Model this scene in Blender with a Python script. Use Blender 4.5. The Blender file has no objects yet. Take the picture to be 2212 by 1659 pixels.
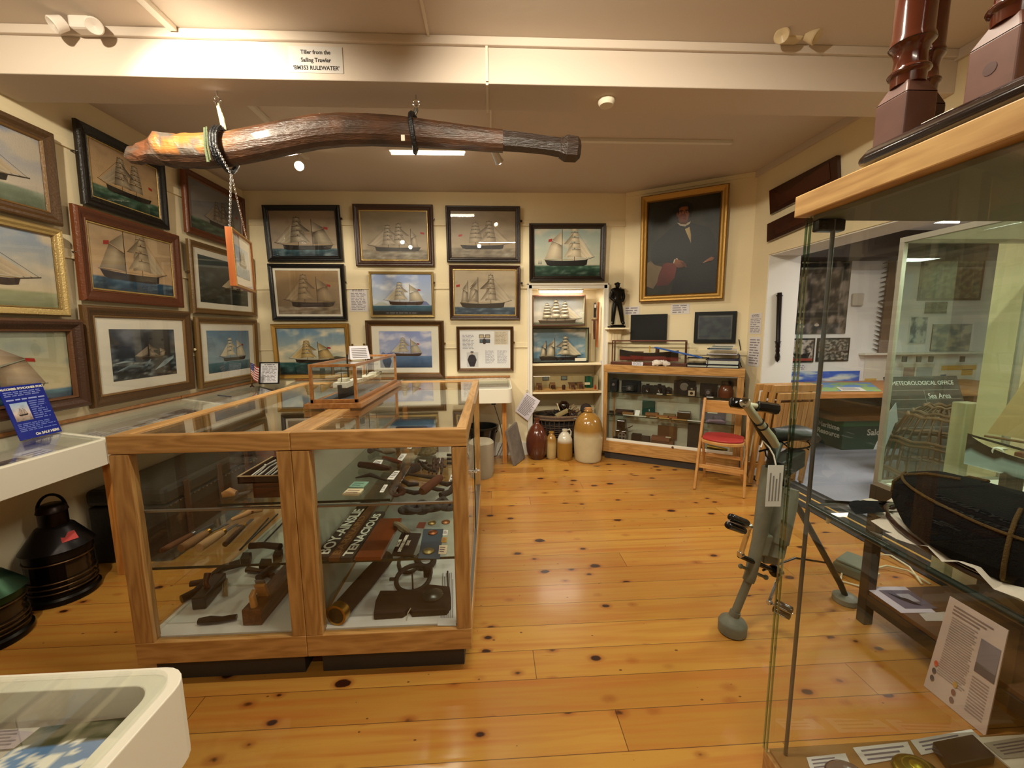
import bpy, math, random
from math import sin, cos, pi, radians, atan2, sqrt, hypot
from mathutils import Vector, Matrix, noise
V=Vector; random.seed(7)
col=bpy.context.scene.collection
# ---------------------------------------------------------------- survey of the room: camera pose and rays through photo pixels
FPX=870.94; PIT,ROL,YAW=0.1306158,-0.0095327,0.0501648
_F=V((sin(YAW)*cos(PIT),cos(YAW)*cos(PIT),-sin(PIT))); _R=V((cos(YAW),-sin(YAW),0)); _U=_R.cross(_F)
RR=cos(ROL)*_R+sin(ROL)*_U; UU=-sin(ROL)*_R+cos(ROL)*_U; CAM=V((0,0,1.4))
def ray(x,y): return (x-1106)/FPX*RR+(829.5-y)/FPX*UU+_F
def onz(x,y,z): r=ray(x,y); return CAM+r*((z-1.4)/r.z)
def ony(x,y,Y): r=ray(x,y); return CAM+r*(Y/r.y)
def onx(x,y,X): r=ray(x,y); return CAM+r*(X/r.x)
class Plane:
    def __init__(s,o,deg): s.o=V(o); a=radians(deg); s.rz=a; s.u=V((cos(a),sin(a),0)); s.n=V((sin(a),-cos(a),0))   # n points into the room
    def hit(s,x,y,off=0):
        r=ray(x,y); t=((s.o-CAM).dot(s.n)+off)/r.dot(s.n); q=CAM+r*t-s.o
        return q.dot(s.u), q.z
    def at(s,u,z,off=0): return s.o+s.u*u+s.n*off+V((0,0,z-s.o.z))
WB=Plane((0,4.45,0),0); WL=Plane((-2.5,0,0),90); WP=Plane((1.46,4.45,0),-31); WR=Plane((2.49,0,0),-90); WD=Plane((0,4.95,0),0)
# ---------------------------------------------------------------- mesh builder
class MB:
    def __init__(s): s.v=[]; s.f=[]; s.c=[]; s.sm=[]
    def add(s,vs,fs,c=(1,1,1),smooth=False,M=None):
        b=len(s.v)
        for q in vs:
            q=V(q); s.v.append(M@q if M is not None else q)
        cs=c if isinstance(c,list) else [c]*len(vs)
        s.c+=cs
        for f in fs: s.f.append([b+i for i in f]); s.sm.append(smooth)
        return s
    def box(s,a,b,c=(1,1,1),M=None):
        (x0,y0,z0),(x1,y1,z1)=a,b
        if x0>x1:x0,x1=x1,x0
        if y0>y1:y0,y1=y1,y0
        if z0>z1:z0,z1=z1,z0
        return s.add([(x0,y0,z0),(x1,y0,z0),(x1,y1,z0),(x0,y1,z0),(x0,y0,z1),(x1,y0,z1),(x1,y1,z1),(x0,y1,z1)],
          [(0,3,2,1),(4,5,6,7),(0,1,5,4),(1,2,6,5),(2,3,7,6),(3,0,4,7)],c,False,M)
    def bar(s,p,q,w,h,c=(1,1,1),up=(0,0,1)):          # rectangular bar from p to q
        p,q=V(p),V(q); d=(q-p); L=d.length; x=d.normalized(); u=V(up)
        if abs(x.dot(u))>.98: u=V((0,1,0))
        y=u.cross(x).normalized(); z=x.cross(y)
        M=Matrix((x,y,z)).transposed().to_4x4(); M.translation=p
        return s.box((0,-w/2,-h/2),(L,w/2,h/2),c,M)
    def poly(s,pts,c=(1,1,1),M=None): return s.add(pts,[tuple(range(len(pts)))],c,False,M)
    def prism(s,pts,y0,y1,c=(1,1,1),M=None):           # outline in x,z extruded along y
        n=len(pts); vs=[(x,y0,z) for x,z in pts]+[(x,y1,z) for x,z in pts]
        fs=[tuple(range(n)),tuple(range(2*n-1,n-1,-1))]+[(i,i+n,(i+1)%n+n,(i+1)%n) for i in range(n)]
        return s.add(vs,fs,c,False,M)
    def slab(s,pts,z0,z1,c=(1,1,1),M=None):            # outline in x,y extruded along z
        n=len(pts); vs=[(x,y,z0) for x,y in pts]+[(x,y,z1) for x,y in pts]
        fs=[tuple(range(n-1,-1,-1)),tuple(range(n,2*n))]+[(i,(i+1)%n,(i+1)%n+n,i+n) for i in range(n)]
        return s.add(vs,fs,c,False,M)
    def tube(s,pts,r,seg=10,c=(1,1,1),closed=False,sm=True,flat=1,M=None):
        pts=[V(p) for p in pts]; n=len(pts); rs=r if isinstance(r,(list,tuple)) else [r]*n; vs=[];pu=None
        for i,p in enumerate(pts):
            if closed: d=pts[(i+1)%n]-pts[i-1]
            else: d=pts[min(i+1,n-1)]-pts[max(i-1,0)]
            d=d.normalized() if d.length>1e-9 else V((0,0,1))
            if pu is None:
                u=V((0,0,1)) if abs(d.z)<.9 else V((1,0,0))
            else: u=pu
            u=(u-d*u.dot(d)).normalized(); pu=u; w=d.cross(u)
            for k in range(seg):
                a=2*pi*k/seg+(pi/4 if seg==4 else 0); vs.append(p+(w*cos(a)+u*sin(a)*flat)*rs[i])
        fs=[]
        for i in range(n if closed else n-1):
            j=(i+1)%n
            for k in range(seg): l=(k+1)%seg; fs.append((i*seg+k,i*seg+l,j*seg+l,j*seg+k))
        if not closed: fs+= [tuple(range(seg-1,-1,-1)),tuple(range((n-1)*seg,n*seg))]
        return s.add(vs,fs,c,sm,M)
    def lathe(s,prof,o=(0,0,0),seg=32,c=(1,1,1),axis=None,cf=None,sm=True):
        o=V(o); M=None
        if axis is not None: M=V((0,0,1)).rotation_difference(V(axis)).to_matrix().to_4x4(); M.translation=o
        else: M=Matrix.Translation(o)
        vs=[];cs=[]
        for r,z in prof:
            for k in range(seg): a=2*pi*k/seg; vs.append((r*cos(a),r*sin(a),z)); cs.append(cf(r,z) if cf else c)
        n=len(prof); fs=[(i*seg+k,i*seg+(k+1)%seg,(i+1)*seg+(k+1)%seg,(i+1)*seg+k) for i in range(n-1) for k in range(seg)]
        fs+= [tuple(range(seg-1,-1,-1)),tuple(range((n-1)*seg,n*seg))]
        return s.add(vs,fs,cs,sm,M)
    def ball(s,o,r,sc=(1,1,1),seg=16,ring=10,c=(1,1,1),M=None,jit=0):
        vs=[];fs=[]
        for i in range(ring+1):
            t=pi*i/ring
            for k in range(seg):
                a=2*pi*k/seg; q=V((sin(t)*cos(a)*sc[0],sin(t)*sin(a)*sc[1],cos(t)*sc[2]))*r
                if jit: q*=1+jit*noise.noise(q*8/r*.3+V(o)*9)
                vs.append(V(o)+q)
        fs=[(i*seg+k,(i+1)*seg+k,(i+1)*seg+(k+1)%seg,i*seg+(k+1)%seg) for i in range(ring) for k in range(seg)]
        return s.add(vs,fs,c,True,M)
    def ring(s,o,R,r,n=24,seg=8,c=(1,1,1),normal=(0,0,1),a0=0,a1=2*pi,sc=(1,1)):
        Q=V((0,0,1)).rotation_difference(V(normal)).to_matrix(); full=abs(a1-a0-2*pi)<1e-6
        m=n if full else n+1
        return s.tube([V(o)+Q@V((R*cos(a0+(a1-a0)*i/n)*sc[0],R*sin(a0+(a1-a0)*i/n)*sc[1],0)) for i in range(m)],r,seg,c,full)
def rz(a,loc=(0,0,0)): return Matrix.Translation(V(loc))@Matrix.Rotation(a,4,'Z')
def mesh(name,mb,mat,inv=None):
    me=bpy.data.meshes.new(name)
    me.from_pydata([(inv@v if inv is not None else v) for v in mb.v],[],mb.f)
    me.polygons.foreach_set('use_smooth',mb.sm)
    a=me.color_attributes.new('Col','FLOAT_COLOR','POINT'); buf=[]
    for c in mb.c: buf+= [lin(c[0]),lin(c[1]),lin(c[2]),1.0]
    a.data.foreach_set('color',buf)
    me.materials.append(mat); me.update(); me.validate()
    if any(mb.sm): me.set_sharp_from_angle(angle=radians(44))
    return me
def lin(c): return c/12.92 if c<=.04045 else ((c+.055)/1.055)**2.4
def link(name,me,parent=None,M=None):
    o=bpy.data.objects.new(name,me); col.objects.link(o)
    if parent: o.parent=parent
    elif M is not None: o.matrix_world=M
    return o
WM={}   # world matrices of things
def bevel(o,w,seg=2):
    if w: m=o.modifiers.new('bevel','BEVEL'); m.width=w; m.segments=seg; m.limit_method='ANGLE'; m.angle_limit=radians(40)
def thing(name,label,cat,loc=(0,0,0),rot=0,group=None,M=None):
    o=bpy.data.objects.new(name,None); col.objects.link(o); o.empty_display_size=.05
    if M is None: M=rz(rot,loc)
    o.matrix_world=M; WM[o.name]=M; o['label']=label; o['category']=cat
    if group: o['group']=group
    return o
def part(name,mb,mat,parent,world=False,bv=0,label=None,kind=None):
    inv=None
    if world:
        p=parent; inv=WM[p.name].inverted() if p.name in WM else WM[p.parent.name].inverted()
    o=link(name,mesh(name,mb,mat,inv),parent); bevel(o,bv)
    if label:o['label']=label
    if kind:o['kind']=kind
    return o
def solo(name,mb,mat,label,cat,loc=None,rot=0,group=None,bv=0,world=True,M=None,kind=None):
    if M is None: M=rz(rot,loc if loc is not None else (sum((v for v in mb.v),V((0,0,0)))/len(mb.v)))
    o=link(name,mesh(name,mb,mat,M.inverted() if world else None),None,M); bevel(o,bv); WM[o.name]=M
    o['label']=label; o['category']=cat
    if group:o['group']=group
    if kind:o['kind']=kind
    return o
def struct(name,mb,mat,bv=0):
    o=link(name,mesh(name,mb,mat)); o['kind']='structure'; bevel(o,bv); return o
def frameM(o,deg,tilt=0,roll=0): return rz(radians(deg),o)@Matrix.Rotation(radians(roll),4,'Y')@Matrix.Rotation(radians(tilt),4,'X')
# ---------------------------------------------------------------- materials
MT={}
def pm(name,c=(.5,.5,.5),rough=.5,metal=0,vc=False,spec=.5,coat=0,emit=None,es=0,bump=0,bs=40,alpha=1,var=0,vs=8,stretch=None,tr=0):
    m=bpy.data.materials.new(name); m.use_nodes=True; nt=m.node_tree; N=nt.nodes; L=nt.links
    b=N['Principled BSDF']; b.inputs['Roughness'].default_value=rough; b.inputs['Metallic'].default_value=metal
    b.inputs['Specular IOR Level'].default_value=spec; b.inputs['Coat Weight'].default_value=coat; b.inputs['Coat Roughness'].default_value=.08
    if tr: b.inputs['Transmission Weight'].default_value=tr
    rgb=(lin(c[0]),lin(c[1]),lin(c[2]),1); src=None
    if vc:
        a=N.new('ShaderNodeAttribute'); a.attribute_name='Col'; src=a.outputs['Color']
    if var or bump:
        tc=N.new('ShaderNodeTexCoord'); mp=N.new('ShaderNodeMapping'); L.new(tc.outputs['Object'],mp.inputs[0])
        if stretch: mp.inputs['Scale'].default_value=stretch
    if var:
        n=N.new('ShaderNodeTexNoise'); n.inputs['Scale'].default_value=vs; n.inputs['Detail'].default_value=5; L.new(mp.outputs[0],n.inputs[0])
        mr=N.new('ShaderNodeMapRange'); mr.inputs[1].default_value=.3; mr.inputs[2].default_value=.7; mr.inputs[3].default_value=1-var; mr.inputs[4].default_value=1+var*.6; L.new(n.outputs[0],mr.inputs[0])
        mx=N.new('ShaderNodeVectorMath'); mx.operation='SCALE'
        if src: L.new(src,mx.inputs[0])
        else: mx.inputs[0].default_value=rgb[:3]
        L.new(mr.outputs[0],mx.inputs['Scale']); src=mx.outputs[0]
    if src: L.new(src,b.inputs['Base Color'])
    else: b.inputs['Base Color'].default_value=rgb
    if bump:
        n2=N.new('ShaderNodeTexNoise'); n2.inputs['Scale'].default_value=bs; n2.inputs['Detail'].default_value=4; L.new(mp.outputs[0],n2.inputs[0])
        bp=N.new('ShaderNodeBump'); bp.inputs['Strength'].default_value=bump; bp.inputs['Distance'].default_value=.01; L.new(n2.outputs[0],bp.inputs['Height']); L.new(bp.outputs[0],b.inputs['Normal'])
    if emit: b.inputs['Emission Color'].default_value=(*[lin(x) for x in emit],1); b.inputs['Emission Strength'].default_value=es
    MT[name]=m; return m
def wood(name,c1,c2,axis='X',scale=1,rough=.4,coat=0,ring=14,spec=.5):
    m=bpy.data.materials.new(name); m.use_nodes=True; nt=m.node_tree; N=nt.nodes; L=nt.links; b=N['Principled BSDF']
    tc=N.new('ShaderNodeTexCoord'); mp=N.new('ShaderNodeMapping'); L.new(tc.outputs['Object'],mp.inputs[0])
    s={'X':(.6,5,5),'Y':(5,.6,5),'Z':(5,5,.6)}[axis]; mp.inputs['Scale'].default_value=[k*scale for k in s]
    n=N.new('ShaderNodeTexNoise'); n.inputs['Scale'].default_value=2; n.inputs['Detail'].default_value=3; L.new(mp.outputs[0],n.inputs[0])
    w=N.new('ShaderNodeMath'); w.operation='MULTIPLY'; w.inputs[1].default_value=ring; L.new(n.outputs[0],w.inputs[0])
    f=N.new('ShaderNodeMath'); f.operation='PINGPONG'; f.inputs[1].default_value=1; L.new(w.outputs[0],f.inputs[0])
    n2=N.new('ShaderNodeTexNoise'); n2.inputs['Scale'].default_value=30; n2.inputs['Detail'].default_value=6; L.new(mp.outputs[0],n2.inputs[0])
    ad=N.new('ShaderNodeMath'); ad.operation='MULTIPLY_ADD'; L.new(n2.outputs[0],ad.inputs[0]); ad.inputs[1].default_value=.8; L.new(f.outputs[0],ad.inputs[2])
    cr=N.new('ShaderNodeMapRange'); cr.inputs[1].default_value=.2; cr.inputs[2].default_value=1.5; L.new(ad.outputs[0],cr.inputs[0])
    mx=N.new('ShaderNodeMix'); mx.data_type='RGBA'; L.new(cr.outputs[0],mx.inputs[0])
    mx.inputs[6].default_value=(*[lin(x) for x in c1],1); mx.inputs[7].default_value=(*[lin(x) for x in c2],1)
    L.new(mx.outputs[2],b.inputs['Base Color']); b.inputs['Roughness'].default_value=rough; b.inputs['Coat Weight'].default_value=coat; b.inputs['Specular IOR Level'].default_value=spec
    MT[name]=m; return m
def glassmat(name,tint=(.97,.985,.97),rough=0,f0=.055,boost=1):
    m=bpy.data.materials.new(name); m.use_nodes=True; nt=m.node_tree; N=nt.nodes; L=nt.links
    N.remove(N['Principled BSDF']); o=N['Material Output']
    t=N.new('ShaderNodeBsdfTransparent'); t.inputs[0].default_value=(*tint,1)
    g=N.new('ShaderNodeBsdfGlossy'); g.inputs['Roughness'].default_value=rough; g.inputs[0].default_value=(boost,boost,boost,1)
    lw=N.new('ShaderNodeLayerWeight'); lw.inputs[0].default_value=.5
    pw=N.new('ShaderNodeMath'); pw.operation='POWER'; pw.inputs[1].default_value=4.2; L.new(lw.outputs['Facing'],pw.inputs[0]); fr=N.new('ShaderNodeMath'); fr.operation='MULTIPLY_ADD'; fr.inputs[1].default_value=.90; fr.inputs[2].default_value=f0; L.new(pw.outputs[0],fr.inputs[0])
    mx=N.new('ShaderNodeMixShader'); L.new(fr.outputs[0],mx.inputs[0]); L.new(t.outputs[0],mx.inputs[1]); L.new(g.outputs[0],mx.inputs[2]); L.new(mx.outputs[0],o.inputs[0])
    MT[name]=m; return m
PAINT=pm('painted_surface',vc=True,rough=.45); PLAIN=pm('matt_painted',vc=True,rough=.8,spec=.3); GLOSS=pm('glossy_painted',vc=True,rough=.18)
METC=pm('coloured_metal',vc=True,rough=.35,metal=.85); OILP=pm('varnished_oil_paint',vc=True,spec=.3,rough=.38,bump=.15,bs=160); IRON=pm('rusty_iron',vc=True,rough=.7,metal=.2,var=.35,vs=30,bump=.5,bs=60)
GLASS=glassmat('clear_glass'); GGREEN=glassmat('green_edge_glass',(.80,.90,.84)); GTHIN=glassmat('picture_glass',(.99,.99,.99)); ACRY=glassmat('acrylic',(.95,.96,.95))
GSMOKE=glassmat('tinted_shelf_glass',(.84,.89,.87),f0=.03)
ASH=wood('ash_wood',(.77,.59,.35),(.63,.45,.23),'X',1,.4,.2,20); ASHZ=wood('ash_wood_upright',(.74,.57,.34),(.60,.43,.23),'Z',1,.4,.2,20); ASHY=wood('ash_wood_deep',(.80,.62,.38),(.66,.48,.26),'Y',1,.4,.2,20)
PINE=wood('pine_wood',(.80,.56,.28),(.68,.42,.18),'Z',1,.45); BEECH=wood('beech_wood',(.78,.58,.34),(.70,.49,.26),'Z',1,.3,.4); BEECHX=wood('beech_wood_cross',(.80,.60,.36),(.72,.51,.28),'X',1,.3,.4)
DARKW=wood('dark_stained_wood',(.16,.09,.06),(.09,.05,.035),'X',1,.35,.3); MAHO=wood('mahogany_wood',(.40,.19,.09),(.24,.10,.05),'X',1,.35,.3); MAHOZ=wood('mahogany_wood_upright',(.38,.17,.10),(.20,.08,.05),'Z',1,.22,.6)
CHESTW=wood('chest_wood',(.42,.2,.1),(.28,.12,.06),'Y',1,.45); BLKEN=pm('black_enamel',(.05,.05,.05),.35); CHROME=pm('chrome',(.85,.85,.85),.12,1); STEEL=pm('brushed_steel',(.62,.62,.62),.35,1)
BRASS=pm('brass',(.72,.55,.25),.3,1); WALLM=pm('cream_wall_paint',(.90,.84,.70),.85,spec=.2,bump=.12,bs=25,var=.025,vs=2); CEIL=pm('ceiling_paint',(.80,.745,.69),.9,spec=.1,bump=.05,bs=20)
WHITEP=pm('white_gloss_paint',(.90,.88,.83),.35); WHITEM=pm('white_matt_paint',(.88,.87,.84),.7,spec=.2); PAPER=pm('white_paper',(.90,.89,.88),.8,spec=.2); CASEW=pm('off_white_case_paint',(.88,.855,.79),.4)
LININ=pm('grey_lining',(.64,.64,.57),.8); DGREY=pm('dark_grey_plinth',(.20,.18,.165),.6)
# ---------------------------------------------------------------- writing
def textmesh(name,body,size,mat,M,parent=None,align='CENTER',extr=0.0003,shear=0,bold=0,sx=1,lsp=1):
    cu=bpy.data.curves.new(name,'FONT'); cu.body=body; cu.size=size; cu.align_x=align; cu.align_y='CENTER'; cu.extrude=extr; cu.shear=shear; cu.offset=bold; cu.space_line=lsp; cu.resolution_u=3
    tmp=bpy.data.objects.new('tmp',cu); col.objects.link(tmp); dg=bpy.context.evaluated_depsgraph_get(); dg.update()
    me=bpy.data.meshes.new_from_object(tmp.evaluated_get(dg)); bpy.data.objects.remove(tmp); bpy.data.curves.remove(cu)
    me.transform(Matrix.Diagonal((sx,1,1,1))); me.name=name; me.materials.clear(); me.materials.append(mat)
    o=bpy.data.objects.new(name,me); col.objects.link(o); me.transform(M)
    if parent: o.parent=parent
    return o
STAND=Matrix.Rotation(pi/2,4,'X')      # text standing in x,z facing -y
INK=pm('black_ink',(.10,.09,.10),.6); INKG=pm('grey_ink',(.45,.43,.45),.8); WINK=pm('white_lettering',(.86,.85,.78),.6); GOLDL=pm('faded_gold_lettering',(.50,.33,.14),.5); BROWNL=pm('brown_lettering',(.42,.2,.08),.6)
def lines(mb,x0,x1,z0,z1,n,c=(.5,.48,.5),y=-.0006,th=.45,ragged=.15,M=None,step=None):   # rows of small print as fine ruled dashes of word-shaped ink
    h=(z1-z0)/n
    for i in range(n):
        z=z1-h*(i+.5); x=x0; xe=x1-(random.random()*ragged*(x1-x0) if i%4!=3 else .4*(x1-x0)*random.random())
        while x<xe:
            w=min(h*random.uniform(1.2,4.2),xe-x)
            mb.add([(x,y,z-h*th/2),(x+w,y,z-h*th/2),(x+w,y,z+h*th/2),(x,y,z+h*th/2)],[(0,1,2,3)],c,M=M); x+=w+h*.6
def sheet(w,h,n,c=(.88,.87,.88),t=.0012,title=True,ink=(.5,.47,.5),M=None,box=None):
    mb=MB(); mb.box((-w/2,-t,0),(w/2,0,h),c,M=M)
    if title: lines(mb,-w*.3,w*.3,h*.9,h*.96,1,(.3,.28,.3),-t-.0004,.6,M=M)
    if n: lines(mb,-w*.42,w*.42,h*.06,h*(.86 if title else .94),n,ink,-t-.0004,M=M)
    return mb
# ---------------------------------------------------------------- ship painting generator (mesh of small painted patches)
def mixc(a,b,t): return tuple(a[i]*(1-t)+b[i]*t for i in range(3))
def gridbg(mb,w,h,hor,sky,sea,seed=0,cloud=None,cs=3.5,wave=.25,nx=44,nz=32,M=None,storm=0):
    vs=[];cs_=[]
    for j in range(nz+1):
        for i in range(nx+1):
            x=(i/nx-.5)*w; z=j/nz*h; vs.append((x,0,z))
            t=j/nz
            if t>=hor:
                k=(t-hor)/(1-hor); c=mixc(sky[0],sky[1],k)
                n=noise.fractal(V((x/w*cs,z/w*cs*2.2,seed)),1,2,4)*1.0
                if cloud: c=mixc(c,cloud,max(0,min(1,n*1.6+.1)))
                else: c=mixc(c,(c[0]*.85,c[1]*.85,c[2]*.85),max(0,min(1,n)))
            else:
                k=t/max(hor,.01); c=mixc(sea[0],sea[1],k)
                n=noise.fractal(V((x/w*7,z/w*28,seed+5)),1,2,4); n2=max(0,n)*wave*2
                c=mixc(c,(.75,.78,.75),min(.8,n2)) if n>0 else mixc(c,(0.02,.04,.05),min(.5,-n*wave*1.5))
            cs_.append(c)
    fs=[(j*(nx+1)+i,j*(nx+1)+i+1,(j+1)*(nx+1)+i+1,(j+1)*(nx+1)+i) for j in range(nz) for i in range(nx)]
    mb.add(vs,fs,cs_,False,M)
def ship(mb,x0,L,z0,H,kind='brigantine',s=1,sail=(.72,.63,.5),hull=(.12,.09,.08),flag=True,M=None,d=.0005,masts=None,shade=.5,relief=0,flagc=(.6,.15,.12)):
    """x0 stern-side end, L length incl. bowsprit, z0 waterline, H height, s=+1 bow to the right"""
    X=lambda t: x0+L*(t if s>0 else 1-t)
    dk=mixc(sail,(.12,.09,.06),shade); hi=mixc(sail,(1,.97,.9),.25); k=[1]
    def P(pts,cs):
        k[0]+=1; y=-d*(1+k[0]*.04)
        mb.add([(X(a),y-(relief*.6 if relief else 0),z0+H*b) for a,b in pts],[tuple(range(len(pts)))],cs if isinstance(cs,list) else [cs]*len(pts),False,M)
    def sailq(a,b,c,e,belly=.25):   # a bottom-left b bottom-right c top-right e top-left with curved foot, shaded
        n=6; vs=[];cc=[];k[0]+=1; y=-d*(1+k[0]*.04)
        for j in range(5):
            v=j/4
            for i in range(n+1):
                u=i/n; p0=(a[0]*(1-u)+b[0]*u,a[1]*(1-u)+b[1]*u); p1=(e[0]*(1-u)+c[0]*u,e[1]*(1-u)+c[1]*u)
                hh=abs(p1[1]-p0[1]); px=p0[0]*(1-v)+p1[0]*v; pz=p0[1]*(1-v)+p1[1]*v+(1-v)*belly*hh*(4*u*(1-u))*.5
                bl=relief*sin(pi*v)*sin(pi*u)
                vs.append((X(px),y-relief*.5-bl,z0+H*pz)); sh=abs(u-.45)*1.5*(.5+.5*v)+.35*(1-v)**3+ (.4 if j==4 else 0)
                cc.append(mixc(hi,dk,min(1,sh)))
        fs=[(j*(n+1)+i,j*(n+1)+i+1,(j+1)*(n+1)+i+1,(j+1)*(n+1)+i) for j in range(4) for i in range(n)]
        mb.add(vs,fs,cc,relief>0,M)
    def line(p,q,w=.004,c=(.2,.15,.1)):
        pa=V((X(p[0]),0,z0+H*p[1])); pb=V((X(q[0]),0,z0+H*q[1])); dd=(pb-pa); nn=V((-dd.z,0,dd.x)).normalized()*w*L*.5; k[0]+=1; y=V((0,-d*(1+k[0]*.04)-relief*.5,0))
        mb.add([pa-nn+y,pb-nn+y,pb+nn+y,pa+nn+y],[(0,1,2,3)],c,False,M)
    K={'ship':[('s',.22,.86),('s',.42,1),('s',.62,.92)],'barque':[('f',.2,.8),('s',.42,1),('s',.62,.94)],'brig':[('s',.32,.95),('s',.58,1)],
       'brigantine':[('f',.36,.92),('s',.6,1)],'schooner':[('f',.34,.95),('t',.58,.98)],'barquentine':[('f',.17,.8),('f',.36,.9),('s',.6,1)],'ketch':[('f',.15,.7),('f',.5,1)]}[kind]
    hb=.13   # hull top
    for i,(t,mx,mh) in enumerate(K): line((mx,.08),(mx+.0,mh),.010 if relief==0 else .014)
    line((.78,hb),(1,hb+.10),.009); fm=K[-1]
    for i in range(3): line((fm[1],fm[2]*(.95-.2*i)),(.99-.05*i,hb+.09-.01*i),.0025)
    for i in range(3):   # jibs
        tx=.97-.06*i; sailj=[(fm[1]+.05+.012*i,hb+.10),(tx-.02,hb+.10-.015*i),(fm[1]+.035,fm[2]*(.80-.17*i))]
        P(sailj,[dk,hi,mixc(hi,dk,.3)])
    for i,(t,mx,mh) in enumerate(K):
        w=.105 if len(K)==3 else .135
        if t in 's':
            lv=5 if mh>.85 else 4; top=mh*.97; bot=.2
            zz=[bot+(top-bot)*q for q in (0,.3,.5,.68,.84,1)]
            for j in range(5):
                wa=w*(1-.12*j)*1.0; wb=w*(1-.12*(j+1))*1.0
                sailq((mx-wa,zz[j]+.012),(mx+wa,zz[j]+.012),(mx+wb,zz[j+1]-.012),(mx-wb,zz[j+1]-.012)); line((mx-wb,zz[j+1]-.008),(mx+wb,zz[j+1]-.008),.006)
        else:
            bx=mx-(.19 if i>0 or len(K)==2 else .13); gx=mx-(.13 if i>0 or len(K)==2 else .09); 
            if i==0 and len(K)==2: bx=mx-.34; gx=mx-.2
            bx=max(bx,.01)
            sailq((bx,.17),(mx-.008,.17),(mx-.008,mh*.55),(gx,mh*.68),0.1); line((bx-.02,.16),(mx,.16),.006); line((mx,mh*.55),(gx-.02,mh*.70),.006)
            P([(gx,mh*.71),(mx-.008,mh*.6),(mx-.006,mh*.95)],[dk,hi,mixc(hi,dk,.5)])
            if t=='t':
                sailq((mx-.10,.60),(mx+.12,.60),(mx+.09,.76),(mx-.075,.76)); sailq((mx-.075,.78),(mx+.09,.78),(mx+.06,.92),(mx-.05,.92))
        if i>0:  # staysails between masts
            pm_=K[i-1][1]
            P([(pm_+.035,.22),(mx-.06,.3),(mx-.02,mh*.62)],[mixc(hi,dk,.5),hi,dk]); P([(pm_+.03,.55),(mx-.09,.55),(mx-.012,mh*.85)],[dk,mixc(hi,dk,.3),dk])
    # hull
    ys=-d*3-relief; n=12; top=[(.02+.84*i/n, hb+.035*abs(i/n-.45)**1.6*2.2) for i in range(n+1)]; bot=[(.845-.78*i/n,(.0 if i not in(0,n) else .03)) for i in range(n+1)]
    if relief: mb.prism([(X(a),z0+H*b) for a,b in top+bot],-relief*1.3,0,hull,M)
    else: mb.add([(X(a),ys,z0+H*b) for a,b in top+bot],[tuple(range(2*n+2))],hull,False,M)
    line((.03,hb+.02),(.86,hb+.05),.006,(.6,.5,.35))
    if flag:
        fx=(K[0][1]-.2) if K[0][0]=='f' else .06; fx=max(.02,fx); fz=.62 if K[0][0]=='f' else .45
        P([(fx,fz),(fx-.07,fz-.02),(fx-.065,fz+.05),(fx+.005,fz+.07)],flagc)
# ---------------------------------------------------------------- framed pictures
def sweep(w,h,prof,c=None,cz0=0):
    mb=MB(); z=h/2+cz0; vs=[];cs=[]
    for i,(dd,t,*cc) in enumerate(prof):
        for sx,sz in ((-1,-1),(1,-1),(1,1),(-1,1)): vs.append((sx*(w/2-dd),-t,z+sz*(h/2-dd))); cs.append(cc[0] if cc else c)
    n=len(prof); fs=[(i*4+k,i*4+(k+1)%4,(i+1)*4+(k+1)%4,(i+1)*4+k) for i in range(n-1) for k in range(4)]
    # flat shading needs own verts per strip for crisp colour
    for i in range(n-1):
        for k in range(4):
            a,b,c2,d2=fs[i*4+k]; mb.add([vs[a],vs[b],vs[c2],vs[d2]],[(0,1,2,3)],cs[c2])
    return mb
FR={ # profile colours: outer, mid, inner
 'black':((.10,.075,.055),(.06,.045,.035),(.13,.10,.07)),'dark':((.16,.10,.07),(.12,.075,.05),(.22,.15,.10)),'brown':((.27,.15,.09),(.21,.12,.07),(.32,.19,.11)),
 'red':((.42,.22,.10),(.34,.17,.08),(.40,.23,.11)),'umber':((.36,.25,.12),(.30,.20,.09),(.44,.32,.16)),'gold':((.55,.40,.17),(.70,.54,.26),(.50,.36,.15)),'gilt':((.62,.52,.32),(.72,.62,.40),(.55,.45,.26)),'bronze':((.36,.26,.13),(.30,.20,.10),(.52,.38,.18)),
 'antique':((.30,.19,.12),(.25,.15,.09),(.36,.23,.13)),'olive':((.42,.31,.15),(.38,.27,.12),(.52,.40,.2))}
def rect_from(plane,c,off):
    P=[plane.hit(x,y,off) for x,y in c]     # TL TR BR BL
    u0=(P[0][0]+P[3][0])/2; u1=(P[1][0]+P[2][0])/2; z1=(P[0][1]+P[1][1])/2; z0=(P[2][1]+P[3][1])/2
    ro=math.degrees(atan2((P[1][1]-P[0][1]+P[2][1]-P[3][1])/2,u1-u0))
    return (u0+u1)/2,z0,u1-u0,z1-z0,-ro
FRM=pm('moulded_picture_frame',vc=True,rough=.38,bump=.25,bs=90); FRG=pm('gilded_frame',vc=True,rough=.35,metal=.45,bump=.3,bs=120)
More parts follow.
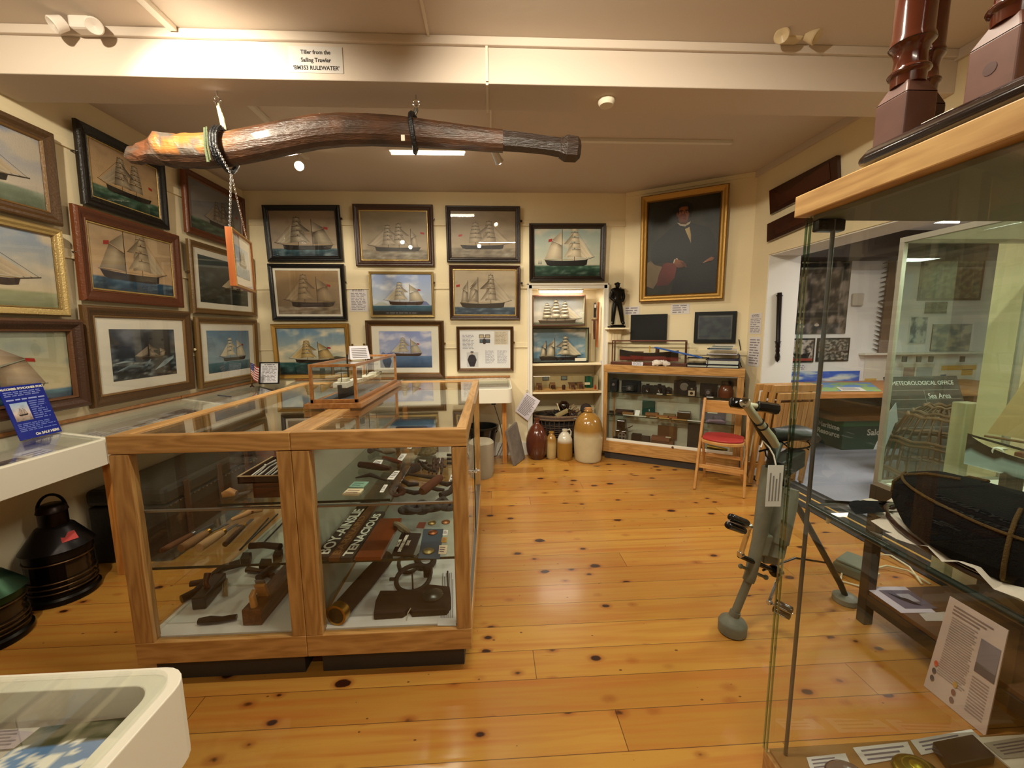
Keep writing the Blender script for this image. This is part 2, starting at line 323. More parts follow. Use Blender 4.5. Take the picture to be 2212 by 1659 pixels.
def picture(label,plane,c,fw,style,paint,mount=0,mc=(.87,.85,.79),slip=0,depth=.035,glass=True,tilt=2.2,group=None,name='framed_painting',cat='picture',wh=None,ro=None):
    if wh: u,z,w,h=wh; roll=0
    else: u,z,w,h,roll=rect_from(plane,c,.048)
    roll=max(-1.2,min(1.2,roll)) if ro is None else ro
    o,m,i=FR[style]; mat=FRG if style in('gold','gilt','bronze') else FRM
    M=rz(plane.rz,plane.at(u,z,.019))@Matrix.Rotation(radians(roll),4,'Y')@Matrix.Rotation(radians(tilt),4,'X')
    t=thing(name,label,cat,M=M,group=group)
    pr=[(0,0,o),(0,depth*.6,o),(.004,depth*.85,o),(fw*.18,depth,o),(fw*.38,depth*.95,m),(fw*.6,depth*.7,m),(fw*.8,depth*.62,m),(fw*.86,depth*.72,i),(fw*.94,depth*.6,i),(fw,depth*.35,i)]
    fr=part('frame',sweep(w,h,pr),mat,t)
    bk=MB().box((-w/2+.005,-.006,.005),(w/2-.005,0,h-.005),(.35,.25,.15)); part('backing_board',bk,PLAIN,t)
    iw=w-2*fw; ih=h-2*fw; zb=fw
    if slip:
        part('gilt_slip',sweep(iw,ih,[(0,depth*.5,(.70,.6,.36)),(slip*.5,depth*.52,(.78,.68,.42)),(slip,depth*.38,(.66,.54,.32))],cz0=zb),FRG,t); iw-=2*slip; ih-=2*slip; zb+=slip
    y=-depth*.3
    if mount:
        ml=mount if isinstance(mount,(tuple,list)) else (mount,mount)
        part('mount',sweep(iw,ih,[(0,-y,mc),(0,-y+.0008,mc),(ml[0],-y+.0008,mc)],cz0=zb) if ml[0]==ml[1] else mrect(iw,ih,ml,-y+.0008,mc,zb),PLAIN,t); iw-=2*ml[0]; ih-=2*ml[1]; zb+=ml[1]
    mb=MB(); paint(mb,iw,ih,Matrix.Translation((0,y,zb))); part('picture_sheet' if mount else 'canvas',mb,OILP if not mount else PAINT,t)
    if glass: g=MB(); W=w-2*fw; Hh=h-2*fw; g.poly([(-W/2,y-.004,fw),(W/2,y-.004,fw),(W/2,y-.004,fw+Hh),(-W/2,y-.004,fw+Hh)]); part('glass_pane',g,GTHIN,t)
    return t
def mrect(w,h,ml,y,c,zb):
    mb=MB(); a,b=ml; w2=w/2
    for q in ((-w2,0,w2,b),(-w2,h-b,w2,h),(-w2,b,-w2+a,h-b),(w2-a,b,w2,h-b)): mb.poly([(q[0],-y,zb+q[1]),(q[2],-y,zb+q[1]),(q[2],-y,zb+q[3]),(q[0],-y,zb+q[3])],c)
    return mb
def sea(hor,sky,water,sh,seed=0,cloud=None,wave=.25,extra=None,cs=3.5):
    def f(mb,w,h,M):
        gridbg(mb,w,h,hor,sky,water,seed,cloud,cs,wave,M=M)
        if extra: extra(mb,w,h,M)
        if sh:
            kw=dict(sh); a,b,z,H=kw.pop('box'); ship(mb,(a-.5)*w,(b-a)*w,z*h,H*h,M=M,**kw)
    return f
# ---------------------------------------------------------------- camera
cd=bpy.data.cameras.new('camera'); cd.sensor_width=36; cd.lens=FPX*36/2212; cd.clip_start=.02
co=bpy.data.objects.new('camera',cd); col.objects.link(co); Mc=Matrix((RR,UU,-_F)).transposed().to_4x4(); Mc.translation=CAM; co.matrix_world=Mc; bpy.context.scene.camera=co
# ---------------------------------------------------------------- floor boards
def floormat():
    m=bpy.data.materials.new('pine_floorboards'); m.use_nodes=True; nt=m.node_tree; N=nt.nodes; L=nt.links; b=N['Principled BSDF']
    def mth(op,a,b_=None,c=None):
        n=N.new('ShaderNodeMath'); n.operation=op
        for i,q in enumerate((a,b_,c)):
            if q is None: continue
            if isinstance(q,(int,float)): n.inputs[i].default_value=q
            else: L.new(q,n.inputs[i])
        return n.outputs[0]
    tc=N.new('ShaderNodeTexCoord'); sp=N.new('ShaderNodeSeparateXYZ'); L.new(tc.outputs['Object'],sp.inputs[0]); x,y=sp.outputs[0],sp.outputs[1]
    yb=mth('DIVIDE',mth('ADD',y,.043),.15); bi=mth('FLOOR',yb); fr=mth('SUBTRACT',yb,bi)
    wn=N.new('ShaderNodeTexWhiteNoise'); wn.noise_dimensions='1D'; L.new(bi,wn.inputs['W']); rnd=wn.outputs['Value']
    xo=mth('ADD',x,mth('MULTIPLY',rnd,7.3)); seg=mth('FLOOR',mth('DIVIDE',xo,2.6)); xf=mth('FRACT',mth('DIVIDE',xo,2.6))
    cmb=N.new('ShaderNodeCombineXYZ'); L.new(bi,cmb.inputs[0]); L.new(seg,cmb.inputs[1]); w2=N.new('ShaderNodeTexWhiteNoise'); L.new(cmb.outputs[0],w2.inputs[0]); tone=w2.outputs['Value']
    cv=N.new('ShaderNodeCombineXYZ'); L.new(mth('MULTIPLY',x,1.1),cv.inputs[0]); L.new(mth('MULTIPLY',y,22),cv.inputs[1]); L.new(mth('MULTIPLY',bi,3.7),cv.inputs[2])
    n=N.new('ShaderNodeTexNoise'); n.inputs['Scale'].default_value=1.4; n.inputs['Detail'].default_value=5; n.inputs['Distortion'].default_value=.5; L.new(cv.outputs[0],n.inputs[0])
    cv2=N.new('ShaderNodeCombineXYZ'); L.new(mth('MULTIPLY',x,1.0),cv2.inputs[0]); L.new(mth('MULTIPLY',y,1.7),cv2.inputs[1]); L.new(bi,cv2.inputs[2])
    vo=N.new('ShaderNodeTexVoronoi'); vo.inputs['Scale'].default_value=6.5; L.new(cv2.outputs[0],vo.inputs[0])
    rc=N.new('ShaderNodeSeparateColor'); L.new(vo.outputs['Color'],rc.inputs[0])
    dn=N.new('ShaderNodeTexNoise'); dn.inputs['Scale'].default_value=45; L.new(tc.outputs['Object'],dn.inputs[0])
    dist=mth('ADD',vo.outputs['Distance'],mth('MULTIPLY',mth('SUBTRACT',dn.outputs[0],.5),.07))
    rad=mth('MULTIPLY',mth('POWER',rc.outputs[0],1.5),.23)
    kn=N.new('ShaderNodeMapRange'); kn.interpolation_type='SMOOTHSTEP'; L.new(mth('SUBTRACT',dist,rad),kn.inputs[0]); kn.inputs[1].default_value=-.035; kn.inputs[2].default_value=.03; kn.inputs[3].default_value=1; kn.inputs[4].default_value=0
    halo=N.new('ShaderNodeMapRange'); halo.interpolation_type='SMOOTHSTEP'; L.new(mth('SUBTRACT',dist,rad),halo.inputs[0]); halo.inputs[1].default_value=0; halo.inputs[2].default_value=.18; halo.inputs[3].default_value=.55; halo.inputs[4].default_value=0
    has=mth('GREATER_THAN',rc.outputs[0],.36)
    def mix(a,b_,f):
        q=N.new('ShaderNodeMix'); q.data_type='RGBA'
        for i,s in ((0,f),(6,a),(7,b_)):
            if isinstance(s,tuple): q.inputs[i].default_value=(*[lin(t) for t in s],1)
            elif isinstance(s,(int,float)): q.inputs[i].default_value=s
            else: L.new(s,q.inputs[i])
        return q.outputs[2]
    base=mix((.745,.55,.245),(.645,.44,.175),tone)
    gr=N.new('ShaderNodeMapRange'); gr.inputs[1].default_value=.42; gr.inputs[2].default_value=.72; gr.inputs[3].default_value=0; gr.inputs[4].default_value=.65; L.new(n.outputs[0],gr.inputs[0])
    c=mix(base,(.66,.36,.13),gr.outputs[0]); c=mix(c,(.55,.27,.09),mth('MULTIPLY',halo.outputs[0],has)); c=mix(c,(.20,.08,.03),mth('MULTIPLY',kn.outputs[0],has))
    v3=N.new('ShaderNodeTexVoronoi'); v3.inputs['Scale'].default_value=15; L.new(cv2.outputs[0],v3.inputs[0]); r3=N.new('ShaderNodeSeparateColor'); L.new(v3.outputs['Color'],r3.inputs[0])
    sp3=mth('MULTIPLY',mth('LESS_THAN',v3.outputs['Distance'],mth('MULTIPLY',r3.outputs[1],.13)),mth('GREATER_THAN',r3.outputs[0],.62)); c=mix(c,(.30,.14,.05),mth('MULTIPLY',sp3,.8))
    seam=mth('ADD',mth('LESS_THAN',fr,.018),mth('LESS_THAN',xf,.0012)); c=mix(c,(.22,.11,.04),mth('MINIMUM',mth('MULTIPLY',seam,.75),.75))
    L.new(c,b.inputs['Base Color']); b.inputs['Roughness'].default_value=.27; b.inputs['Coat Weight'].default_value=.35; b.inputs['Coat Roughness'].default_value=.16
    rn=N.new('ShaderNodeMapRange'); rn.inputs[3].default_value=.22; rn.inputs[4].default_value=.40; L.new(n.outputs[0],rn.inputs[0]); L.new(rn.outputs[0],b.inputs['Roughness'])
    bp=N.new('ShaderNodeBump'); bp.inputs['Strength'].default_value=.35; bp.inputs['Distance'].default_value=.002; L.new(mth('SUBTRACT',1,seam),bp.inputs['Height']); L.new(bp.outputs[0],b.inputs['Normal'])
    return m
FLOORM=floormat()
CARPET=pm('grey_carpet',(.56,.57,.61),.95,spec=.1,bump=.3,bs=300,var=.06,vs=3)
struct('floor',MB().box((-2.6,-2.6,-.08),(2.47,4.9,0)),FLOORM)
struct('floor_other_room',MB().box((2.76,-1,-.08),(7.2,5.1,0)),CARPET)
struct('ceiling',MB().box((-2.6,-2.6,2.84),(2.6,4.9,2.94)),CEIL)
w=MB(); w.box((-2.6,4.45,0),(.44,4.6,2.84)).box((.44,4.45,1.86),(1.24,4.6,2.84)).box((1.24,4.45,0),(1.56,4.6,2.84)); w.box((.34,4.6,0),(.44,4.9,2.0)).box((1.24,4.6,0),(1.34,4.9,2.0)).box((.34,4.8,0),(1.34,4.9,2.0)).box((.44,4.6,1.86),(1.24,4.8,2.0))
struct('wall_back',w,WALLM)
struct('wall_left',MB().box((-2.6,-2.6,0),(-2.5,4.6,2.84)),WALLM)
struct('wall_rear',MB().box((-2.6,-2.7,0),(2.6,-2.6,2.84)),WALLM)
w=MB(); Mp=rz(WP.rz,WP.o); w.box((0,0,0),(1.215,.12,2.84),M=Mp); struct('wall_angled',w,WALLM)
w=MB(); w.box((2.49,3.6,0),(2.79,3.95,2.84)).box((2.49,1.92,2.055),(2.79,3.6,2.84)).box((2.49,-2.6,0),(2.79,1.92,2.84)); struct('wall_right',w,WALLM)
w=MB(); w.box((2.494,3.592,0),(2.786,3.6,2.05)).box((2.5,1.92,2.045),(2.78,3.6,2.054)); struct('door_1',w,WHITEM)     # the painted reveal of the wide opening
OW=pm('cool_white_wall',(.88,.87,.86),.8,spec=.2)
w=MB(); w.box((2.79,4.95,0),(7.2,5.05,2.6)).box((6.6,-1,0),(6.7,5,2.6)).box((2.79,-1.1,0),(7.2,-1,2.6)).box((2.79,3.95,0),(2.85,4.95,2.6)); struct('wall_other_room',w,OW)
struct('ceiling_other_room',MB().box((2.79,-1,2.5),(7.2,5.1,2.6)),OW)
w=MB(); w.box((2.79,4.55,2.20),(6.6,4.80,2.5)).box((2.79,3.1,2.28),(6.6,3.3,2.5)); struct('trim_beams_other_room',w,pm('old_dark_beam',(.17,.12,.10),.7,var=.3))
struct('trim_ceiling_beam',MB().box((-2.5,2.21,2.635),(2.49,2.46,2.84)),CEIL,.004)
w=MB().box((-2.5,2.19,2.80),(2.49,2.21,2.84)); struct('trim_beam_cove',w,CEIL,.004)
# picture rails
w=MB()
for z in (2.52,1.87,1.235):
    w.box((-2.5,4.439,z-.013),(.41 if z<1.9 else 1.46,4.45,z+.04)).box((-2.5,-2.6,z-.013),(-2.489,4.45,z+.04)).box((-2.5,4.435,z-.018),(.41 if z<1.9 else 1.46,4.45,z-.006)).box((-2.5,-2.6,z-.018),(-2.485,4.45,z-.006))
struct('trim_picture_rails',w,WALLM,.003)
w=MB()
w.box((.18,-.02,1.14),(1.21,0,1.19),M=Mp).box((.0,-.018,2.80),(1.2,0,2.84),M=Mp); struct('trim_angled_wall',w,WALLM,.002)
w=MB(); w.box((2.465,-2.6,2.79),(2.49,3.83,2.84)).box((-2.5,-2.6,2.80),(-2.475,2.2,2.84)); struct('trim_coving',w,CEIL,.002)
w=MB(); w.box((1.14,-.018,0),(1.2,0,.14),M=Mp); w.box((2.47,3.6,0),(2.49,3.83,.14)); struct('baseboard_right',w,WHITEP,.002)
struct('baseboard_back',MB().box((-2.5,4.432,0),(.40,4.45,.15)),WHITEP,.002)
# alcove architrave
w=MB()
for a,b in (((.405,4.425,0),(.45,4.45,1.895)),((1.235,4.425,0),(1.28,4.45,1.895)),((.405,4.425,1.85),(1.28,4.45,1.895)),((.395,4.415,0),(.415,4.45,1.905)),((1.27,4.415,0),(1.29,4.45,1.905)),((.395,4.415,1.888),(1.29,4.45,1.908))): w.box(a,b)
struct('trim_alcove',w,WHITEP,.003)
# threshold
w=MB(); 
w.box((2.43,.2,0),(2.78,3.6,.006),(.13,.13,.14))
for x in (2.50,2.60): w.box((x,.2,.006),(x+.018,3.6,.009),(.80,.62,.32))
w.box((2.69,.2,.006),(2.72,3.6,.012),(.3,.3,.3)); struct('trim_threshold',w,PLAIN)
# ---------------------------------------------------------------- pictures on the back wall
TAN=(.66,.57,.44); SEPIA=((.62,.55,.45),(.55,.47,.37)); BLUEW=((.08,.16,.20),(.20,.34,.38)); GREYW=((.45,.40,.33),(.52,.47,.39)); GREENW=((.08,.17,.13),(.16,.30,.22))
picture('black framed painting of a brigantine on blue sea, top left of the back wall',WB,[(567,443),(734,443),(741,564),(577,565)],.055,'black',
  sea(.17,((.62,.55,.46),(.55,.47,.38)),BLUEW,dict(box=(.04,.96,.14,.74),kind='brigantine',s=-1,sail=(.62,.56,.45),hull=(.12,.10,.08),shade=.75),1))
picture('wide brown framed painting of a three-masted ship above a grey sea, gilt inner edge',WB,[(760,441),(934,442),(939,576),(769,574)],.06,'brown',
  sea(.2,((.60,.54,.45),(.50,.45,.36)),GREYW,dict(box=(.08,.92,.17,.60),kind='barque',s=-1,sail=(.60,.53,.43),hull=(.16,.13,.11),shade=.55),2,wave=.3),slip=.012)
picture('dark framed beige painting of a brig heading right, directly left above the alcove painting',WB,[(961,444),(1123,446),(1124,566),(966,566)],.05,'dark',
  sea(.2,((.60,.54,.45),(.52,.46,.37)),GREYW,dict(box=(.12,.93,.18,.62),kind='brig',s=1,sail=(.60,.53,.42),hull=(.12,.10,.09),shade=.55),3))
picture('black framed sepia picture of a brigantine with a thin white mount and red flag',WB,[(577,570),(742,570),(750,693),(588,692)],.045,'black',
  sea(.18,((.50,.42,.32),(.62,.50,.34)),((.50,.42,.33),(.55,.47,.37)),dict(box=(.1,.94,.17,.76),kind='brigantine',s=-1,sail=(.58,.47,.32),hull=(.20,.15,.12),shade=.5),4,cs=2),mount=.022)
def cap5(mb,w,h,M): mb.box((-w/2,-.0003,0),(w/2,0,h*.085),(.06,.07,.09),M=M); lines(mb,-w*.28,w*.28,h*.02,h*.06,1,(.5,.5,.5),-.0008,M=M); mb.add([(-w*.5,-.0004,h*.22),(-w*.2,-.0004,h*.22),(-w*.3,-.0004,h*.30),(-w*.4,-.0004,h*.31)],[(0,1,2,3)],(.72,.74,.72),M=M); mb.add([(w*.28,-.0004,h*.24),(w*.47,-.0004,h*.24),(w*.41,-.0004,h*.33),(w*.36,-.0004,h*.34)],[(0,1,2,3)],(.42,.48,.66),M=M)
picture('silver-gilt framed painting of a schooner on flat blue sea under a pale blue sky',WB,[(795,586),(935,587),(939,685),(800,685)],.028,'gilt',
  sea(.24,((.74,.78,.82),(.56,.64,.82)),((.06,.16,.22),(.18,.40,.50)),dict(box=(.18,.88,.24,.58),kind='brigantine',s=-1,sail=(.80,.76,.66),hull=(.22,.14,.1),shade=.45),5,(.85,.87,.9),extra=cap5,wave=.08))
picture('brown framed painting with gilt edge of a three-masted barquentine heading right on dark blue sea',WB,[(968,572),(1123,574),(1123,690),(972,690)],.042,'brown',
  sea(.17,((.72,.68,.60),(.66,.60,.50)),((.13,.20,.28),(.20,.30,.38)),dict(box=(.07,.95,.15,.78),kind='barquentine',s=1,sail=(.66,.60,.50),hull=(.15,.12,.10),shade=.7),6),slip=.012)
def hill7(mb,w,h,M): mb.add([(w*.22,-.0004,h*.30),(w*.5,-.0004,h*.27),(w*.5,-.0004,h*.36),(w*.35,-.0004,h*.39),(w*.27,-.0004,h*.37)],[(0,1,2,3,4)],(.30,.29,.22),M=M)
picture('gold framed vivid painting of a schooner with glowing yellow sails on green sea',WB,[(583,700),(755,698),(759,817),(598,819)],.05,'gold',
  sea(.27,((.78,.76,.66),(.42,.56,.68)),((.03,.12,.13),(.12,.36,.36)),dict(box=(.14,.84,.25,.50),kind='brigantine',s=-1,sail=(.82,.68,.38),hull=(.12,.08,.05),shade=.6),7,(.92,.86,.72),extra=hill7,cs=3))
def hill8(mb,w,h,M): mb.add([(-w*.5,-.0004,h*.33),(-w*.15,-.0004,h*.33),(-w*.3,-.0004,h*.42),(-w*.38,-.0004,h*.38),(-w*.44,-.0004,h*.44)],[(0,1,2,3,4)],(.40,.44,.64),M=M)
picture('deep bronze framed print of a brigantine in blue haze with a wide white mount',WB,[(785,692),(957,692),(961,817),(797,817)],.06,'bronze',
  sea(.34,((.64,.68,.80),(.52,.58,.78)),((.14,.24,.36),(.36,.50,.68)),dict(box=(.2,.82,.32,.52),kind='brigantine',s=-1,sail=(.72,.68,.58),hull=(.25,.18,.14),shade=.35),8,(.8,.8,.86),extra=hill8,wave=.06),mount=(.075,.055))
def docs(mb,w,h,M):
    mb.box((-w/2,-.0002,0),(w/2,0,h),(.86,.86,.86),M=M); X=lambda t:(t-.5)*w
    for a,b,c,d,n,q in ((.05,.28,.50,.88,11,1),(.50,.70,.12,.47,12,0),(.74,.94,.12,.47,12,0)): lines(mb,X(a),X(b),h*c,h*d,n,(.58,.58,.64),-.0006,M=M)
    mb.box((X(.68),-.0006,h*.62),(X(.96),0,h*.97),(.80,.76,.68),M=M); lines(mb,X(.70),X(.94),h*.64,h*.94,9,(.62,.58,.52),-.0012,M=M)
    for i,(a,z,cc) in enumerate(((.38,.78,(.72,.66,.54)),(.50,.78,(.70,.64,.54)),(.39,.66,(.25,.38,.44)),(.50,.66,(.20,.30,.36)))): mb.box((X(a),-.0006,h*z),(X(a+.10),0,h*(z+.10)),(.16,.13,.1),M=M); mb.box((X(a+.01),-.001,h*(z+.015)),(X(a+.09),0,h*(z+.085)),cc,M=M)
    mb.box((X(.13),-.0004,h*.03),(X(.36),0,h*.42),(.76,.76,.76),M=M)
    man(mb,X(.235),h*.04,h*.40,M,-.001); man(mb,X(.485),h*.63,h*.18,M,-.0016,skin=(.2,.22,.3))
def man(mb,cx,z,H,M,y,skin=(.7,.62,.55),coat=(.10,.10,.16)):
    mb.add([(cx-.30*H,y,z+.45*H),(cx-.20*H,y,z+.72*H),(cx-.07*H,y,z+.80*H),(cx+.07*H,y,z+.80*H),(cx+.2*H,y,z+.72*H),(cx+.3*H,y,z+.45*H),(cx+.24*H,y,z+.25*H),(cx+.14*H,y,z),(cx-.14*H,y,z),(cx-.24*H,y,z+.25*H)],[tuple(range(10))],coat,M=M)
    mb.add([(cx+.07*H*cos(a),y*1.2,z+.88*H+.09*H*sin(a)) for a in [k*pi/5 for k in range(10)]],[tuple(range(10))],skin,M=M)
    mb.add([(cx-.11*H,y*1.4,z+.93*H),(cx+.11*H,y*1.4,z+.93*H),(cx+.09*H,y*1.4,z+1.0*H),(cx-.09*H,y*1.4,z+1.0*H)],[(0,1,2,3)],coat,M=M)
picture('bronze framed display of typed notes, small photos and a man in a navy uniform',WB,[(984,705),(1109,705),(1109,802),(988,803)],.036,'bronze',docs,mount=.001,cat='picture',name='framed_notes')
def boat10(mb,w,h,M):
    for a in (-.44,-.41): mb.add([(w*a,-.0004,h*.26),(w*(a+.02),-.0004,h*.26),(w*(a+.008),-.0004,h*.36)],[(0,1,2)],(.3,.3,.28),M=M)
picture('dark framed oil painting of a brigantine heading right over rough green sea, above the alcove',WB,[(1143,483),(1310,483),(1305,607),(1144,608)],.055,'dark',
  sea(.25,((.68,.68,.60),(.56,.62,.60)),GREENW,dict(box=(.14,.92,.22,.84),kind='brigantine',s=1,sail=(.78,.72,.60),hull=(.08,.07,.06),shade=.45),10,(.74,.70,.62),extra=boat10,wave=.3),glass=False,depth=.045)
# ---------------------------------------------------------------- left wall pictures
def wide(tr,br,W,off=.048):
    a=WL.hit(*tr,off); b=WL.hit(*br,off); return ((a[0]+b[0])/2-W/2,b[1],W,a[1]-b[1])
picture('brown framed painting of a schooner under cloudy blue sky, highest at the left edge',WL,None,.07,'umber',
  sea(.24,((.76,.71,.63),(.50,.54,.64)),((.36,.40,.32),(.50,.54,.46)),dict(box=(.12,.93,.25,.66),kind='brigantine',s=1,sail=(.66,.58,.46),hull=(.12,.10,.09)),11,(.72,.68,.62),wave=.15),wh=wide((120,293),(128,487),1.05))
picture('black framed painting of a full-rigged ship on green sea, partly behind the old tiller',WL,[(167,262),(355,352),(363,492),(177,443)],.065,'black',
  sea(.22,((.74,.62,.46),(.62,.51,.38)),((.10,.20,.15),(.24,.38,.29)),dict(box=(.08,.9,.19,.72),kind='brig',s=-1,sail=(.60,.53,.42),hull=(.12,.11,.1),shade=.7),12),slip=.008,ro=0)
picture('reddish brown framed painting of a brigantine with red flag on deep blue sea',WL,[(162,447),(386,506),(394,663),(172,650)],.075,'red',
  sea(.20,((.77,.65,.50),(.70,.60,.47)),((.09,.18,.25),(.18,.33,.44)),dict(box=(.07,.93,.18,.9),kind='brigantine',s=1,sail=(.68,.60,.47),hull=(.20,.17,.15),shade=.5),13),slip=.01,ro=0)
def storm(mb,w,h,M):
    gridbg(mb,w,h,.42,((.10,.12,.14),(.22,.23,.25)),((.05,.08,.11),(.14,.2,.25)),14,(.42,.44,.46),2.5,.5,M=M)
    for q in (((.05,.18),(.25,.30),(.45,.26),(.6,.42),(.5,.24),(.2,.22)),((.62,.14),(.8,.34),(.98,.44),(.95,.36),(.8,.22)),((.0,.33),(.2,.39),(.35,.36),(.2,.35))): mb.add([((a-.5)*w,-.0005,b*h) for a,b in q],[tuple(range(len(q)))],[mixc((.62,.70,.72),(.2,.28,.32),(i%3)/2) for i in range(len(q))],M=M)
    ship(mb,-.2*w,w*.5,h*.38,h*.34,'ketch',-1,sail=(.52,.46,.38),hull=(.2,.15,.12),M=M,flag=False,shade=.5)
picture('wide brown framed print of a boat in a dark storm with white mount',WL,[(175,659),(407,672),(421,842),(199,881)],.075,'umber',storm,mount=(.09,.07),ro=0)
picture('orange brown framed painting of a ship under grey sky, behind the hanging chain',WL,[(396,366),(528,426),(530,536),(401,507)],.06,'red',
  sea(.22,((.52,.50,.47),(.42,.42,.44)),((.14,.20,.15),(.24,.32,.24)),dict(box=(.25,.9,.2,.6),kind='barque',s=-1,sail=(.46,.40,.32),hull=(.12,.1,.1),shade=.7),15),ro=0)
def darkboat(mb,w,h,M): gridbg(mb,w,h,.35,((.16,.20,.20),(.26,.30,.30)),((.05,.09,.08),(.12,.17,.15)),16,(.32,.36,.36),2.5,.2,M=M); ship(mb,-.1*w,w*.5,h*.3,h*.42,'ketch',-1,sail=(.70,.64,.50),hull=(.08,.07,.06),M=M,flag=False)
picture('olive gold framed print of a small boat on dark sea behind the hanging frame',WL,[(403,519),(547,556),(551,684),(419,677)],.05,'olive',darkboat,mount=(.06,.05),ro=0)
picture('olive gold framed print of a white-sailed schooner on light blue with wide white mount',WL,[(419,684),(553,690),(559,817),(434,839)],.055,'olive',
  sea(.25,((.56,.64,.68),(.38,.50,.60)),((.16,.28,.32),(.32,.46,.50)),dict(box=(.24,.9,.25,.60),kind='brigantine',s=-1,sail=(.80,.76,.64),hull=(.18,.15,.12),shade=.3),17,wave=.08),mount=(.075,.06),ro=0)
picture('gilt framed painting of a ship over pale sea, middle of the left edge',WL,None,.05,'gilt',
  sea(.2,((.76,.70,.58),(.54,.60,.68)),((.48,.50,.38),(.62,.62,.48)),dict(box=(.10,.92,.26,.62),kind='brigantine',s=1,sail=(.68,.60,.48),hull=(.2,.15,.13),shade=.4),18,(.80,.74,.64),wave=.1),wh=wide((133,497),(150,684),1.0))
picture('ornate dark frame with painting of a schooner under yellow cloudy sky, behind the blue notice',WL,None,.075,'antique',
  sea(.13,((.76,.70,.55),(.56,.58,.50)),((.10,.22,.32),(.24,.42,.50)),dict(box=(.1,.85,.12,.75),kind='schooner',s=-1,sail=(.66,.56,.44),hull=(.16,.12,.1),shade=.5),19,(.50,.54,.50)),wh=wide((168,690),(187,876),1.0),depth=.06)
# knobs along the rails beside the frames
for k,(p,x,y,c) in enumerate([(WB,738,473,(.2,.15,.1)),(WB,937,474,(.2,.15,.1)),(WB,1126,478,(.15,.1,.08)),(WB,746,610,(.2,.15,.1)),(WB,938,611,(.3,.2,.12)),(WB,1127,612,(.2,.15,.1)),(WB,762,745,(.4,.3,.15)),(WB,787,744,(.4,.3,.15)),(WB,961,742,(.4,.3,.15)),(WB,1110,740,(.4,.3,.15)),(WL,164,326,(.1,.08,.06)),(WL,163,544,(.1,.08,.06)),(WL,180,763,(.15,.1,.08)),(WL,405,587,(.3,.2,.1)),(WL,418,755,(.85,.8,.65))]):
    u,z=p.hit(x,y,.03); q=p.at(u,z,.03); solo('hanging_hook',MB().lathe([(.003,-.03),(.004,0),(.010,.004),(.012,.012),(.006,.020)],q,12,c,axis=p.n),GLOSS,'small round picture hook on the cream picture rail','hook',loc=q,group='hooks along the picture rails')
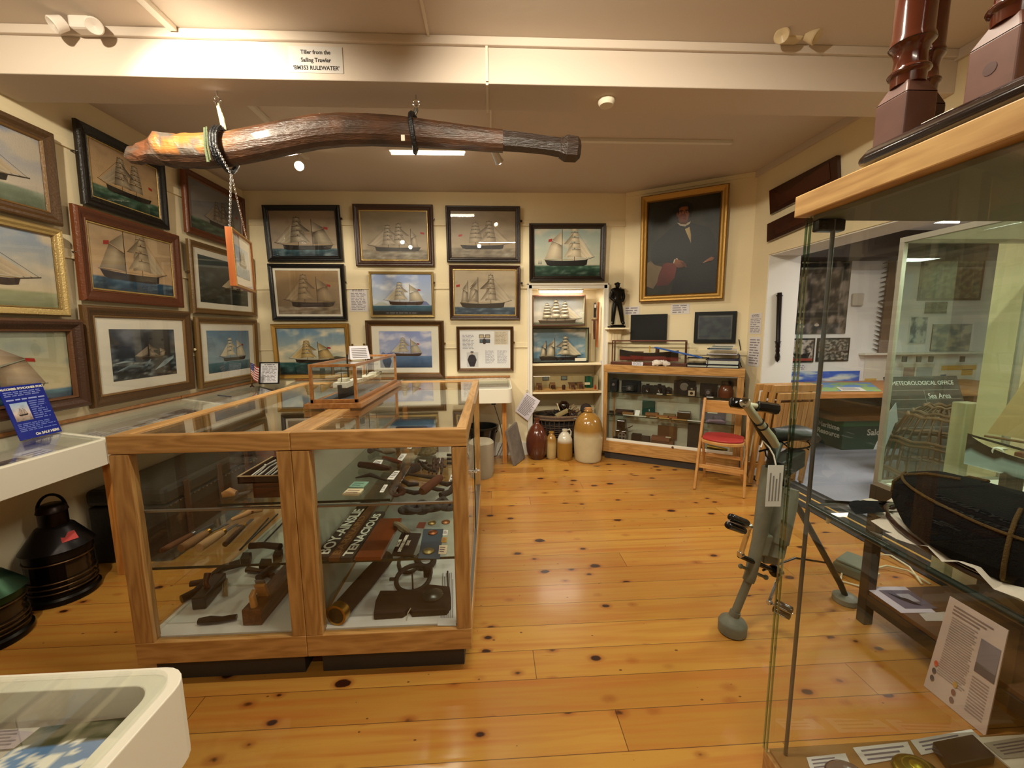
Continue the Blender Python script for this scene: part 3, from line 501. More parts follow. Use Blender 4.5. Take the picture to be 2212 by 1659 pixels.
# ---------------------------------------------------------------- portrait
def portrait(mb,w,h,M):
    X=lambda a:(a-.5)*w; Z=lambda b:b*h; nx,nz=30,38
    vs=[];cs=[]
    for j in range(nz+1):
        for i in range(nx+1):
            a=i/nx;b=j/nz; vs.append((X(a),0,Z(b))); n=noise.fractal(V((a*3,b*3,2)),1,2,4); cs.append(mixc((.15,.14,.09),(.075,.075,.055),max(0,min(1,.5+n-.4*(1-abs(a-.5)*2)))))
    mb.add(vs,[(j*(nx+1)+i,j*(nx+1)+i+1,(j+1)*(nx+1)+i+1,(j+1)*(nx+1)+i) for j in range(nz) for i in range(nx)],cs,M=M)
    k=[0]
    def P(pts,c):
        k[0]+=1; mb.add([(X(a),-.0004*k[0],Z(b)) for a,b in pts],[tuple(range(len(pts)))],c,M=M)
    def E(cx,cz,rx,rz_,c,n=18,c2=None):
        k[0]+=1; pts=[(X(cx),-.0004*k[0],Z(cz))]+[(X(cx+rx*cos(2*pi*i/n)),-.0004*k[0],Z(cz+rz_*sin(2*pi*i/n))) for i in range(n)]
        mb.add(pts,[(0,1+i,1+(i+1)%n) for i in range(n)],[c]+[(c2 or c)]*n,M=M)
    P([(0,.10),(.10,.07),(.16,.14),(.22,.22),(.25,.30),(.12,.33),(.05,.38),(0,.36)],[(.42,.36,.26),(.36,.30,.22),(.44,.38,.28),(.4,.34,.25),(.45,.38,.28),(.4,.33,.24),(.3,.25,.18),(.4,.34,.24)])
    P([(.15,.10),(.32,.10),(.42,.18),(.48,.26),(.46,.33),(.36,.36),(.24,.33),(.18,.22)],[(.30,.10,.08),(.25,.08,.06),(.34,.12,.10),(.40,.15,.12),(.34,.13,.11),(.38,.15,.12),(.34,.12,.1),(.3,.1,.08)])
    blk=(.035,.035,.04)
    P([(.05,.42),(.08,.55),(.20,.63),(.36,.72),(.44,.745),(.62,.74),(.70,.72),(.85,.68),(.93,.60),(.98,.45),(1,.30),(1,0),(.36,0),(.42,.20),(.45,.33),(.26,.35),(.10,.34)],[mixc(blk,(.08,.075,.07),(i%4)/6) for i in range(17)])
    P([(.52,.72),(.60,.70),(.625,.62),(.63,.53),(.60,.58),(.55,.66)],[(.68,.60,.40),(.62,.54,.36),(.56,.48,.32),(.52,.44,.3),(.62,.54,.36),(.66,.58,.4)])
    P([(.42,.76),(.50,.70),(.60,.73),(.615,.755),(.52,.735)],(.62,.58,.50)); P([(.46,.725),(.54,.71),(.60,.725),(.60,.70),(.53,.68),(.48,.695)],(.03,.03,.03))
    sk=(.46,.25,.14); P([(.45,.77),(.47,.74),(.55,.73),(.58,.76),(.58,.80),(.45,.80)],(.32,.17,.09))
    E(.505,.845,.085,.088,(.58,.34,.20),c2=(.42,.23,.13)); E(.50,.80,.055,.045,(.44,.24,.14),c2=(.36,.19,.1))
    hr=(.06,.045,.035); P([(.40,.84),(.395,.90),(.44,.95),(.52,.965),(.60,.945),(.625,.89),(.61,.86),(.60,.90),(.55,.915),(.48,.915),(.445,.90),(.435,.85),(.44,.80),(.42,.79)],hr); P([(.60,.86),(.62,.85),(.615,.80),(.60,.79)],hr); E(.40,.87,.05,.05,hr); E(.605,.885,.035,.05,hr)
    for ex in (.48,.555): P([(ex-.022,.868),(ex+.02,.868),(ex+.022,.878),(ex-.02,.880)],hr); E(ex,.855,.016,.006,(.55,.42,.32)); E(ex,.855,.006,.006,(.05,.03,.02))
    P([(.515,.865),(.528,.865),(.54,.825),(.515,.82)],(.38,.2,.11)); P([(.49,.795),(.55,.795),(.535,.786),(.505,.786)],(.34,.11,.08)); E(.425,.84,.014,.025,(.4,.22,.13))
    P([(.40,.37),(.44,.385),(.46,.37),(.42,.33),(.39,.335)],(.72,.68,.60)); P([(.42,.38),(.52,.35),(.58,.31),(.52,.28),(.46,.28),(.40,.33)],[(.50,.30,.18),(.46,.27,.16),(.40,.23,.13),(.3,.16,.1),(.34,.18,.11),(.46,.27,.17)])
    for i in range(4): P([(.50+.012*i,.345-.012*i),(.575+.006*i,.32-.013*i),(.57+.006*i,.312-.013*i),(.495+.012*i,.335-.012*i)],(.30,.16,.09))
    P([(.80,.31),(.86,.345),(.92,.37),(.96,.355),(.94,.33),(.86,.32)],[(.62,.56,.48),(.55,.35,.24),(.5,.3,.2),(.42,.25,.16),(.40,.23,.15),(.5,.3,.2)])
picture('large gold framed oil portrait of a seated dark-haired man in a black coat',WP,[(1387,428),(1576,398),(1564,645),(1381,654)],.072,'gold',portrait,glass=False,depth=.06,tilt=2.5,name='framed_portrait',ro=0)
# ---------------------------------------------------------------- helpers for things lying on shelves
def S(x,y,z): return onz(x,y,z)
def plate(name,label,cat,px,z,th,c,mat=None,group=None,bv=.001,deco=None):
    P=[S(x,y,z) for x,y in px]; o=sum(P,V((0,0,0)))/len(P); ang=atan2((P[1]-P[0]).y,(P[1]-P[0]).x)
    P2=[(p.x,p.y) for p in P]; area=sum(P2[i][0]*P2[(i+1)%len(P2)][1]-P2[(i+1)%len(P2)][0]*P2[i][1] for i in range(len(P2)))
    if area<0: P2=P2[::-1]
    mb=MB().slab(P2,z+.0008,z+th,c)
    if deco: deco(mb,P,z+th)
    return solo(name,mb,mat or PLAIN,label,cat,loc=V((o.x,o.y,z)),rot=ang,group=group,bv=bv)
def inkrows(mb,P,z,n=4,c=(.4,.38,.4),m=.12):      # rows of print across a quad whose P[0]->P[1] is the reading direction
    a,b,d=P[0],P[1],P[3]
    for i in range(n):
        t=m+(1-2*m)*(i+.5)/n; h=(1-2*m)/n*.4; e=.88-random.random()*.2
        q=[a+(d-a)*(t-h/2)+(b-a)*.1,a+(d-a)*(t-h/2)+(b-a)*e,a+(d-a)*(t+h/2)+(b-a)*e,a+(d-a)*(t+h/2)+(b-a)*.1]
        mb.poly([(p.x,p.y,z+.0006) for p in q],c)
def card(label,px,z,group='typed exhibit labels',n=3,c=(.90,.89,.86),name='label_card'):
    return plate(name,label,'label',px,z,.0025,c,group=group,bv=0,deco=lambda mb,P,zz: inkrows(mb,P,zz,n))
def handle(mb,p,q,r,c,prof=(.75,1,1.05,.95,.9,.6)):
    p,q=V(p),V(q); n=len(prof); mb.tube([p+(q-p)*i/(n-1) for i in range(n)],[r*k for k in prof],12,c)
def rrect(x0,x1,y0,y1,r,n=6,corners=(1,1,1,1)):
    pts=[]
    for k,(cx,cy,a) in enumerate(((x1-r,y0+r,-90),(x1-r,y1-r,0),(x0+r,y1-r,90),(x0+r,y0+r,180))):
        if corners[k]: pts+=[(cx+r*cos(radians(a+90*i/n)),cy+r*sin(radians(a+90*i/n))) for i in range(n+1)]
        else: pts.append(((x1,y0),(x1,y1),(x0,y1),(x0,y0))[k])
    return pts
# ---------------------------------------------------------------- the two glazed island cases
def island(label,x0,x1,right):
    t=thing('glass_display_case',label,'display case',loc=((x0+x1)/2,2.29,0)); y0,y1=1.506,3.078; M=lambda mb,n,m,**k: part(n,mb,m,t,world=True,**k)
    a=x0+(.03 if not right else .035); b=x1-.035
    M(MB().box((a,y0+.045,0),(b,y1-.04,.108)),'plinth',DGREY,bv=.002)
    base=MB().box((x0,y0,.108),(x1,y0+.03,.2)).box((x0,y1-.03,.108),(x1,y1,.2)).box((x0+.002,y0+.02,.11),(x1-.002,y1-.02,.185))
    M(base,'base_frame',ASH,bv=.003)
    M(MB().box((x0,y0+.03,.108),(x0+.03,y1-.03,.2)).box((x1-.03,y0+.03,.108),(x1,y1-.03,.2)),'side_rail',ASHY,bv=.003)
    lf=(.072 if not right else .065); rt=(.055 if not right else .058)
    for q in ((x0,y0,lf),(x0,y1-.04,.045),(x1-rt,y0,rt),(x1-.04,y1-.04,.04)): M(MB().box((q[0]+.0005,q[1]+.001,.2),(q[0]+q[2]-.0005,q[1]+.035,.961)),'post',ASHZ,bv=.002)
    M(MB().box((x0,y0,.964),(x1,y0+.034,1.033)),'lid_rail',ASH,bv=.003); M(MB().box((x0,y1-.05,.964),(x1,y1,1.033)),'lid_rail',ASH,bv=.003)
    M(MB().box((x0,y0+.034,.964),(x0+.062,y1-.05,1.033)).box((x1-.04,y0+.034,.964),(x1,y1-.05,1.033)),'lid_side',ASHY,bv=.003)
    g=MB().box((x0+.06,y0+.03,1.022),(x1-.038,y1-.045,1.028)); M(g,'top_glass',GLASS)
    M(MB().poly([(x0+lf,y0+.016,.2),(x1-rt,y0+.016,.2),(x1-rt,y0+.016,.962),(x0+lf,y0+.016,.962)]),'front_glass',GLASS)
    M(MB().poly([(x0+.04,y1-.02,.2),(x1-.04,y1-.02,.2),(x1-.04,y1-.02,.962),(x0+.04,y1-.02,.962)]),'back_glass',GLASS)
    M(MB().box((x0+.03,y0+.034,.186),(x1-.03,y1-.034,.203)),'deck',WHITEM)
    if right:
        M(MB().box((x0+.008,y0+.036,.203),(x0+.020,y1-.05,.962)),'side_panel',LININ)
        for z in (.20,.955): M(MB().box((x1-.028,y0+.036,z),(x1-.004,y1-.04,z+.012)),'door_track',STEEL,bv=.001)
        for k,(ya,yb,xx) in enumerate(((y0+.036,2.33,x1-.012),(2.27,y1-.04,x1-.020))):
            d=M(MB().poly([(xx,ya,.212),(xx,yb,.212),(xx,yb,.955),(xx,ya,.955)]),'sliding_door',GLASS)
            e=MB().bar((xx,yb if k==0 else ya,.212),(xx,yb if k==0 else ya,.955),.006,.005); part('door_edge',e,MT['dark_green_edge'],d,world=True)
        M(MB().tube([(x1-.02,2.30,.58),(x1+.022,2.30,.585)],.009,12).tube([(x1-.002,2.255,.583),(x1-.002,2.34,.583)],.005,8),'lock',CHROME)
    else:
        M(MB().poly([(x0+.012,y0+.036,.2),(x0+.012,y1-.04,.2),(x0+.012,y1-.04,.962),(x0+.012,y0+.036,.962)]),'side_glass',GLASS)
        M(MB().box((x0+.03,y0+.06,.203),(x0+.045,y1-.06,.212)),'deck_strip',WHITEP)
    for xx in (x0+.052,x1-.052):    # drilled shelf uprights
        u=M(MB().box((xx-.011,y0+.036,.2),(xx+.011,y0+.046,.962)),'shelf_upright',ASHZ)
        h=MB()
        for k in range(22): h.tube([(xx-.006,y0+.0355,.25+k*.032),(xx-.006,y0+.0362,.25+k*.032)],.003,8,(.12,.08,.05))
        part('peg_holes',h,PLAIN,u,world=True)
    xa,xb=x0+.035,x1-.035
    M(MB().box((xa,y0+.05,.480),(xb,y1-.06,.487)),'lower_shelf',GSMOKE); M(MB().box((xa,y0+.046,.479),(xb,y0+.0495,.488)),'shelf_edge',MT['dark_green_edge'])
    if right: u0,u1=x0+.03,-.412
    else: u0,u1=-1.075,x1-.035
    M(MB().box((u0,y0+.05,.735),(u1,y1-.06,.742)),'upper_shelf',GSMOKE); M(MB().box((u0,y0+.046,.734),(u1,y0+.0495,.743)),'shelf_edge',MT['dark_green_edge'])
    M(MB().box((xa,y0+.040,.719),(xb,y0+.052,.727)),'shelf_rail',STEEL)
    return t
pm('dark_green_edge',(.10,.15,.13),.2)
LC=island('left half of the large oak-framed glass island case, holding chisels, planes and a drafting set',-1.412,-.7575,False)
RC=island('right half of the large oak-framed glass island case, holding name boards and rusty fittings',-.7565,-.100,True)
# ---------------------------------------------------------------- contents, left case
ZU,ZL,ZD=.742,.487,.203
t=thing('wooden_instrument_box','closed dark mahogany box directly under the open drafting set','box',loc=(-.90,1.70,ZU))
part('body',MB().box((-.965,1.60,ZU+.001),(-.80,1.90,ZU+.045)),MAHO,t,world=True,bv=.002); part('lid',MB().box((-.965,1.60,ZU+.046),(-.80,1.90,ZU+.062)),MAHO,t,world=True,bv=.002)
z=ZU+.0625
t=thing('drafting_set','open case of silver drafting instruments with its dark lid raised, on a mahogany box','drafting set',loc=(-.93,1.72,z))
tr=MB().box((-1.02,1.60,z),(-.84,1.86,z+.006),(.12,.07,.07)).box((-1.02,1.60,z),(-.84,1.606,z+.03),(.20,.13,.09)).box((-1.02,1.854,z),(-.84,1.86,z+.03),(.20,.13,.09)).box((-1.02,1.60,z),(-1.014,1.86,z+.03),(.2,.13,.09)).box((-.846,1.60,z),(-.84,1.86,z+.03),(.2,.13,.09)); part('tray',tr,PLAIN,t,world=True)
lp=MB(); lp.add([(-.838,1.60,z+.03),(-.838,1.86,z+.03),(-.815,1.86,z+.19),(-.815,1.60,z+.19),(-.826,1.60,z+.03),(-.826,1.86,z+.03),(-.803,1.86,z+.19),(-.803,1.60,z+.19)],[(0,1,2,3),(7,6,5,4),(0,3,7,4),(1,5,6,2),(3,2,6,7),(0,4,5,1)],(.10,.07,.06)); part('lid',lp,PLAIN,t,world=True)
part('edge_beading',MB().bar((-1.02,1.60,z+.031),(-.84,1.60,z+.031),.006,.003,(.7,.6,.45)).bar((-1.017,1.60,z+.031),(-1.017,1.86,z+.031),.006,.003,(.7,.6,.45)),PLAIN,t,world=True)
for k in range(6):
    x=-1.0+k*.027; mb=MB().tube([(x,1.62,z+.010),(x+.008,1.68,z+.018),(x,1.75,z+.020),(x+.004,1.84,z+.018)],[.0015,.004,.003,.005],8)
    if k%2==0: mb.tube([(x+.004,1.76,z+.02),(x+.016,1.70,z+.018),(x+.014,1.64,z+.012)],[.003,.0025,.001],8).ball((x+.001,1.76,z+.022),.006,seg=8,ring=6)
    part('instrument',mb,pm('bright_nickel_%d'%k,(.80,.79,.75),.3,.35),t,world=True)
t=thing('small_plane','small pale wooden thumb plane with steel blade, beside the drafting set','plane',loc=S(492,1078,ZU))
p=S(480,1079,ZU); q=S(508,1074,ZU)
part('body',MB().tube([p+V((0,0,.018)),p+V((.02,.02,.022)),p+V((.045,.02,.016))],[.010,.019,.012],10),BEECHX,t,world=True); part('blade',MB().bar(p+V((.04,.02,.010)),p+V((.095,.03,.018)),.03,.003),STEEL,t,world=True)
hc=((.38,.24,.13),(.52,.38,.24),(.72,.58,.40),(.30,.20,.13))
for k,(a,b,c,r,lab) in enumerate([((350,1196),(418,1158),(462,1133),.0125,'slim dark-handled chisel, leftmost of the row on the lower shelf'),((392,1194),(450,1158),(492,1134),.019,'thick brown-handled chisel with dark butt, second from left on the lower shelf'),((432,1192),(483,1158),(512,1134),.019,'pale wooden-handled chisel with grey butt, third from left on the lower shelf'),((487,1182),(528,1142),(545,1124),.013,'slender chrome-banded gouge with dark handle, right of the pale chisel')]):
    up=V((0,0,r)); A,B,C=S(*a,ZL)+up,S(*b,ZL)+up,S(*c,ZL)+V((0,0,.006)); t=thing('chisel',lab,'chisel',loc=A-up,group=None)
    mb=MB(); handle(mb,A,B,r,hc[k],(.9,1,1,.95,.85,.7)); part('handle',mb,GLOSS if k==3 else PLAIN,t,world=True); part('blade',MB().bar(B-up*.2,C,.016,.003,(.42,.43,.44)),METC,t,world=True)
    part('ferrule',MB().tube([B-(B-A)*.06,B+(B-A)*.04],r*.8,12),BRASS if k else STEEL,t,world=True)
def tool(name,label,cat,pts,mat=IRON,world=True,extra=None):   # pts: list of (px,py,z,r,colour) runs
    mb=MB(); P0=None
    for run in pts:
        c=run[0]; P=[S(x,y,z)+V((0,0,h)) for x,y,z,h,r in run[1:]]; mb.tube(P,[q[4] for q in run[1:]],10,c)
        if P0 is None: P0=P[0]
    if extra: extra(mb)
    return solo(name,mb,mat,label,cat,loc=V((P0.x,P0.y,pts[0][1][2])))
tool('spokeshave','pale bent wooden spokeshave behind the chisels on the lower shelf of the left case','spokeshave',[[(.72,.55,.36),(500,1128,ZL,.012,.008),(530,1118,ZL,.016,.013),(545,1108,ZL,.014,.016),(568,1105,ZL,.012,.012)],[(.4,.25,.14),(545,1112,ZL,.012,.008),(530,1090,ZL,.014,.012)]],PLAIN)
tool('wood_saw','dark wooden saw handle on the lower shelf beside the case\'s middle post','saw',[[(.13,.09,.07),(540,1186,ZL,.014,.014),(570,1184,ZL,.014,.013),(606,1188,ZL,.014,.015)],[(.2,.2,.2),(520,1190,ZL,.006,.004),(580,1122,ZL,.006,.004)]],GLOSS)
for k,(a,b) in enumerate((((518,1190),(600,1112)),((560,1184),(612,1130)))):
    tool('steel_rasp','long thin steel rasp lying towards the back on the lower shelf, %s'%('nearest the chisels' if k==0 else 'nearest the middle post'),'file',[[(.35,.38,.38),(*a,ZL,.004,.004),(*b,ZL,.004,.004)]],METC)
# deck
DB=(.16,.10,.075)
tool('hand_drill','dark wooden bow drill with thick body and pale tangled cord on the white deck, left','drill',[[DB,(393,1306,ZD,.025,.018),(425,1290,ZD,.025,.02),(452,1268,ZD,.03,.025),(480,1240,ZD,.03,.018),(520,1228,ZD,.03,.02)],[(.22,.13,.09),(412,1270,ZD,.02,.014),(446,1264,ZD,.02,.014)]],GLOSS,
  extra=lambda mb: [mb.tube([S(486+6*sin(k*1.3),1262+i*8,ZD)+V((0,0,.03-.004*i)) for i in range(5)],.0025,6,(.62,.52,.36)) for k in range(4)])
t=thing('block_plane','dark wooden smoothing plane with upright tote on the white deck','plane',loc=S(455,1305,ZD))
mb=MB(); A,B=S(430,1318,ZD),S(478,1262,ZD); mb.bar(A+V((0,0,.03)),B+V((0,0,.03)),.055,.058); part('body',mb,DARKW,t,world=True,bv=.006)
mb=MB(); mb.tube([A*.6+B*.4+V((0,0,.055)),A*.62+B*.38+V((0,0,.09)),A*.5+B*.5+V((0,0,.115))],[.014,.012,.016],10); part('tote',mb,MAHOZ,t,world=True)
t=thing('jack_plane','long mid-brown wooden jack plane with wedge in the left case, largest on its deck','plane',loc=S(560,1320,ZD))
A,B=S(545,1352,ZD)+V((0,0,.036)),S(640,1240,ZD)+V((0,0,.036)); mb=MB().bar(A,B,.078,.070); part('body',mb,wood('brown_plane_wood',(.45,.28,.15),(.32,.18,.09),'Y',1.5,.4),t,world=True,bv=.004)
part('wedge',MB().bar(A*.72+B*.28+V((0,0,.02)),A*.80+B*.20+V((0,0,.10)),.045,.016),BEECH,t,world=True,bv=.003); part('iron',MB().bar(A*.70+B*.30+V((0,0,.02)),A*.80+B*.20+V((0,0,.12)),.04,.004),STEEL,t,world=True)
part('tote',MB().tube([A*.93+B*.07+V((0,0,.03)),A*.95+B*.05+V((0,0,.085)),A*.9+B*.1+V((0,0,.10))],[.015,.013,.01],10),BEECH,t,world=True)
tool('caulking_tool','dark polished wooden handle lying crosswise at the front of the white deck','tool handle',[[(.11,.06,.06),(430,1350,ZD,.016,.013),(455,1347,ZD,.016,.017),(480,1346,ZD,.016,.013),(512,1340,ZD,.016,.012)]],GLOSS)
tool('marking_gauge','brown wooden gauge with rounded arm at the back of the deck beside the jack plane','gauge',[[(.25,.15,.09),(535,1238,ZD,.02,.016),(562,1242,ZD,.02,.012),(590,1252,ZD,.02,.014)],[(.2,.12,.07),(560,1262,ZD,.03,.02),(600,1230,ZD,.03,.02)]],GLOSS)
for k,px in enumerate(([(560,1235),(585,1235),(588,1222),(566,1222)],[(520,1222),(540,1222),(545,1208),(526,1208)],[(590,1215),(608,1215),(612,1200),(596,1200)])):
    plate('wood_block','dark wooden block at the back of the left deck, %s'%('beside the gauge','leftmost','nearest the middle post')[k],'block',px,ZD,.04,(.14,.10,.08),PLAIN)
# ---------------------------------------------------------------- contents, right case
plate('booklet','small turquoise booklet with cream edge on the upper glass shelf of the right island case','booklet',[(754,1054),(785,1055),(797,1043),(765,1043)],ZU,.006,(.50,.64,.56),deco=lambda mb,P,z:inkrows(mb,P,z,2,(.3,.45,.4)))
plate('booklet','cream booklet with pinkish edge, front of the upper shelf in the right island case','booklet',[(739,1071),(775,1072),(786,1059),(752,1059)],ZU,.008,(.86,.80,.66),deco=lambda mb,P,z:inkrows(mb,P,z,2,(.6,.5,.45)))
cards=[([(820,1064),(828,1064),(838,1048),(830,1048)],'white label card at the front of the upper shelf, nearest its edge'),([(836,1036),(850,1037),(864,1018),(853,1018)],'white label card beside the thick dark fid on the upper shelf'),([(802,1004),(821,1008),(828,994),(812,994)],'notched white label card behind the thick dark fid'),([(857,995),(868,996),(879,981),(867,981)],'white label card beside the pale rope ball on the upper shelf'),([(879,969),(888,970),(893,962),(885,962)],'small white label card far along the upper shelf edge'),([(853,961),(859,962),(861,956),(856,956)],'tiny white label card at the back of the upper shelf')]
for px,l in cards: card(l,px,ZU,n=4,group=None)
tool('fid','thick dark wooden fid on the upper glass shelf of the right island case','fid',[[(.17,.09,.08),(777,1011,ZU,.018,.015),(800,1014,ZU,.018,.017),(825,1018,ZU,.018,.015),(844,1020,ZU,.018,.009)]],GLOSS)
tool('fid','slim reddish brown fid behind the thick one on the upper shelf','fid',[[(.34,.19,.13),(828,993,ZU,.012,.009),(850,999,ZU,.012,.012),(866,1004,ZU,.012,.009)]],GLOSS)
tool('serving_mallet','small grey-brown mallet with a barrel head at the back of the upper shelf','mallet',[[(.25,.20,.17),(799,981,ZU,.018,.016),(814,972,ZU,.018,.016)],[(.3,.24,.18),(808,977,ZU,.018,.006),(836,983,ZU,.01,.006)]],PLAIN)
tool('rope_ball','pale oval rope-covered ball on the upper glass shelf','rope ball',[[(.42,.36,.28),(826,984,ZU,.018,.006),(834,982,ZU,.02,.019),(846,981,ZU,.02,.019),(855,983,ZU,.02,.006)]],PLAIN)
tool('small_tool','dark cloth-like roll lying under the thick fid on the upper shelf','tool',[[(.13,.12,.10),(768,1034,ZU,.004,.003),(800,1030,ZU,.01,.010),(836,1040,ZU,.004,.004)]],PLAIN)
plate('blue_booklet','dark blue flat booklet at the far end of the upper shelf, right island case','booklet',[(842,925),(930,925),(936,908),(856,908)],ZU,.01,(.12,.20,.34))
# name boards on lower shelf (run away from the camera)
def board(label,a,b,wd,c,mat,txt=None,tm=WINK,size=.05,name='name_board',tl=None):
    A,B=S(*a,ZL),S(*b,ZL); d=B-A; L=d.length; ang=atan2(d.y,d.x); M=rz(ang,V((A.x,A.y,ZL+.0005)))
    t=thing(name,label,'name board',M=M); part('plank',MB().box((0,-wd/2,0),(L,wd/2,.018),c),mat,t,bv=.002)
    if txt:
        me=textmesh('lettering',txt,size,tm,Matrix.Translation((L*.03,0,.0185)),t,'LEFT',.0004,bold=.0012,sx=1)
        w_=max(v.co.x for v in me.data.vertices)-L*.03; s=(tl or .9)*L/w_
        for v in me.data.vertices: v.co.x=L*.03+(v.co.x-L*.03)*s
    return t
board('dark narrow name board lettered BOY-AINSLIE in worn white, leftmost on the lower shelf',(694,1212),(796,1086),.062,(.22,.17,.13),PLAIN,'BOY-AINSLIE',WINK,.066,tl=.76)
board('brown name board with faint gold letters between the two white-lettered boards',(722,1214),(812,1086),.045,(.36,.23,.12),PLAIN,'BARNARD',GOLDL,.040,tl=.62)
board('dark name board lettered TENACIOUS in pale capitals on the lower shelf',(748,1214),(822,1112),.050,(.20,.18,.15),PLAIN,'TENACIOUS',WINK,.050,tl=.90)
board('plain reddish varnished plank on the lower shelf beside the TENACIOUS board',(795,1212),(845,1127),.105,(.42,.20,.09),GLOSS,None,name='varnished_board')
t=plate('black_sign','small black sign with white lettering lying among medals on the lower shelf','sign',[(846,1202),(893,1203),(910,1156),(868,1154)],ZL,.010,(.07,.06,.07),GLOSS)
A=S(861,1200,ZL); B=S(882,1158,ZL); an=atan2((B-A).y,(B-A).x)
Mi=WM[t.name].inverted()@rz(an,(A+B)/2+V((.0,0,.0112)))
textmesh('lettering','SALCOMBE\nSHIPOWNERS & MARINERS\nLEAGUE',.0185,WINK,Mi@Matrix.Translation((0,0,0)),t,'CENTER',.0003,bold=.0006,sx=.62,lsp=1.1)
for k,(x,y,r,c,l) in enumerate([(933,1131,.020,(.55,.47,.28),'brass medallion at the back left of the four on the lower shelf'),(963,1129,.021,(.60,.42,.28),'copper medallion at the back right of the four on the lower shelf'),(935,1152,.022,(.55,.34,.22),'reddish bronze medallion, second row of the four on the lower shelf'),(926,1192,.024,(.50,.45,.28),'greenish brass medallion nearest the front on the lower shelf')]):
    p=S(x,y,ZL); solo('medallion',MB().lathe([(0,.0),(r*.98,.0),(r,.002),(r,.004),(r*.9,.0055),(r*.86,.0045),(r*.5,.0055),(r*.45,.006),(0,.006)],p+V((0,0,.0008)),28,c),METC,l,'medallion',loc=p)
for px,l,c in (([(956,1157),(966,1157),(968,1146),(958,1146)],'small white label card beside the medallions',(.88,.87,.84)),([(953,1172),(964,1172),(966,1162),(955,1162)],'small yellow card beside the medallions',(.72,.52,.16)),([(947,1197),(964,1198),(967,1179),(949,1179)],'cream square card near the front of the lower shelf',(.86,.80,.68)),([(967,1052),(985,1052),(990,1026),(974,1026)],'large white typed card beside the case\'s right post',(.88,.88,.88))): card(l,px,ZL,None,3,c)
plate('brown_card','small rust-brown card behind the black sign on the lower shelf','card',[(899,1141),(916,1142),(921,1129),(905,1129)],ZL,.003,(.38,.18,.13))
plate('blue_card','blue-grey felt card under the medallions on the lower shelf','card',[(903,1207),(950,1208),(958,1143),(915,1143)],ZL,.0012,(.20,.27,.32))
t=solo('ring_ornament',MB().ring(S(868,1150,ZL)+V((0,0,.02)),.035,.012,24,8,(.45,.42,.33),(.5,.6,.6)),GLOSS,'greenish glass ring leaning behind the varnished plank','ring')
# chains and shackles
def shackle(label,x,y,z,R,r,ang,c=(.26,.28,.27),name='shackle',mat=IRON):
    p=S(x,y,z); Q=rz(ang); mb=MB(); pts=[Q@V((R*cos(a),R*1.5*sin(a)+(R*.6 if sin(a)>0 else 0),0)) for a in [k*2*pi/18 for k in range(18)]]
    mb.tube([p+V((0,0,r+.001))+q for q in pts],r,8,c,True); return solo(name,mb,mat,label,'shackle',loc=p)
for i in range(7):
    p=S(886+13*i,1108+(i%2)*6-1.5*i,ZL); a=i*.9; mb=MB(); Q=rz(a)
    mb.tube([p+V((0,0,.018+(i%2)*.024))+Q@V((.048*cos(b),.030*sin(b),.008*cos(2*b)*(i%2))) for b in [k*2*pi/18 for k in range(18)]],.0145,8,(.19,.20,.20),True)
    solo('chain_link',mb,IRON,'thick grey link of the heavy chain heap on the lower shelf','chain link',loc=p,group='links of the heavy chain heap')
RU=(.30,.17,.11)
tool('deadeye','large dark rusty hook with ring end on the lower shelf, back left','hook',[[RU,(848,1072,ZL,.02,.014),(862,1046,ZL,.03,.02),(880,1020,ZL,.03,.016),(905,1012,ZL,.02,.02)],[(.28,.14,.09),(852,1050,ZL,.02,.02),(870,1070,ZL,.02,.022)]],IRON,extra=lambda mb: mb.ring(S(856,1070,ZL)+V((0,0,.03)),.032,.010,20,8,RU,(.3,-.6,.7)))
tool('marlinspike_roll','rust-brown cylindrical cork float with orange wrapping on the lower shelf','float',[[(.36,.20,.14),(911,1073,ZL,.03,.02),(916,1070,ZL,.03,.027),(946,1046,ZL,.03,.027),(952,1042,ZL,.03,.02)]],PLAIN)
tool('iron_clamp','dark iron clamp lying in front of the right post on the lower shelf','clamp',[[(.12,.11,.11),(952,1078,ZL,.02,.018),(972,1070,ZL,.02,.016),(984,1048,ZL,.02,.01)]],IRON)
tool('wooden_sheave','long grey-brown splayed wooden tool lying across the lower shelf','tool',[[(.27,.22,.17),(884,1028,ZL,.01,.008),(925,1034,ZL,.012,.012),(945,1036,ZL,.012,.014)],[(.2,.17,.15),(870,1030,ZL,.015,.02),(903,1016,ZL,.02,.026)]],PLAIN)
mb=MB(); p=S(925,984,ZL)
for k in range(4): mb.ring(p+V((.012*k-.02,.01*k,.03+.016*k)),.065-.01*k,.020,26,8,(.48,.42,.30),(.1*k,.1,1))
solo('rope_coil',mb,pm('old_rope',vc=True,rough=.9,var=.4,vs=60,bump=1,bs=60),'coil of pale frayed rope near the back of the lower shelf','rope',loc=p)
for k in range(6):
    x=936+9*(k%3); y=1016-12*(k//3); tool('caulking_iron','small rusty caulking iron in the row behind the rope coil label','caulking iron',[[(.30,.20,.17),(x,y,ZL,.008,.009),(x+2,y-10,ZL,.008,.012)],[(.2,.15,.13),(x,y,ZL,.008,.006),(x-2,y+10,ZL,.008,.005)]],IRON).__setitem__('group','row of small rusty caulking irons')
for k in range(3): tool('iron_bar','dark iron bar, one of three stacked beside the right post of the island case','bar',[[(.10,.09,.09),(966,986+9*k,ZL,.012,.010),(986,987+9*k,ZL,.012,.010)]],IRON).__setitem__('group','three iron bars by the post')
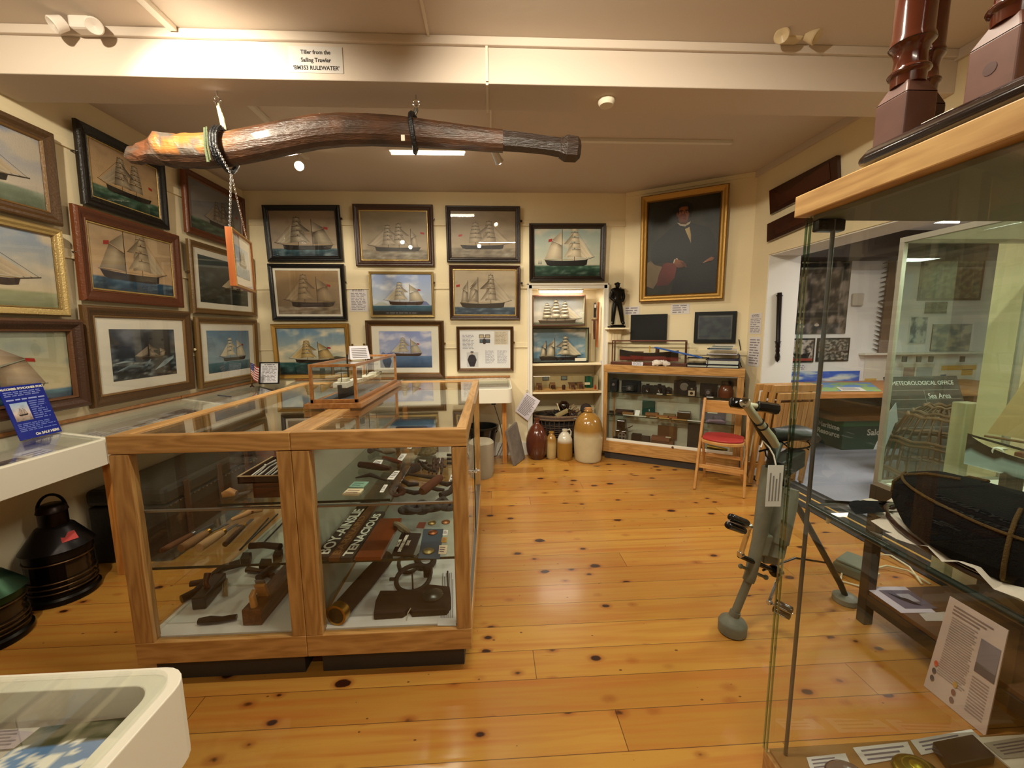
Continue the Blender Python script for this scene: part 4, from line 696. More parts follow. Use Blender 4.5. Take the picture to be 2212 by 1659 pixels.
for k,(a,b,c_,r,l) in enumerate([((858,1036),(884,1052),(905,1050),.012,'dark hooked iron bar in the middle of the lower shelf heap'),((868,1062),(895,1070),(918,1066),.011,'dark iron spike lying in front of the ringed hook'),((905,1000),(920,1016),(940,1022),.010,'thin dark iron rod behind the splayed wooden tool'),((948,1046),(966,1052),(980,1046),.012,'short black iron bolt beside the right post, lower shelf'),((842,1040),(856,1030),(868,1014),.014,'dark curved iron cleat at the back left of the lower shelf heap'),((925,1056),(945,1062),(960,1062),.010,'rusty iron key-shaped piece in front of the cork float')]):
    tool('iron_fitting',l,'fitting',[[(.13,.105,.09),(*a,ZL,r,r),(*b,ZL,r*1.3,r*1.2),(*c_,ZL,r,r*.8)]],IRON)
for k,(x,y) in enumerate(((917,1004),(930,1010),(944,1008),(957,1012))): tool('t_handled_tool','small dark T-handled tool in the row near the back of the lower shelf','tool',[[(.16,.12,.10),(x,y,ZL,.010,.005),(x-4,y+14,ZL,.010,.006)],[(.22,.15,.12),(x-6,y-1,ZL,.012,.008),(x+6,y,ZL,.012,.008)]],IRON).__setitem__('group','row of small dark T-handled tools')
card('white label card beside the rope coil on the lower shelf',[(944,1000),(956,1001),(958,992),(947,992)],ZL,None); card('grey label card between hooks and irons on the lower shelf',[(902,1006),(915,1008),(920,994),(906,993)],ZL,None)
# deck of right case
t=thing('telescope','long dark telescope with brass end ring lying on the white deck of the right case','telescope',loc=S(725,1340,ZD))
A=S(727,1352,ZD)+V((0,0,.045)); B=S(836,1222,ZD)+V((0,0,.045)); d=(B-A)
part('tube',MB().tube([A+d*.07,A+d*.6,B],[.040,.040,.036],24,(.16,.10,.08)),PLAIN,t,world=True); part('brass_collar',MB().tube([A,A+d*.08],.0435,28),BRASS,t,world=True); part('lens',MB().tube([A-d*.002,A+d*.005],.034,24,(.08,.05,.04)),GLOSS,t,world=True)
t=thing('compass_pair','flat dark wooden slab with two lobes and a glass disc on the white deck','wooden slab',loc=S(890,1315,ZD))
px=[(808,1340),(870,1336),(885,1326),(890,1334),(966,1330),(975,1316),(972,1279),(925,1274),(905,1288),(822,1288),(812,1310)]
P=[S(x,y,ZD) for x,y in px]; part('slab',MB().slab([(p.x,p.y) for p in P],ZD+.001,ZD+.03,(.19,.13,.10)),PLAIN,t,world=True,bv=.004)
part('glass_disc',MB().lathe([(0,0),(.045,0),(.047,.004),(.03,.010),(0,.012)],S(935,1300,ZD)+V((0,0,.031)),28,(.20,.19,.16)),GLOSS,t,world=True); part('cord',MB().tube([S(888,1328,ZD)+V((0,0,.031)),S(882,1335,ZD)+V((0,0,.025)),S(878,1341,ZD)+V((0,0,.002))],.002,6,(.7,.65,.55)),PLAIN,t,world=True)
t=thing('ring_clamp','round dark iron ring clamp with hinge block standing on the white deck','clamp',loc=S(895,1260,ZD)); p=S(893,1264,ZD)
part('ring',MB().ring(p+V((0,0,.035)),.078,.011,36,8,(.20,.17,.15),(0,-.25,1)),IRON,t,world=True); part('hinge_block',MB().box(p+V((.045,.02,.02)),p+V((.085,.06,.06)),(.17,.14,.12)),IRON,t,world=True,bv=.004); part('bolt',MB().tube([p+V((-.078,0,.035)),p+V((-.11,0,.035))],.008,8,(.2,.17,.15)),IRON,t,world=True)
shackle('small dark iron ring with cross wheel at the back of the white deck',882,1224,ZD,.045,.009,.3,(.2,.19,.17),'iron_ring')
solo('iron_pulley',MB().ring(S(920,1222,ZD)+V((0,0,.03)),.04,.016,24,8,(.17,.15,.13),(.2,-.4,1)),IRON,'dark iron pulley beside the small ring at the back of the white deck','pulley')
for k,(a,b) in enumerate((((889,1262),(892,1275)),((966,1250),(968,1272)))):
    A=S(*b,ZD); solo('iron_pin',MB().tube([A+V((0,0,.001)),A+V((0,0,.09))],.004,8,(.3,.25,.22)),IRON,('thin iron pin standing inside the ring clamp','thin iron pin standing near the right post on the deck')[k],'pin',loc=A)
plate('typed_sheet','white typed sheet lying under the objects on the right of the deck','sheet',[(945,1352),(985,1352),(984,1220),(958,1220)],ZD,.0015,(.88,.87,.85),deco=lambda mb,P,z:inkrows(mb,[P[1],P[2],P[3],P[0]],z,7))
# ---------------------------------------------------------------- model ship in its glass case on the island
def boxcase(t,x0,x1,y0,y1,z0,z1,r,mat,glass=True,M=None,posts='post'):
    xf=lambda mb: mb
    def add(n,mb,m):
        if M is not None: mb.v=[M@v for v in mb.v]
        part(n,mb,m,t,world=True,bv=.001)
    for x in (x0,x1-r):
        for y in (y0,y1-r): add(posts,MB().box((x,y,z0),(x+r,y+r,z1-r)),mat)
    for z in (z1-r,):
        add('top_rail',MB().box((x0,y0,z),(x1,y0+r,z+r)).box((x0,y1-r,z),(x1,y1,z+r)).box((x0,y0+r,z),(x0+r,y1-r,z+r)).box((x1-r,y0+r,z),(x1,y1-r,z+r)),mat)
    if glass:
        g=MB(); h=r/2
        for q in (((x0+h,y0+h),(x1-h,y0+h)),((x1-h,y0+h),(x1-h,y1-h)),((x1-h,y1-h),(x0+h,y1-h)),((x0+h,y1-h),(x0+h,y0+h))): g.poly([(q[0][0],q[0][1],z0),(q[1][0],q[1][1],z0),(q[1][0],q[1][1],z1-r),(q[0][0],q[0][1],z1-r)])
        g.poly([(x0+h,y0+h,z1-h),(x1-h,y0+h,z1-h),(x1-h,y1-h,z1-h),(x0+h,y1-h,z1-h)]); add('glazing',g,GLASS)
T=1.0335
OAKY=wood('honey_oak',(.66,.45,.24),(.54,.34,.16),'Y',1,.35,.3)
t=thing('model_ship_case','oblong glass case with honey oak frame on top of the island case','display case',loc=(-.775,2.4,T))
part('base',MB().box((-.912,1.97,T),(-.638,2.86,T+.025)),OAKY,t,world=True,bv=.003)
zt=ony(685,787,2.0).z
boxcase(t,-.888,-.662,1.992,2.835,T+.025,zt,.014,OAKY); part('plinth_rail',MB().box((-.888,1.992,T+.025),(-.662,2.006,T+.042)).box((-.676,2.0,T+.025),(-.662,2.83,T+.042)),OAKY,t,world=True,bv=.001)
part('sea_board',MB().box((-.872,2.01,T+.026),(-.678,2.82,T+.029),(.30,.33,.36)),PLAIN,t,world=True)
def hull3d(mb,L,B,H,z0,c1,c2,M,n=22,sheer=.25,wl=.45,stern=.55):
    # lofted boat hull along +x (bow at +L/2)
    for k in range(n):
        pass
    secs=[]
    for i in range(n+1):
        u=i/n; x=(u-.5)*L; f=(1-(abs(2*u-1)**2.6)) if u>.5 else (1-(abs(2*u-1)**3.2)*(1-stern)) ; f=max(f,.015)
        top=H*(1+sheer*(2*u-1)**2); row=[]
        for j in range(9):
            v=j/8; a=sin(v*pi/2)**.65; y=B/2*f*a; z=z0+top*(1-cos(v*pi/2))**.9
            row.append((x,y,z))
        secs.append(row)
    vs=[];cs=[]
    for row in secs:
        full=[(x,-y,z) for x,y,z in row[::-1]]+row[1:]
        for q in full: vs.append(q); cs.append(c2 if q[2]>z0+H*wl else c1)
    m=17; fs=[(i*m+j,i*m+j+1,(i+1)*m+j+1,(i+1)*m+j) for i in range(n) for j in range(m-1)]; fs+=[tuple(range(m)),tuple(range((n+1)*m-1,n*m-1,-1))]
    mb.add(vs,fs,cs,True,M)
    dk=[(s[8][0],s[8][1],s[8][2]-H*.10) for s in secs]; mb.add([(x,-y*.96,z) for x,y,z in dk]+[(x,y*.96,z) for x,y,z in dk],[(i,i+1,n+1+i+1,n+1+i) for i in range(n)],(.62,.56,.42),False,M)
t=thing('model_steamship','grey and black model steamship with white deck fittings inside the oblong glass case','model ship',loc=(-.775,2.42,T+.03))
M=rz(-pi/2,(-.775,2.41,T+.030)); mb=MB(); hull3d(mb,.72,.105,.060,0,(.06,.055,.06),(.22,.22,.22),M); part('hull',mb,GLOSS,t,world=True)
mb=MB()
for a,b,c,d in ((.22,.33,.035,.028),(.05,.18,.03,.02),(-.18,-.02,.03,.018),(-.32,-.24,.025,.022)): mb.box((a,-c,.055),(b,c,.055+d),(.86,.85,.80),M=M)
mb.box((.24,-.022,.083),(.30,.022,.10),(.80,.78,.7),M=M); part('deckhouse',mb,PLAIN,t,world=True,bv=.002)
for x,h,r in ((.20,.16,.004),(-.12,.13,.003),(.30,.07,.002),(-.28,.1,.002)): part('mast',MB().tube([(x,0,.055),(x,0,.06+h)],r,8,(.15,.12,.1),M=M).tube([(x,-.03,.06+h*.7),(x,.03,.06+h*.7)],.0015,6,(.2,.15,.1),M=M),PLAIN,t,world=True)
part('funnel',MB().tube([(.02,0,.06),(.01,0,.13)],.014,16,(.25,.22,.2),M=M),PLAIN,t,world=True)
mb=MB()
for k in range(26): x=-.34+k*.027; mb.tube([(x,.045*(1-abs(x/.36)**2.6),.060+.02*(x/.36)**2),(x,.045*(1-abs(x/.36)**2.6),.078+.02*(x/.36)**2)],.0008,4,(.7,.65,.5),M=M)
part('railing',mb,PLAIN,t,world=True,kind='stuff')
# folded card on its top
p=V((-.76,2.36,zt)); t=thing('tent_card','folded white card with small print standing on the model ship case','card',loc=p,rot=.55)
for s in (-1,1):
    mb=MB(); mb.add([(-.055,s*.030,.0005),(.055,s*.030,.0005),(.05,0,.075),(-.05,0,.075)],[(0,1,2,3) if s<0 else (3,2,1,0)],(.84,.83,.86))
    if s<0:
        for k in range(6): f=.12+k*.13; mb.add([(-.042,-.030*(1-f)-.0008,.075*f),(.04,-.030*(1-f)-.0008,.075*f),(.04,-.030*(1-f-.05)-.0008,.075*(f+.05)),(-.042,-.030*(1-f-.05)-.0008,.075*(f+.05))],[(0,1,2,3)],(.5,.47,.46))
    part('leaf',mb,PLAIN,t)
# ---------------------------------------------------------------- wall benches with sloping glass tops
GB=(.73,.69,.64)
def bench(label,o,ang,L,D,legs,cr=(0,0,0,0),docs=6,seed=1,zb=.69,zf=.83,zk=.885,trim=True,loc=None,inner=.055):
    """local x along the front, y from front (0) back to D"""
    M=rz(ang,o); t=thing('white_display_bench',label,'display case',M=M); rnd=random.Random(seed); y1=D
    mb=MB(); n=len(rrect(0,L,0,y1,.05,6,cr)); out=rrect(0,L,0,y1,.05,6,cr); inn=rrect(inner*.5,L-inner*.5,inner*.5,y1-inner*.5,.035,6,cr); 
    zt=lambda y: zf+(zk-zf)*max(0,min(1,y/y1))
    vs=[(x,y,zb) for x,y in out]+[(x,y,zt(y)) for x,y in out]+[(x,y,zt(y)) for x,y in inn]+[(x,y,zt(y)-.055) for x,y in inn]
    fs=[tuple(range(n-1,-1,-1))]+[(k*n+i,k*n+(i+1)%n,(k+1)*n+(i+1)%n,(k+1)*n+i) for k in range(3) for i in range(n)]+[tuple(range(3*n,4*n))]
    mb.add(vs,fs); part('carcass',mb,CASEW,t,bv=.002)
    g=MB(); gi=rrect(inner*.2,L-inner*.2,inner*.2,y1-inner*.2,.04,6,cr); g.add([(x,y,zt(y)+.0035) for x,y in gi]+[(x,y,zt(y)+.0085) for x,y in gi],[tuple(range(n)),tuple(range(n,2*n))]+[(i,(i+1)%n,(i+1)%n+n,i+n) for i in range(n)]); part('glass_lid',g,GLASS,t)
    ln=MB(); i2=rrect(inner*.5+.001,L-inner*.5-.001,inner*.5+.001,y1-inner*.5-.001,.034,6,cr); ln.add([(x,y,zt(y)-.053) for x,y in i2],[tuple(range(n))],GB); part('lining',ln,PLAIN,t)
    for (x,y) in legs:
        part('leg',MB().box((x-.022,y-.022,0),(x+.022,y+.022,zb)),PINE,t,bv=.002)
    for k in range(docs):
        w=rnd.uniform(.10,.20); h=min(rnd.uniform(.09,.2),y1-.12); x=inner+(L-2*inner-w)*(k+.3*rnd.random())/max(1,docs-.7); y=rnd.uniform(.06,max(.065,y1-.07-h)); x=min(x,L-inner-w)
        zz=lambda yy: zt(yy)-.0515; pic_=k%2==1; c=(.40,.33,.34) if pic_ else (.82,.79,.78); d=MB(); d.add([(x,y,zz(y)),(x+w,y,zz(y)),(x+w,y+h,zz(y+h)),(x,y+h,zz(y+h))],[(0,1,2,3)],c)
        for r in range(6):
            yy=y+h*(.12+r*.13); 
            if pic_:
                for q in range(5):
                    xa=x+w*(.05+q*.18); d.add([(xa,yy,zz(yy)+.0006),(xa+w*.13,yy,zz(yy)+.0006),(xa+w*.11,yy+h*.10,zz(yy+h*.1)+.0006),(xa+w*.02,yy+h*.08,zz(yy+h*.08)+.0006)],[(0,1,2,3)],(rnd.uniform(.2,.65),)*3)
            else: d.add([(x+w*.08,yy,zz(yy)+.0006),(x+w*(.92-.2*rnd.random()),yy,zz(yy)+.0006),(x+w*.9,yy+h*.04,zz(yy+h*.04)+.0006),(x+w*.08,yy+h*.04,zz(yy+h*.04)+.0006)],[(0,1,2,3)],(.55,.5,.52))
        part('old_photograph' if pic_ else 'typed_sheet',d,PLAIN,t)
    if trim: part('wood_strip',MB().box((0,y1-.012,zk+.009),(L,y1+.004,zk+.028)),MT['honey_oak'],t,bv=.002)
    return t
bx=-2.13
bench('white wall bench with sloping glass along the left wall, nearest the camera',(bx,-.1,0),pi/2,1.12,.355,[(.3,.06)],docs=5,seed=3)
bench('white glass-topped bench carrying the blue notice, left wall',(bx,1.03,0),pi/2,1.24,.355,[(.10,.06),(.3,.3)],docs=7,seed=4)
bench('white glass-topped bench behind the left island case, above the black trunk',(bx,2.28,0),pi/2,1.02,.355,[(.06,.06)],docs=8,seed=5)
bench('white glass-topped bench in the far left corner below the schooner print',(bx,3.31,0),pi/2,1.13,.355,[(.76,.06)],docs=6,seed=6)
bench('white glass-topped bench along the back wall behind the model ship',(bx+.01,3.945,0),0,1.15,.492,[(.5,.05)],docs=6,seed=7)
t=bench('white rounded glass-topped bench at the right end of the back wall run, beside the alcove',(-.965,3.945,0),0,1.165,.492,[(1.09,.23),(.1,.05),(.8,.05)],cr=(1,1,0,0),docs=6,seed=8)
t=bench('white rounded table case in the foreground, bottom left corner of the photo',(-1.62,-.15,0),0,1.10,.808,[],cr=(1,1,1,1),docs=0,trim=False,zk=.83,inner=.075)
for x in (.1,1.0):
    for y in (.1,.7): part('leg',MB().box((x-.022,y-.022,0),(x+.022,y+.022,.69)),PINE,t,bv=.002)
def mapsheet(mb,P,z):
    a,b,d=P[0],P[1],P[3]
    Q=lambda s,t_: a+(b-a)*s+(d-a)*t_
    nx,ny=20,16; vs=[];cs=[]
    for j in range(ny+1):
        for i in range(nx+1):
            s,t_=i/nx,j/ny; q=Q(s,t_); vs.append((q.x,q.y,z+.0008)); n=noise.fractal(V((s*4,t_*3,3)),1,2,4)
            cs.append(mixc((.22,.24,.14),(.45,.42,.34),max(0,min(1,.4+n*1.6))) if t_>.55+.1*n else (mixc((.35,.50,.68),(.88,.87,.84),1 if n>.12 else 0)))
    mb.add(vs,[(j*(nx+1)+i,j*(nx+1)+i+1,(j+1)*(nx+1)+i+1,(j+1)*(nx+1)+i) for j in range(ny) for i in range(nx)],cs)
plate('colour_print','colour print of green land and blue sea lying in the foreground table case','print',[(-60,1690),(180,1659),(234,1577),(88,1573)],.779,.001,(.8,.8,.8),PLAIN,deco=mapsheet,bv=0)
plate('paper_sheet','pale lilac typed sheet at the left edge inside the foreground table case','sheet',[(-60,1625),(40,1617),(90,1583),(-30,1575)],.779,.001,(.66,.60,.62),PLAIN,deco=lambda mb,P,z:inkrows(mb,P,z,5,(.5,.45,.48)),bv=0)
# ---------------------------------------------------------------- notice, flag, small frame on the benches
def onbench(x,y):
    r=ray(x,y); k=.055/.355; t=(.840+k*(-2.13)-1.4)/(r.z+k*r.x); return CAM+r*t
A=onx(42,938,-2.36); B=onx(134,928,-2.36)
for q_ in (A,B): q_.z=.840+.055*.23/.355+.001; u=(B-A); w_=u.length; M=rz(atan2(u.y,u.x),A+V((0,0,.001)))@Matrix.Rotation(radians(-14),4,'X')
H=(onx(22,834,-2.44).z-A.z)*1.03
t=thing('blue_notice','blue notice with white print and a small ship picture, leaning on the left bench','notice',M=M)
part('panel',MB().box((0,0,0),(w_,.004,H),(.07,.14,.52)),GLOSS,t,bv=.001)
mb=MB(); lines(mb,w_*.06,w_*.96,H*.80,H*.90,3,(.50,.55,.78),-.0008); lines(mb,w_*.06,w_*.96,H*.72,H*.76,1,(.6,.65,.85),-.0008,.6); lines(mb,w_*.52,w_*.94,H*.34,H*.70,9,(.42,.48,.75),-.0008); lines(mb,w_*.08,w_*.94,H*.14,H*.30,5,(.42,.48,.75),-.0008); part('small_print',mb,PLAIN,t)
mb=MB(); gridbg(mb,w_*.38,H*.34,.35,((.82,.74,.70),(.60,.70,.82)),((.5,.45,.42),(.75,.65,.6)),3,None,M=Matrix.Translation((w_*.28,-.0012,H*.34)),nx=14,nz=10); ship(mb,-w_*.12,w_*.24,H*.1,H*.15,'schooner',-1,sail=(.7,.6,.55),M=Matrix.Translation((w_*.28,-.0014,H*.34)),flag=False); part('picture_print',mb,PLAIN,t)
textmesh('lettering','SALCOMBE: SCHOONER PORT',w_*.075,WINK,Matrix.Translation((w_/2,-.0008,H*.94))@STAND,t,extr=.0002,bold=.0006); textmesh('lettering','On SALE HERE',w_*.09,WINK,Matrix.Translation((w_*.66,-.0008,H*.06))@STAND,t,extr=.0002,bold=.0006)
p=onx(545,838,-2.36); p.z=.840+.055*.23/.355+.001; t=thing('table_flag','small American flag drooping on a short pole with dark base','flag',loc=p)
part('base',MB().lathe([(.022,.001),(.02,.008),(.006,.02),(.006,.04)],p,16,(.2,.1,.06)),GLOSS,t,world=True); part('pole',MB().tube([p+V((0,0,.03)),p+V((.0,0,.26))],.003,8),BRASS,t,world=True)
mb=MB(); nn=9
for j in range(13):
    for i in range(nn):
        def Q(s,r): return p+V((.002+.085*s*(.5+.5*(1-r)),.02*sin(s*6+r*2)*s,.245-.13*r-.085*s*(.6+.3*r)))
        s0,s1=i/nn,(i+1)/nn; r0,r1=j/13,(j+1)/13; can=(s0<.42 and j<7); c=(.16,.16,.36) if can else ((.62,.20,.20) if j%2==0 else (.86,.80,.78))
        if can and (i+j)%2==0: c=(.40,.40,.55)
        mb.add([Q(s0,r1),Q(s1,r1),Q(s1,r0),Q(s0,r0)],[(0,1,2,3)],c)
part('cloth',mb,PLAIN,t,world=True)
A=ony(561,838,4.22); B=ony(604,834,4.22); A.z=B.z=.872+.012; u=B-A; w_=u.length; H=(ony(553,783,A.y+.03)-A).length; M=rz(atan2(u.y,u.x),A+V((0,0,.001)))@Matrix.Rotation(radians(-12),4,'X')
t=thing('framed_notice','small black framed typed notice standing beside the little flag','notice',M=M@Matrix.Translation((w_/2,0,0)))
part('frame',sweep(w_,H,[(0,0),(0,.012),(w_*.06,.012),(w_*.06,.004)],(.07,.07,.09)),GLOSS,t); part('typed_sheet',sheet(w_*.88,H*.88,11,t=.003,M=Matrix.Translation((0,0,H*.06))),PLAIN,t)
solo('pen',MB().tube([onbench(470,855)+V((0,0,.004)),onbench(500,858)+V((0,0,.004))],.004,8,(.12,.12,.2)),GLOSS,'dark pen lying on the glass of the left wall bench','pen')
# ---------------------------------------------------------------- under the benches
def lantern(label,p,R,H,topc,tag=True,ro=0):
    t=thing('ship_lantern',label,'lantern',loc=p,rot=ro); k=R
    part('base',MB().lathe([(k*1.02,.001),(k*1.06,.01),(k*1.06,.03),(k*.98,.04),(k*.98,.055)],(0,0,0),32,(.10,.09,.075)),METC,t)
    part('glass_lens',MB().lathe([(k*.90,H*.10)]+[(k*(.90+.035*(i%2)),H*(.10+.035*i)) for i in range(1,9)]+[(k*.90,H*.42)],(0,0,0),36,(.16,.12,.08)),GLOSS,t)
    part('body_cap',MB().lathe([(k*.96,H*.42),(k*.99,H*.44),(k*.99,H*.50),(k*1.06,H*.51),(k*.55,H*.70),(k*.42,H*.72)],(0,0,0),36,topc),METC,t)
    part('back_shell',MB().slab([(k*.97*cos(a),k*.97*sin(a)) for a in [radians(80+200*i/16) for i in range(17)]],.05,H*.44,(.09,.065,.05)),METC,t)
    part('chimney',MB().lathe([(k*.42,H*.70),(k*.42,H*.84),(k*.46,H*.85),(k*.40,H*.90),(k*.3,H*.92)],(0,0,0),28,(.13,.09,.07)),METC,t)
    for q in (.13,.18,.23,.41): part('guard_rail',MB().ring((0,0,H*q),k*.99,.004,36,6,(.35,.26,.16)),METC,t)
    part('carrying_handle',MB().tube([(k*.38*cos(a),0,H*.86+k*.62*sin(a)) for a in [pi*i/14 for i in range(15)]],.007,8,(.08,.06,.05)),METC,t)
    if tag: part('red_label',MB().add([(k*.18,-k*.86,H*.585),(k*.62,-k*.70,H*.585),(k*.52,-k*.52,H*.655),(k*.14,-k*.64,H*.655)],[(0,1,2,3)],(.72,.28,.27)),PLAIN,t,label='red label')
    return t
lantern('large dark copper ship lantern with a red label, under the left bench',V((-2.345,2.16,0)),.135,.56,(.15,.14,.14),ro=.75)
lantern('dark ship lantern with green-stained top, cut by the left edge of the photo',V((-2.345,1.82,0)),.135,.46,(.18,.28,.20),False,.6)
BLKL=pm('worn_black_leather',(.13,.115,.10),.4,var=.3,vs=10,bump=.2)
t=thing('leather_chest','old black leather trunk with riveted edges under the bench behind the left case','chest',loc=(-2.22,2.98,0))
part('body',MB().box((-2.46,2.45,0),(-2.0,3.42,.36)),BLKL,t,world=True,bv=.012); part('lid',MB().box((-2.465,2.445,.365),(-1.995,3.425,.47)),BLKL,t,world=True,bv=.03)
for y in (2.62,2.94,3.26): part('strap',MB().box((-2.0,y-.02,.01),(-1.99,y+.02,.46),(.3,.2,.12)),PLAIN,t,world=True)
mb=MB()
for k in range(24): mb.ball((-1.994,2.48+k*.04,.35),.006,c=(.4,.3,.18),seg=8,ring=5)
part('rivets',mb,METC,t,world=True)
t=thing('wooden_chest','reddish brown wooden sea chest with a paper on its lid, under the corner bench','chest',loc=(-2.0,3.6,0))
part('body',MB().box((-2.2,3.5,0),(-1.62,3.90,.40)),CHESTW,t,world=True,bv=.006); part('lid',MB().box((-2.21,3.49,.402),(-1.61,3.905,.445)),CHESTW,t,world=True,bv=.006)
solo('paper_sheet',MB().box((-1.98,3.52,.446),(-1.76,3.72,.448),(.72,.74,.80)),PLAIN,'pale blue paper lying on the lid of the wooden sea chest','sheet')
solo('storage_box',MB().box((-1.56,4.0,0),(-1.1,4.3,.30)),DARKW,'dark wooden box standing under the back wall bench','box',bv=.004)
solo('grey_crate',MB().box((-1.05,4.05,0),(-.6,4.35,.42),(.48,.46,.40)),PLAIN,'pale grey crate under the back wall bench behind the right case','crate',bv=.004)
A=S(2,1352,0);B=S(54,1328,0); solo('white_strip',MB().bar(A+V((0,0,.006)),B+V((0,0,.006)),.018,.010),WHITEP,'narrow white strip lying on the floorboards beside the lanterns','strip')
# right end under back bench
t=thing('black_bucket','black plastic bucket on the floor under the right end of the back bench','bucket',loc=(-.12,4.23,0)); part('tub',MB().lathe([(.12,.0),(.15,.28),(.175,.38),(.185,.38),(.185,.40),(.165,.40),(.11,.02),(0,.02)],(0,0,0),28,(.07,.075,.07)),GLOSS,t); part('handle',MB().tube([(.18*cos(a),-.02-.05*sin(a),.38-.10*sin(a)) for a in [pi*i/12 for i in range(13)]],.005,6,(.1,.1,.1)),GLOSS,t)
solo('white_bin',MB().lathe([(.11,0),(.125,.05),(.13,.34),(.11,.36),(0,.36)],(-.12,3.80,0),24,(.62,.58,.50)),PLAIN,'off-white rounded container partly hidden behind the right case','container',loc=(-.12,3.80,0))
t=thing('power_lead','black plug and looping cable hanging under the back bench','cable',loc=(.02,4.38,.3)); part('plug',MB().box((-.03,-.03,.30),(.02,.0,.42)),BLKEN,t,bv=.006); part('flex',MB().tube([(0,-.01,.30),(.06,-.02,.1),(.10,-.05,-.1),(.02,-.08,-.26),(-.1,-.1,-.28)],.004,6),BLKEN,t)
def copy_tree(o,loc=None,M=None,label=None,group=None):
    c=o.copy(); col.objects.link(c)
    if M is not None: c.matrix_world=M
    for ch in list(o.children):
        k=ch.copy(); col.objects.link(k); k.parent=c
        for g in list(ch.children): h=g.copy(); col.objects.link(h); h.parent=k
    if label:c['label']=label
    if group:c['group']=group
    return c
# ---------------------------------------------------------------- ceiling fittings
def track(label,a,b,r=.016):
    solo('lighting_track',MB().bar(V(a)-V((0,0,.012)),V(b)-V((0,0,.012)),.035,.022,(.86,.83,.78)),PLAIN,label,'light track',loc=a)
track('white lighting track on the ceiling in front of the beam, upper left',(-1.475,1.0,2.84),(-1.475,2.18,2.84)); track('white lighting track on the ceiling behind the tiller, towards the back wall',(-1.49,2.47,2.84),(-1.49,3.62,2.84))
track('long white lighting track running across the ceiling behind the beam, right',(-.05,3.24,2.84),(1.88,3.24,2.84))
solo('cable_conduit',MB().bar((-.282,.6,2.834),(-.282,2.19,2.834),.012,.012,(.84,.79,.72)),PLAIN,'thin painted conduit on the ceiling in front of the beam','conduit',loc=(-.282,2,2.834))
solo('cable_conduit',MB().bar((.0,2.203,2.83),(.0,2.203,2.64),.012,.012,(.86,.82,.75)).bar((.0,2.20,2.629),(.0,2.46,2.629),.012,.012,(.86,.82,.75)).bar((.02,2.46,2.834),(.02,3.2,2.834),.012,.012,(.86,.82,.75)),PLAIN,'thin painted conduit running down and under the ceiling beam','conduit',loc=(0,2.3,2.65))
EMB=pm('lit_bulb',(1,1,1),emit=(1,.90,.72),es=60); EMT=pm('lit_tube',(1,1,1),emit=(1,.93,.80),es=14); EMA=pm('lit_alcove_tube',(1,1,1),emit=(1,.95,.85),es=10)
def spot(label,p,d,lit=True):
    p=V(p); d=V(d).normalized(); t=thing('track_spotlight',label,'spotlight',loc=p)
    part('stem',MB().tube([(p.x,p.y,2.822),(p.x,p.y,p.z)],.010,10,(.8,.78,.74)),PLAIN,t,world=True)
    part('head',MB().lathe([(.018,-.05),(.024,-.045),(.030,.03),(.036,.055),(.033,.055),(.028,.03),(0,.02)],p,24,(.80,.79,.78),axis=d),METC,t,world=True)
    part('lamp_bulb',MB().ball(p+d*.045,.022,seg=14,ring=8),EMB,t,world=True)
spot('glaring lit spotlight on the ceiling track left of centre, facing the camera',onz(647,360,2.72),(.35,-.9,-.25)); spot('silver spotlight under the ceiling just below the right part of the tiller',onz(1072,336,2.73),(.45,.55,-.65))
t=thing('strip_light','lit white strip light on the back part of the ceiling, seen just below the tiller','strip light',loc=(-.47,3.4,2.84))
part('housing',MB().box((-.77,3.375,2.80),(-.18,3.425,2.84),(.88,.86,.82)),PLAIN,t,world=True,bv=.002); part('tube',MB().tube([(-.755,3.40,2.788),(-.19,3.40,2.788)],.011,12),EMT,t,world=True)
p=onz(1310,216,2.635); t=solo('smoke_detector',MB().lathe([(.045,0),(.045,-.014),(.036,-.03),(.0,-.032)],p,24,(.86,.82,.74)),PLAIN,'small round white smoke detector on the underside of the beam','smoke detector',loc=p)
for x,lab,c in ((188,'white twin-head emergency lamp against the beam at upper left',(.84,.80,.76)),(1706,'cream twin-head emergency lamp at the top of the beam, upper right',(.80,.72,.58))):
    p=ony(x,62 if x<500 else 84,2.17); t=thing('emergency_lamp',lab,'lamp',loc=p)
    part('body',MB().box(p+V((-.05,-.04,-.02)),p+V((.05,.02,.06)),c),PLAIN,t,world=True,bv=.012)
    for s in (-1,1): part('lamp_head',MB().lathe([(.012,-.03),(.028,-.02),(.034,.025),(.030,.03),(0,.02)],p+V((s*.075,-.05,-.015)),20,c,axis=(s*.5,-.6,-.6)),GLOSS,t,world=True)
A,B=ony(622,99,2.208),ony(742,159,2.208); w_=B.x-A.x; h_=A.z-B.z; M=rz(0,((A.x+B.x)/2,2.2095,B.z)); t=thing('tiller_label','white laminated label taped to the beam above the tiller','label',M=M)
part('card',MB().box((-w_/2,-.002,0),(w_/2,0,h_),(.80,.78,.76)),GLOSS,t); textmesh('lettering','Tiller from the\nSailing Trawler\n‘BM353 RULEWATER’',h_*.22,MT['black_ink'],Matrix.Translation((0,-.0024,h_*.48))@STAND,t,extr=.0002,bold=.0006,sx=.92,lsp=1.35)
